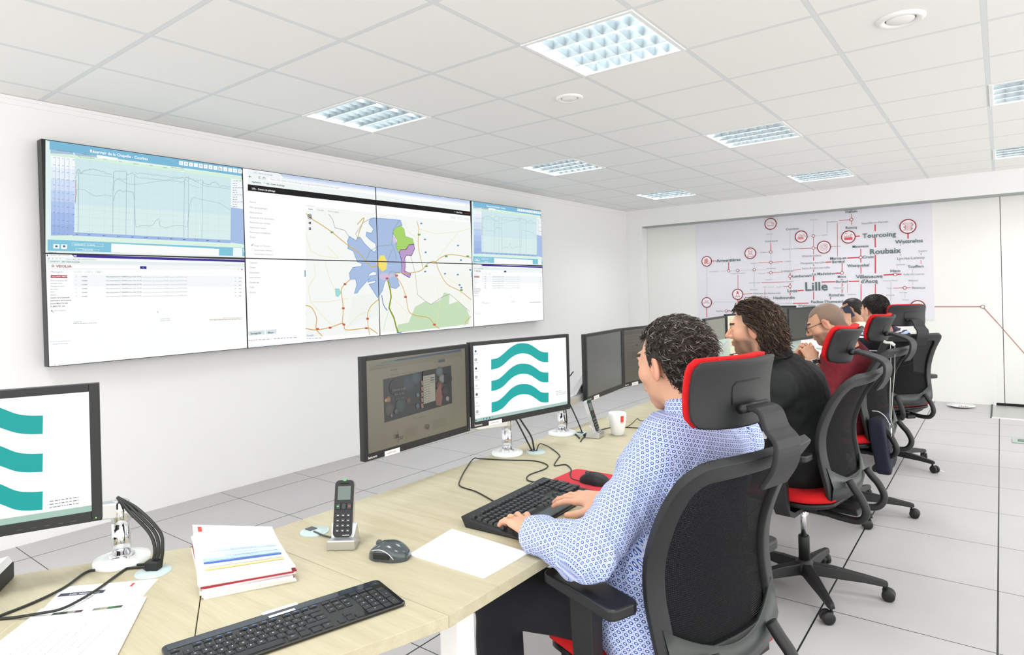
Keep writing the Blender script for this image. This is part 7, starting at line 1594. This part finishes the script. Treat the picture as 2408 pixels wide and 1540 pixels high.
def ring_shirt_mat():
    m, nt, b_ = new_mat('blue_ring_print_cotton'); uv = N_(nt, 'ShaderNodeUVMap'); uv.uv_map = 'UVMap'; sp = N_(nt, 'ShaderNodeSeparateXYZ'); nt.links.new(uv.outputs[0], sp.inputs[0]); s = .0118
    def dd(ox, oy):
        a = MA(nt, 'SUBTRACT', MA(nt, 'FRACT', MA(nt, 'ADD', MA(nt, 'DIVIDE', sp.outputs[0], s), 50 + ox)), .5); c = MA(nt, 'MULTIPLY', MA(nt, 'SUBTRACT', MA(nt, 'FRACT', MA(nt, 'ADD', MA(nt, 'DIVIDE', sp.outputs[1], s * 1.732), 50 + oy)), .5), 1.732)
        return MA(nt, 'SQRT', MA(nt, 'ADD', MA(nt, 'MULTIPLY', a, a), MA(nt, 'MULTIPLY', c, c)))
    d = MA(nt, 'MINIMUM', dd(0, 0), dd(.5, .5))
    ring = MA(nt, 'LESS_THAN', MA(nt, 'ABSOLUTE', MA(nt, 'SUBTRACT', d, .235)), .082); dot = MA(nt, 'LESS_THAN', d, .09); far = MA(nt, 'GREATER_THAN', d, .505)
    c = MIX(nt, ring, hexc('#cdd6f1'), hexc('#3558ac')); c = MIX(nt, dot, c, hexc('#f4f1dc')); c = MIX(nt, far, c, hexc('#5d80cc'))
    nt.links.new(c, b_.inputs['Base Color']); b_.inputs['Roughness'].default_value = .8; b_.inputs['Specular IOR Level'].default_value = .15; return m
def person(label, J, fr, hair, stub=0.0, pale=1.0, shirt=None, shirt_g=.014, folds=.006, shirt_cut=.93, trouser=None, hands_=None, collar=None, seed=1, shirt_col=None, eyes_=True, legs_on=True, tone=SKIN, hres=.006, ffreq=30, hq=1.0):
    yaw = J['yaw']; t = thing('person', label, 'person', (J['pelvis'][0], J['pelvis'][1], 0), 0)
    V, Q = surfnet(head_sdf(), (-.11, -.15, -.19), (.11, .14, .13), .0028 * hq); parts = [(to_world(V, fr), Q, skin_color(V, stub, pale, tone))]
    nb = fr[0] + fr[1] @ np.array((0, -.035, -.10)); core = union(torso(J, -.004) + arms(J, -.003) + [(rc(nb, np.array(J['neck']) - (0, 0, .03), .056, .062), .03)] + (legs(J, -.004)[:] if legs_on else []))
    pts = [J[k] for k in ('pelvis', 'neck', 'sl', 'sr', 'el', 'er', 'wl', 'wr')] + ([J[k] for k in ('kl', 'kr', 'al', 'ar')] if legs_on else []); lo, hi = bounds(pts, .2); lo[2] = max(lo[2], .03); hi[2] = J['neck'][2] + .07
    V, Q = surfnet(core, lo, hi, .014); parts.append((V, Q, np.tile(tone * pale, (len(V), 1))))
    info = []
    for h_ in (hands_ or []):
        fn, l_, u_, w, tips = hand(**h_); V, Q = surfnet(fn, l_, u_, .0026 * hq); c = np.tile(tone * pale, (len(V), 1)) * (1 + .04 * waves(7, 120)(V.astype(F4))[:, None])
        dt = np.min([np.linalg.norm(V - tp, axis=1) for tp in tips], 0); c = c * (1 - np.exp(-(dt / .016) ** 2)[:, None] * np.array((.0, .16, .14))); parts.append((V, Q, c)); info.append(w)
    V, Q, c = join(parts); mesh_np('body', V, Q, M_skin, t, col=c)
    build_hair(fr, hair, t, seed, .003 if hq < 1.2 else .004)
    if eyes_: eyes(fr, t)
    nz = waves(seed + 20, ffreq, 6); nz2 = waves(seed + 40, ffreq * 2.4, 6); F = np.array([math.cos(yaw), math.sin(yaw), 0])
    Sd = np.array([-math.sin(yaw), math.cos(yaw), 0]); Pp = np.array(J['pelvis']); sh = union(torso(J, shirt_g) + [(rc(Pp + Sd * .085 + (0, 0, -.01), Pp - Sd * .085 + (0, 0, -.01), .147, .147), .04)] + arms(J, shirt_g, shirt_cut)); hem = J['pelvis'][2] - .10; nk = np.array(J['neck']); ax = nb + fr[1] @ np.array((0, 0, .08)) - nk; ax = ax / np.linalg.norm(ax) + np.array((F[0] * .15, F[1] * .15, 1.6)); ax = ax / np.linalg.norm(ax)
    els = [np.array(J['el']), np.array(J['er'])]
    def shf(P):
        near = np.zeros(len(P), F4)
        for e in els: near = np.maximum(near, np.exp(-((P - e.astype(F4)) ** 2).sum(1) / .012))
        d = sh(P) - folds * (.7 * nz(P) + .5 * nz2(P)) * (1 + .8 * near); d = smax(d, hem - P[:, 2], .006)
        return smax(d, (P - (nk + ax * .030).astype(F4)) @ ax.astype(F4), .006)
    pts = [J[k] for k in ('pelvis', 'neck', 'sl', 'sr', 'el', 'er', 'wl', 'wr')]; lo, hi = bounds(pts, .19); lo[2] = hem - .02; hi[2] = nk[2] + .08
    V, Q = surfnet(shf, lo, hi, hres)
    bones = [(np.array(J['pelvis']), np.array(J['neck']), .15, F), (J['sl'], J['el'], .07, F), (J['sr'], J['er'], .07, F), (J['el'], J['wl'], .05, (0, 0, 1)), (J['er'], J['wr'], .05, (0, 0, 1))]
    mesh_np('shirt', V, Q, shirt, t, uv=bone_uv(V, Q, bones), col=shirt_col(V) if shirt_col else None)
    if collar:
        cm, ch_, cf = collar; rr = .062
        def cs(P):
            q = P - (nk + ax * (.018 + ch_ * .5)).astype(F4); hgt = q @ ax.astype(F4); rad = np.sqrt(np.maximum((q * q).sum(1) - hgt ** 2, 0)); fr_ = (q @ F.astype(F4))
            r0 = rr + .011 - hgt * .30; d = np.abs(rad - r0) - .0045; d = smax(d, np.abs(hgt) - ch_ * .5, .004); return smax(d, fr_ - .045 - hgt * .2, .004) if cf else d
        V, Q = surfnet(cs, nk - .11, nk + .13, .003); mesh_np('collar', V, Q, cm, t, uv=bone_uv(V, Q, [(nk, nk + ax, .07, F)]))
    if trouser and legs_on:
        tr = union(legs(J, .010) + [(rc(J['pelvis'], J['waist'], .186, .15, ((math.cos(yaw), math.sin(yaw), 0), .80)), .03)]); wz = J['pelvis'][2] + .05; n3 = waves(seed + 60, 26, 5)
        pts = [J[k] for k in ('pelvis', 'kl', 'kr', 'al', 'ar')]; lo, hi = bounds(pts, .16); lo[2] = .06; V, Q = surfnet(lambda P: smax(smax(tr(P) - .005 * n3(P), .075 - P[:, 2], .005), P[:, 2] - wz, .005), lo, hi, .009); mesh_np('trousers', V, Q, trouser, t)
        for an in (J['al'], J['ar']):
            a = np.array(an); fn = union([(rc((a[0], a[1], .055), (a[0] + F[0] * .10, a[1] + F[1] * .10, .040), .042, .032), 0), (rc((a[0] + F[0] * .08, a[1] + F[1] * .08, .036), (a[0] + F[0] * .17, a[1] + F[1] * .17, .032), .038, .028), .02)])
            c = a + F * .06; V, Q = surfnet(lambda P: smax(fn(P), .004 - P[:, 2], .004), (c[0] - .2, c[1] - .2, 0), (c[0] + .2, c[1] + .2, .12), .007); mesh_np('shoe', V, Q, mat('black_leather', '#17181a', .35), t)
    return t, info
M_ring = ring_shirt_mat()
M_jean = mat('dark_navy_denim', '#12141d', 0.85, bump=0.3, bscale=1200)
TY = ((.3, .75, .3), (.22, .8, .35), (.15, .8, .4), (.15, .7, .35))
yaw1 = math.pi - .28; F1 = np.array([math.cos(yaw1), math.sin(yaw1), 0])
# 1. typing man in the blue shirt
J1 = dict(yaw=yaw1, wd=1.0, pelvis=(3.80, .240, .575), waist=(3.80, .255, .70), chest=(3.815, .295, .86), neck=(3.845, .322, 1.030), sl=(3.800, .200, .930), sr=(3.880, .500, .950), el=(3.715, -.035, .765), er=(3.765, .475, .745), wl=(3.560, -.022, .775), wr=(3.612, .268, .785),
          kl=(3.38, .055, .545), kr=(3.42, .42, .55), al=(3.36, .06, .09), ar=(3.38, .45, .09))
fr1 = headframe((3.784, .325, 1.174), math.radians(163), .16)
hl1 = dict(W=(3.556, -.020, .778), fwd=(-.86, .48, -.02), up=(.0, .1, 1), side=1, curl=((.12, .55, .35), (.10, .62, .4), (.02, .62, .4), (-.05, .45, .3)), thumb=((.050, .055, -.018), (.052, .080, -.022), (.048, .100, -.026)), spread=1.2)
hr1 = dict(W=(3.608, .266, .788), fwd=(-.98, -.12, -.06), up=(.0, -.1, 1), side=-1, curl=((-.02, .25, .25), (.05, .35, .3), (.02, .4, .3), (-.05, .35, .3)), thumb=((.052, .046, -.016), (.066, .072, -.020), (.072, .098, -.022)), spread=1.3)
p1, inf = person('man with short dark curly hair in a blue ring-patterned shirt, typing on the wired keyboard', J1, fr1, 'curly', stub=.12, shirt=M_ring, trouser=M_jean, hands_=[hl1, hr1], collar=(M_ring, .048, 1), seed=3, ffreq=26, shirt_g=.018, folds=.0115, shirt_cut=.90, eyes_=True, hres=.0055)
w = inf[0]; b = B(); ct = w((-.0125, .102, .0)); d_ = (w((-.0145, .112, .0)) - w((-.011, .09, .0))); d_ /= np.linalg.norm(d_); a_ = np.cross(d_, (0, 0, 1)); a_ /= np.linalg.norm(a_); c_ = np.cross(d_, a_)
b.tube([tuple(ct + (a_ * math.cos(q / 16 * 2 * math.pi) + c_ * math.sin(q / 16 * 2 * math.pi)) * .0098) for q in range(17)], .0011, 6, cap=False); o = b.build('ring', mat('gold', '#e0b860', .2, 1.0), p1); o.matrix_parent_inverse = parent_matrix(p1).inverted()
# 2. long-haired man in black
J2 = dict(yaw=math.pi - .15, pelvis=(3.755, 1.845, .575), waist=(3.765, 1.82, .70), chest=(3.73, 1.785, .86), neck=(3.675, 1.715, 1.035), sl=(3.715, 1.565, .935), sr=(3.74, 1.945, .94), el=(3.60, 1.47, .755), er=(3.62, 2.02, .755), wl=(3.40, 1.58, .765), wr=(3.41, 1.89, .765), kl=(3.40, 1.58, .55), kr=(3.40, 1.88, .55), al=(3.42, 1.58, .09), ar=(3.42, 1.88, .09))
fr2 = headframe((3.590, 1.675, 1.186), math.radians(190), .10)
hb = dict(fwd=(-1, .1, -.05), up=(0, 0, 1), curl=TY, thumb=((.050, .055, -.018), (.052, .080, -.022), (.048, .100, -.026)))
M_blackshirt = mat('black_green_cotton', '#080e0e', 0.8, bump=0.35, bscale=900, var=.2, vscale=20)
person('long-haired bearded man in a black shirt, leaning forward to his monitor', J2, fr2, 'long', stub=.95, shirt=M_blackshirt, trouser=mat('black_trousers', '#0c0d10', .9), hands_=[dict(hb, W=(3.40, 1.58, .77), side=1), dict(hb, W=(3.41, 1.89, .77), side=-1)], collar=(M_blackshirt, .050, 1), seed=8, shirt_g=.016, folds=.007)
# 3. shaven-headed man in maroon
J3 = dict(yaw=math.pi - .1, pelvis=(3.735, 3.05, .575), waist=(3.755, 3.03, .70), chest=(3.745, 2.99, .86), neck=(3.725, 2.92, 1.025), sl=(3.735, 2.795, .935), sr=(3.755, 3.15, .94), el=(3.645, 2.725, .735), er=(3.60, 3.15, .75), wl=(3.585, 2.86, .915), wr=(3.48, 2.94, .90), kl=(3.42, 2.84, .55), kr=(3.42, 3.10, .55), al=(3.45, 2.84, .09), ar=(3.45, 3.10, .09))
fr3 = headframe((3.655, 2.870, 1.150), math.radians(187), .42)
M_maroon = mat('maroon_knit', '#6e1222', 0.9, bump=0.5, bscale=700, var=.12, vscale=40)
g3 = ((-.5, 1.1, .9), (-.5, 1.1, .9), (-.5, 1.1, .9), (-.5, 1.0, .8)); p3, inf3 = person('shaven-headed bearded man with black glasses in a maroon sweater, hands raised over his desk', J3, fr3, 'shaved', stub=.8, shirt=M_maroon, trouser=mat('black_trousers', '#0c0d10', .9), hands_=[dict(W=(3.582, 2.865, .925), fwd=(-.45, .35, .82), up=(.3, -.75, .3), side=1, curl=g3, thumb=((.045, .05, -.02), (.04, .075, -.03), (.03, .09, -.036))), dict(W=(3.48, 2.94, .90), fwd=(.1, -.2, .97), up=(-.9, .2, .1), side=-1, curl=g3, thumb=((.045, .05, -.02), (.04, .075, -.03), (.03, .09, -.036)))], collar=(M_maroon, .02, 0), seed=12, hq=1.25, hres=.007, shirt_g=.018, folds=.006, shirt_cut=.62, ffreq=36)
def on_head(fr, pts): return [tuple(v) for v in to_world(np.array(pts, float), fr)]
def keep(o, p): o.matrix_parent_inverse = parent_matrix(p).inverted(); return o
b = B()
for s in (-1, 1):
    b.tube(on_head(fr3, spline([(s * .032 + .025 * math.cos(a * math.pi / 6), .110 - .006 * abs(math.cos(a * math.pi / 6)), .004 + .019 * math.sin(a * math.pi / 6)) for a in range(13)], 2)), .0018, 6)
    b.tube(on_head(fr3, [(s * .057, .104, .010), (s * .070, .085, .012), (s * .076, .02, .012), (s * .080, -.012, .008), (s * .078, -.03, -.008)]), .0017, 6)
b.tube(on_head(fr3, [(-.008, .112, .010), (0, .115, .012), (.008, .112, .010)]), .0016, 6)
keep(b.build('glasses', M_black, p3), p3)
w = inf3[0]; b = B(); Q_ = [w((.029 * math.cos(a / 20 * 2 * math.pi), -.022, .023 * math.sin(a / 20 * 2 * math.pi))) for a in range(21)]
b.tube([tuple(q) for q in Q_], .0035, 8, cap=False, flat=1); vs = []; fs = []
for a in range(21):
    for y_, r_ in ((-.032, 1.0), (-.012, 1.0), (-.012, 1.12), (-.032, 1.12)): vs.append(tuple(w((.034 * r_ * math.cos(a / 20 * 2 * math.pi), y_, .024 * r_ * math.sin(a / 20 * 2 * math.pi)))))
for a in range(20):
    for j in range(4): fs.append((4 * a + j, 4 * a + (j + 1) % 4, 4 * a + 4 + (j + 1) % 4, 4 * a + 4 + j))
b.add(vs, fs); wt = keep(b.build('watch_strap', M_black, p3), p3)
b = B(); c8 = [tuple(w((x, y, z))) for z in (.024, .034) for x, y in ((-.016, -.042), (.016, -.042), (.016, -.004), (-.016, -.004))]; b.add(c8, [(3, 2, 1, 0), (4, 5, 6, 7), (0, 1, 5, 4), (1, 2, 6, 5), (2, 3, 7, 6), (3, 0, 4, 7)]); keep(b.build('watch_case', M_alu, p3, bevel=.003), p3)
b = B(); c8 = [tuple(w((x, y, z))) for z in (.034, .0348) for x, y in ((-.013, -.037), (.013, -.037), (.013, -.009), (-.013, -.009))]; b.add(c8, [(3, 2, 1, 0), (4, 5, 6, 7), (0, 1, 5, 4), (1, 2, 6, 5), (2, 3, 7, 6), (3, 0, 4, 7)]); keep(b.build('watch_screen', mat('watch_glass', '#0a0c0e', .08), p3), p3)
# 4. man in the striped polo, seen from behind
J4 = dict(yaw=math.radians(143), pelvis=(3.79, 4.335, .575), waist=(3.795, 4.33, .70), chest=(3.79, 4.325, .86), neck=(3.758, 4.325, 1.035), sl=(3.645, 4.175, .945), sr=(3.865, 4.475, .95), el=(3.55, 4.20, .755), er=(3.74, 4.60, .76), wl=(3.42, 4.38, .80), wr=(3.56, 4.66, .79), kl=(3.40, 4.52, .55), kr=(3.52, 4.70, .55), al=(3.42, 4.55, .09), ar=(3.54, 4.73, .09))
fr4 = headframe((3.715, 4.30, 1.178), math.radians(143), .22)
nk4 = np.array(J4['neck'])
def stripes(V):
    z = V[:, 2] - .10 * np.abs((V - nk4) @ np.array([-math.sin(J4['yaw']), math.cos(J4['yaw']), 0])); c = np.tile(np.array(hexc('#2a2040')), (len(V), 1)); blk = np.array(hexc('#101018')); wht = np.array(hexc('#eeeef4')); lb = np.array(hexc('#a9bcd8'))
    for a, b_, q in ((-9, .955, blk), (.955, .968, wht), (.968, .980, np.array(hexc('#1c1a30'))), (.980, .998, lb), (.998, 1.006, np.array(hexc('#1c1a30'))), (1.006, 1.016, wht), (.80, .81, wht), (.815, .83, lb), (.86, .868, wht), (.76, .768, wht)): m = (z > a) & (z <= b_); c[m] = q
    return c
M_stripe = attr_mat('striped_polo', rough=.85, bump=.3, bscale=900)
hb4 = dict(fwd=(-.9, .3, .1), up=(0, 0, 1), curl=TY, thumb=((.050, .055, -.018), (.052, .080, -.022), (.048, .100, -.026)))
person('dark-haired man in a navy polo with white stripes, seen from behind', J4, fr4, 'short', shirt=M_stripe, trouser=mat('black_trousers', '#0c0d10', .9), hands_=[dict(hb4, W=(3.42, 4.38, .80), side=1), dict(hb4, W=(3.56, 4.66, .79), side=-1)], collar=(mat('navy_collar', '#2a2040', .85), .03, 1), seed=15, shirt_col=stripes, eyes_=False, hres=.0065, hq=1.4, shirt_cut=.3)
# 5. man on the phone by the back wall
J5 = dict(yaw=math.radians(172), pelvis=(3.36, 6.24, .53), waist=(3.36, 6.24, .66), chest=(3.34, 6.22, .80), neck=(3.31, 6.21, .985), sl=(3.32, 6.04, .90), sr=(3.30, 6.39, .90), el=(3.16, 5.94, .80), er=(3.16, 6.42, .72), wl=(3.225, 6.035, 1.00), wr=(3.02, 6.36, .76), kl=(2.96, 6.12, .50), kr=(2.96, 6.36, .50), al=(2.98, 6.12, .09), ar=(2.98, 6.36, .09))
fr5 = headframe((3.245, 6.17, 1.125), math.radians(182), .18)
g5 = ((.1, .9, .5), (.1, .9, .5), (.1, .9, .5), (.1, .9, .5))
person('dark-haired man in a cream T-shirt, phoning, at the back wall', J5, fr5, 'cropped', stub=.3, shirt=mat('cream_tshirt', '#efeccb', .85, bump=.2), trouser=M_jean, hands_=[dict(W=(3.228, 6.045, 1.01), fwd=(-.1, .35, .95), up=(.1, -.95, .3), side=-1, curl=g5, thumb=((.045, .05, -.02), (.045, .075, -.028), (.04, .095, -.03))), dict(hb4, W=(3.02, 6.36, .77), side=-1)], collar=(mat('dark_neckband', '#20241f', .8), .012, 0), seed=18, eyes_=False, tone=SKIN * .8, hq=1.6, hres=.009, shirt_cut=.15)
b = B(); b.box((-.034, -.005, -.065), (.034, .005, .065), 0, Matrix.Translation((3.235, 6.068, 1.105)) @ Matrix.Rotation(-.5, 4, 'Y') @ Matrix.Rotation(.15, 4, 'Z'), r=.003); tag(b.build('mobile_phone', mat('navy_phone_case', '#1d2740', .4)), 'dark navy mobile phone held to the ear of the man in cream', 'phone')
b = B(); b.box((-.22, -.22, .40), (.22, .22, .45), r=.03); b.tube([(0, 0, .06), (0, 0, .41)], .03, 12); b.lathe([(.001, .001), (.24, .001), (.23, .03), (.03, .06)], 24)
o = b.build('stool', M_black); o.location = (3.36, 6.24, 0.0005); tag(o, 'black stool under the phoning man, hidden behind the others', 'stool')
# lanyard and bag on the third chair
Lx = (4.105, 2.965)
def P3d(px, py, X): p = on_plane(px, py, (X + .03, 2.935, 0), (-.45, .89, 0)); return tuple(p)
t = thing('lanyard', 'white lanyard with a badge clip hanging from the third chair back', 'lanyard', (4.10, 2.97, .4)); M_lan = mat('white_ribbon', '#e9ebe4', .7)
for nm, pts in (('ribbon', [(2098, 806), (2104, 812), (2104, 870), (2099, 930), (2096, 980), (2097, 993)]), ('ribbon', [(2094, 808), (2095, 860), (2093, 920), (2093, 980), (2096, 993)])):
    b = B(); b.tube([P3d(x, y, 4.13) for x, y in pts], .0042, 6, flat=.3); keep(b.build(nm, M_lan, t), t)
b = B(); b.tube([P3d(2103, 812, 4.13), P3d(2096, 806, 4.125), P3d(2085, 806, 4.07), P3d(2078, 803, 4.05)], .009, 8); keep(b.build('knot', M_lan, t), t)
b = B(); c = P3d(2096, 1013, 4.13); b.box((-.002, -.016, -.014), (.002, .016, .014), 0, Matrix.Translation(c), r=.001); keep(b.build('buckle', M_lan, t), t)
b = B(); b.tube([P3d(2096, 993, 4.13), P3d(2090, 1004, 4.13), P3d(2102, 1006, 4.13), P3d(2096, 993, 4.13)], .0012, 6); b.tube([P3d(2096, 1020, 4.13), P3d(2097, 1040, 4.13), P3d(2099, 1052, 4.13)], .002, 6); keep(b.build('clip', M_chrome, t), t)
t = thing('shoulder_bag', 'dark navy cloth bag hanging low behind the third chair', 'bag', (4.02, 3.0, .2))
def bag(P):
    q = P - np.array((3.935, 2.97, .46), F4); a = np.abs(q[:, 1]) - (.20 - .15 * np.clip(-q[:, 2], -.1, .3) ** 1); b_ = np.abs(q[:, 2]) - .155; c = np.abs(q[:, 0] + .10 * q[:, 2]) - .035
    return smax(smax(a, b_, .03), c, .02) - .006 * waves(31, 22, 4)(P)
V, Q = surfnet(bag, (3.80, 2.70, .25), (4.10, 3.25, .70), .008); keep(mesh_np('cloth', V, Q, mat('navy_cloth', '#0e1126', .9, bump=.3), t), t)
b = B(); b.tube(spline([P3d(2050, 966, 4.0), P3d(2066, 968, 4.0), P3d(2082, 980, 4.02), P3d(2093, 1000, 4.06)], 6), .006, 8, flat=.4); keep(b.build('strap', M_lan, t), t)
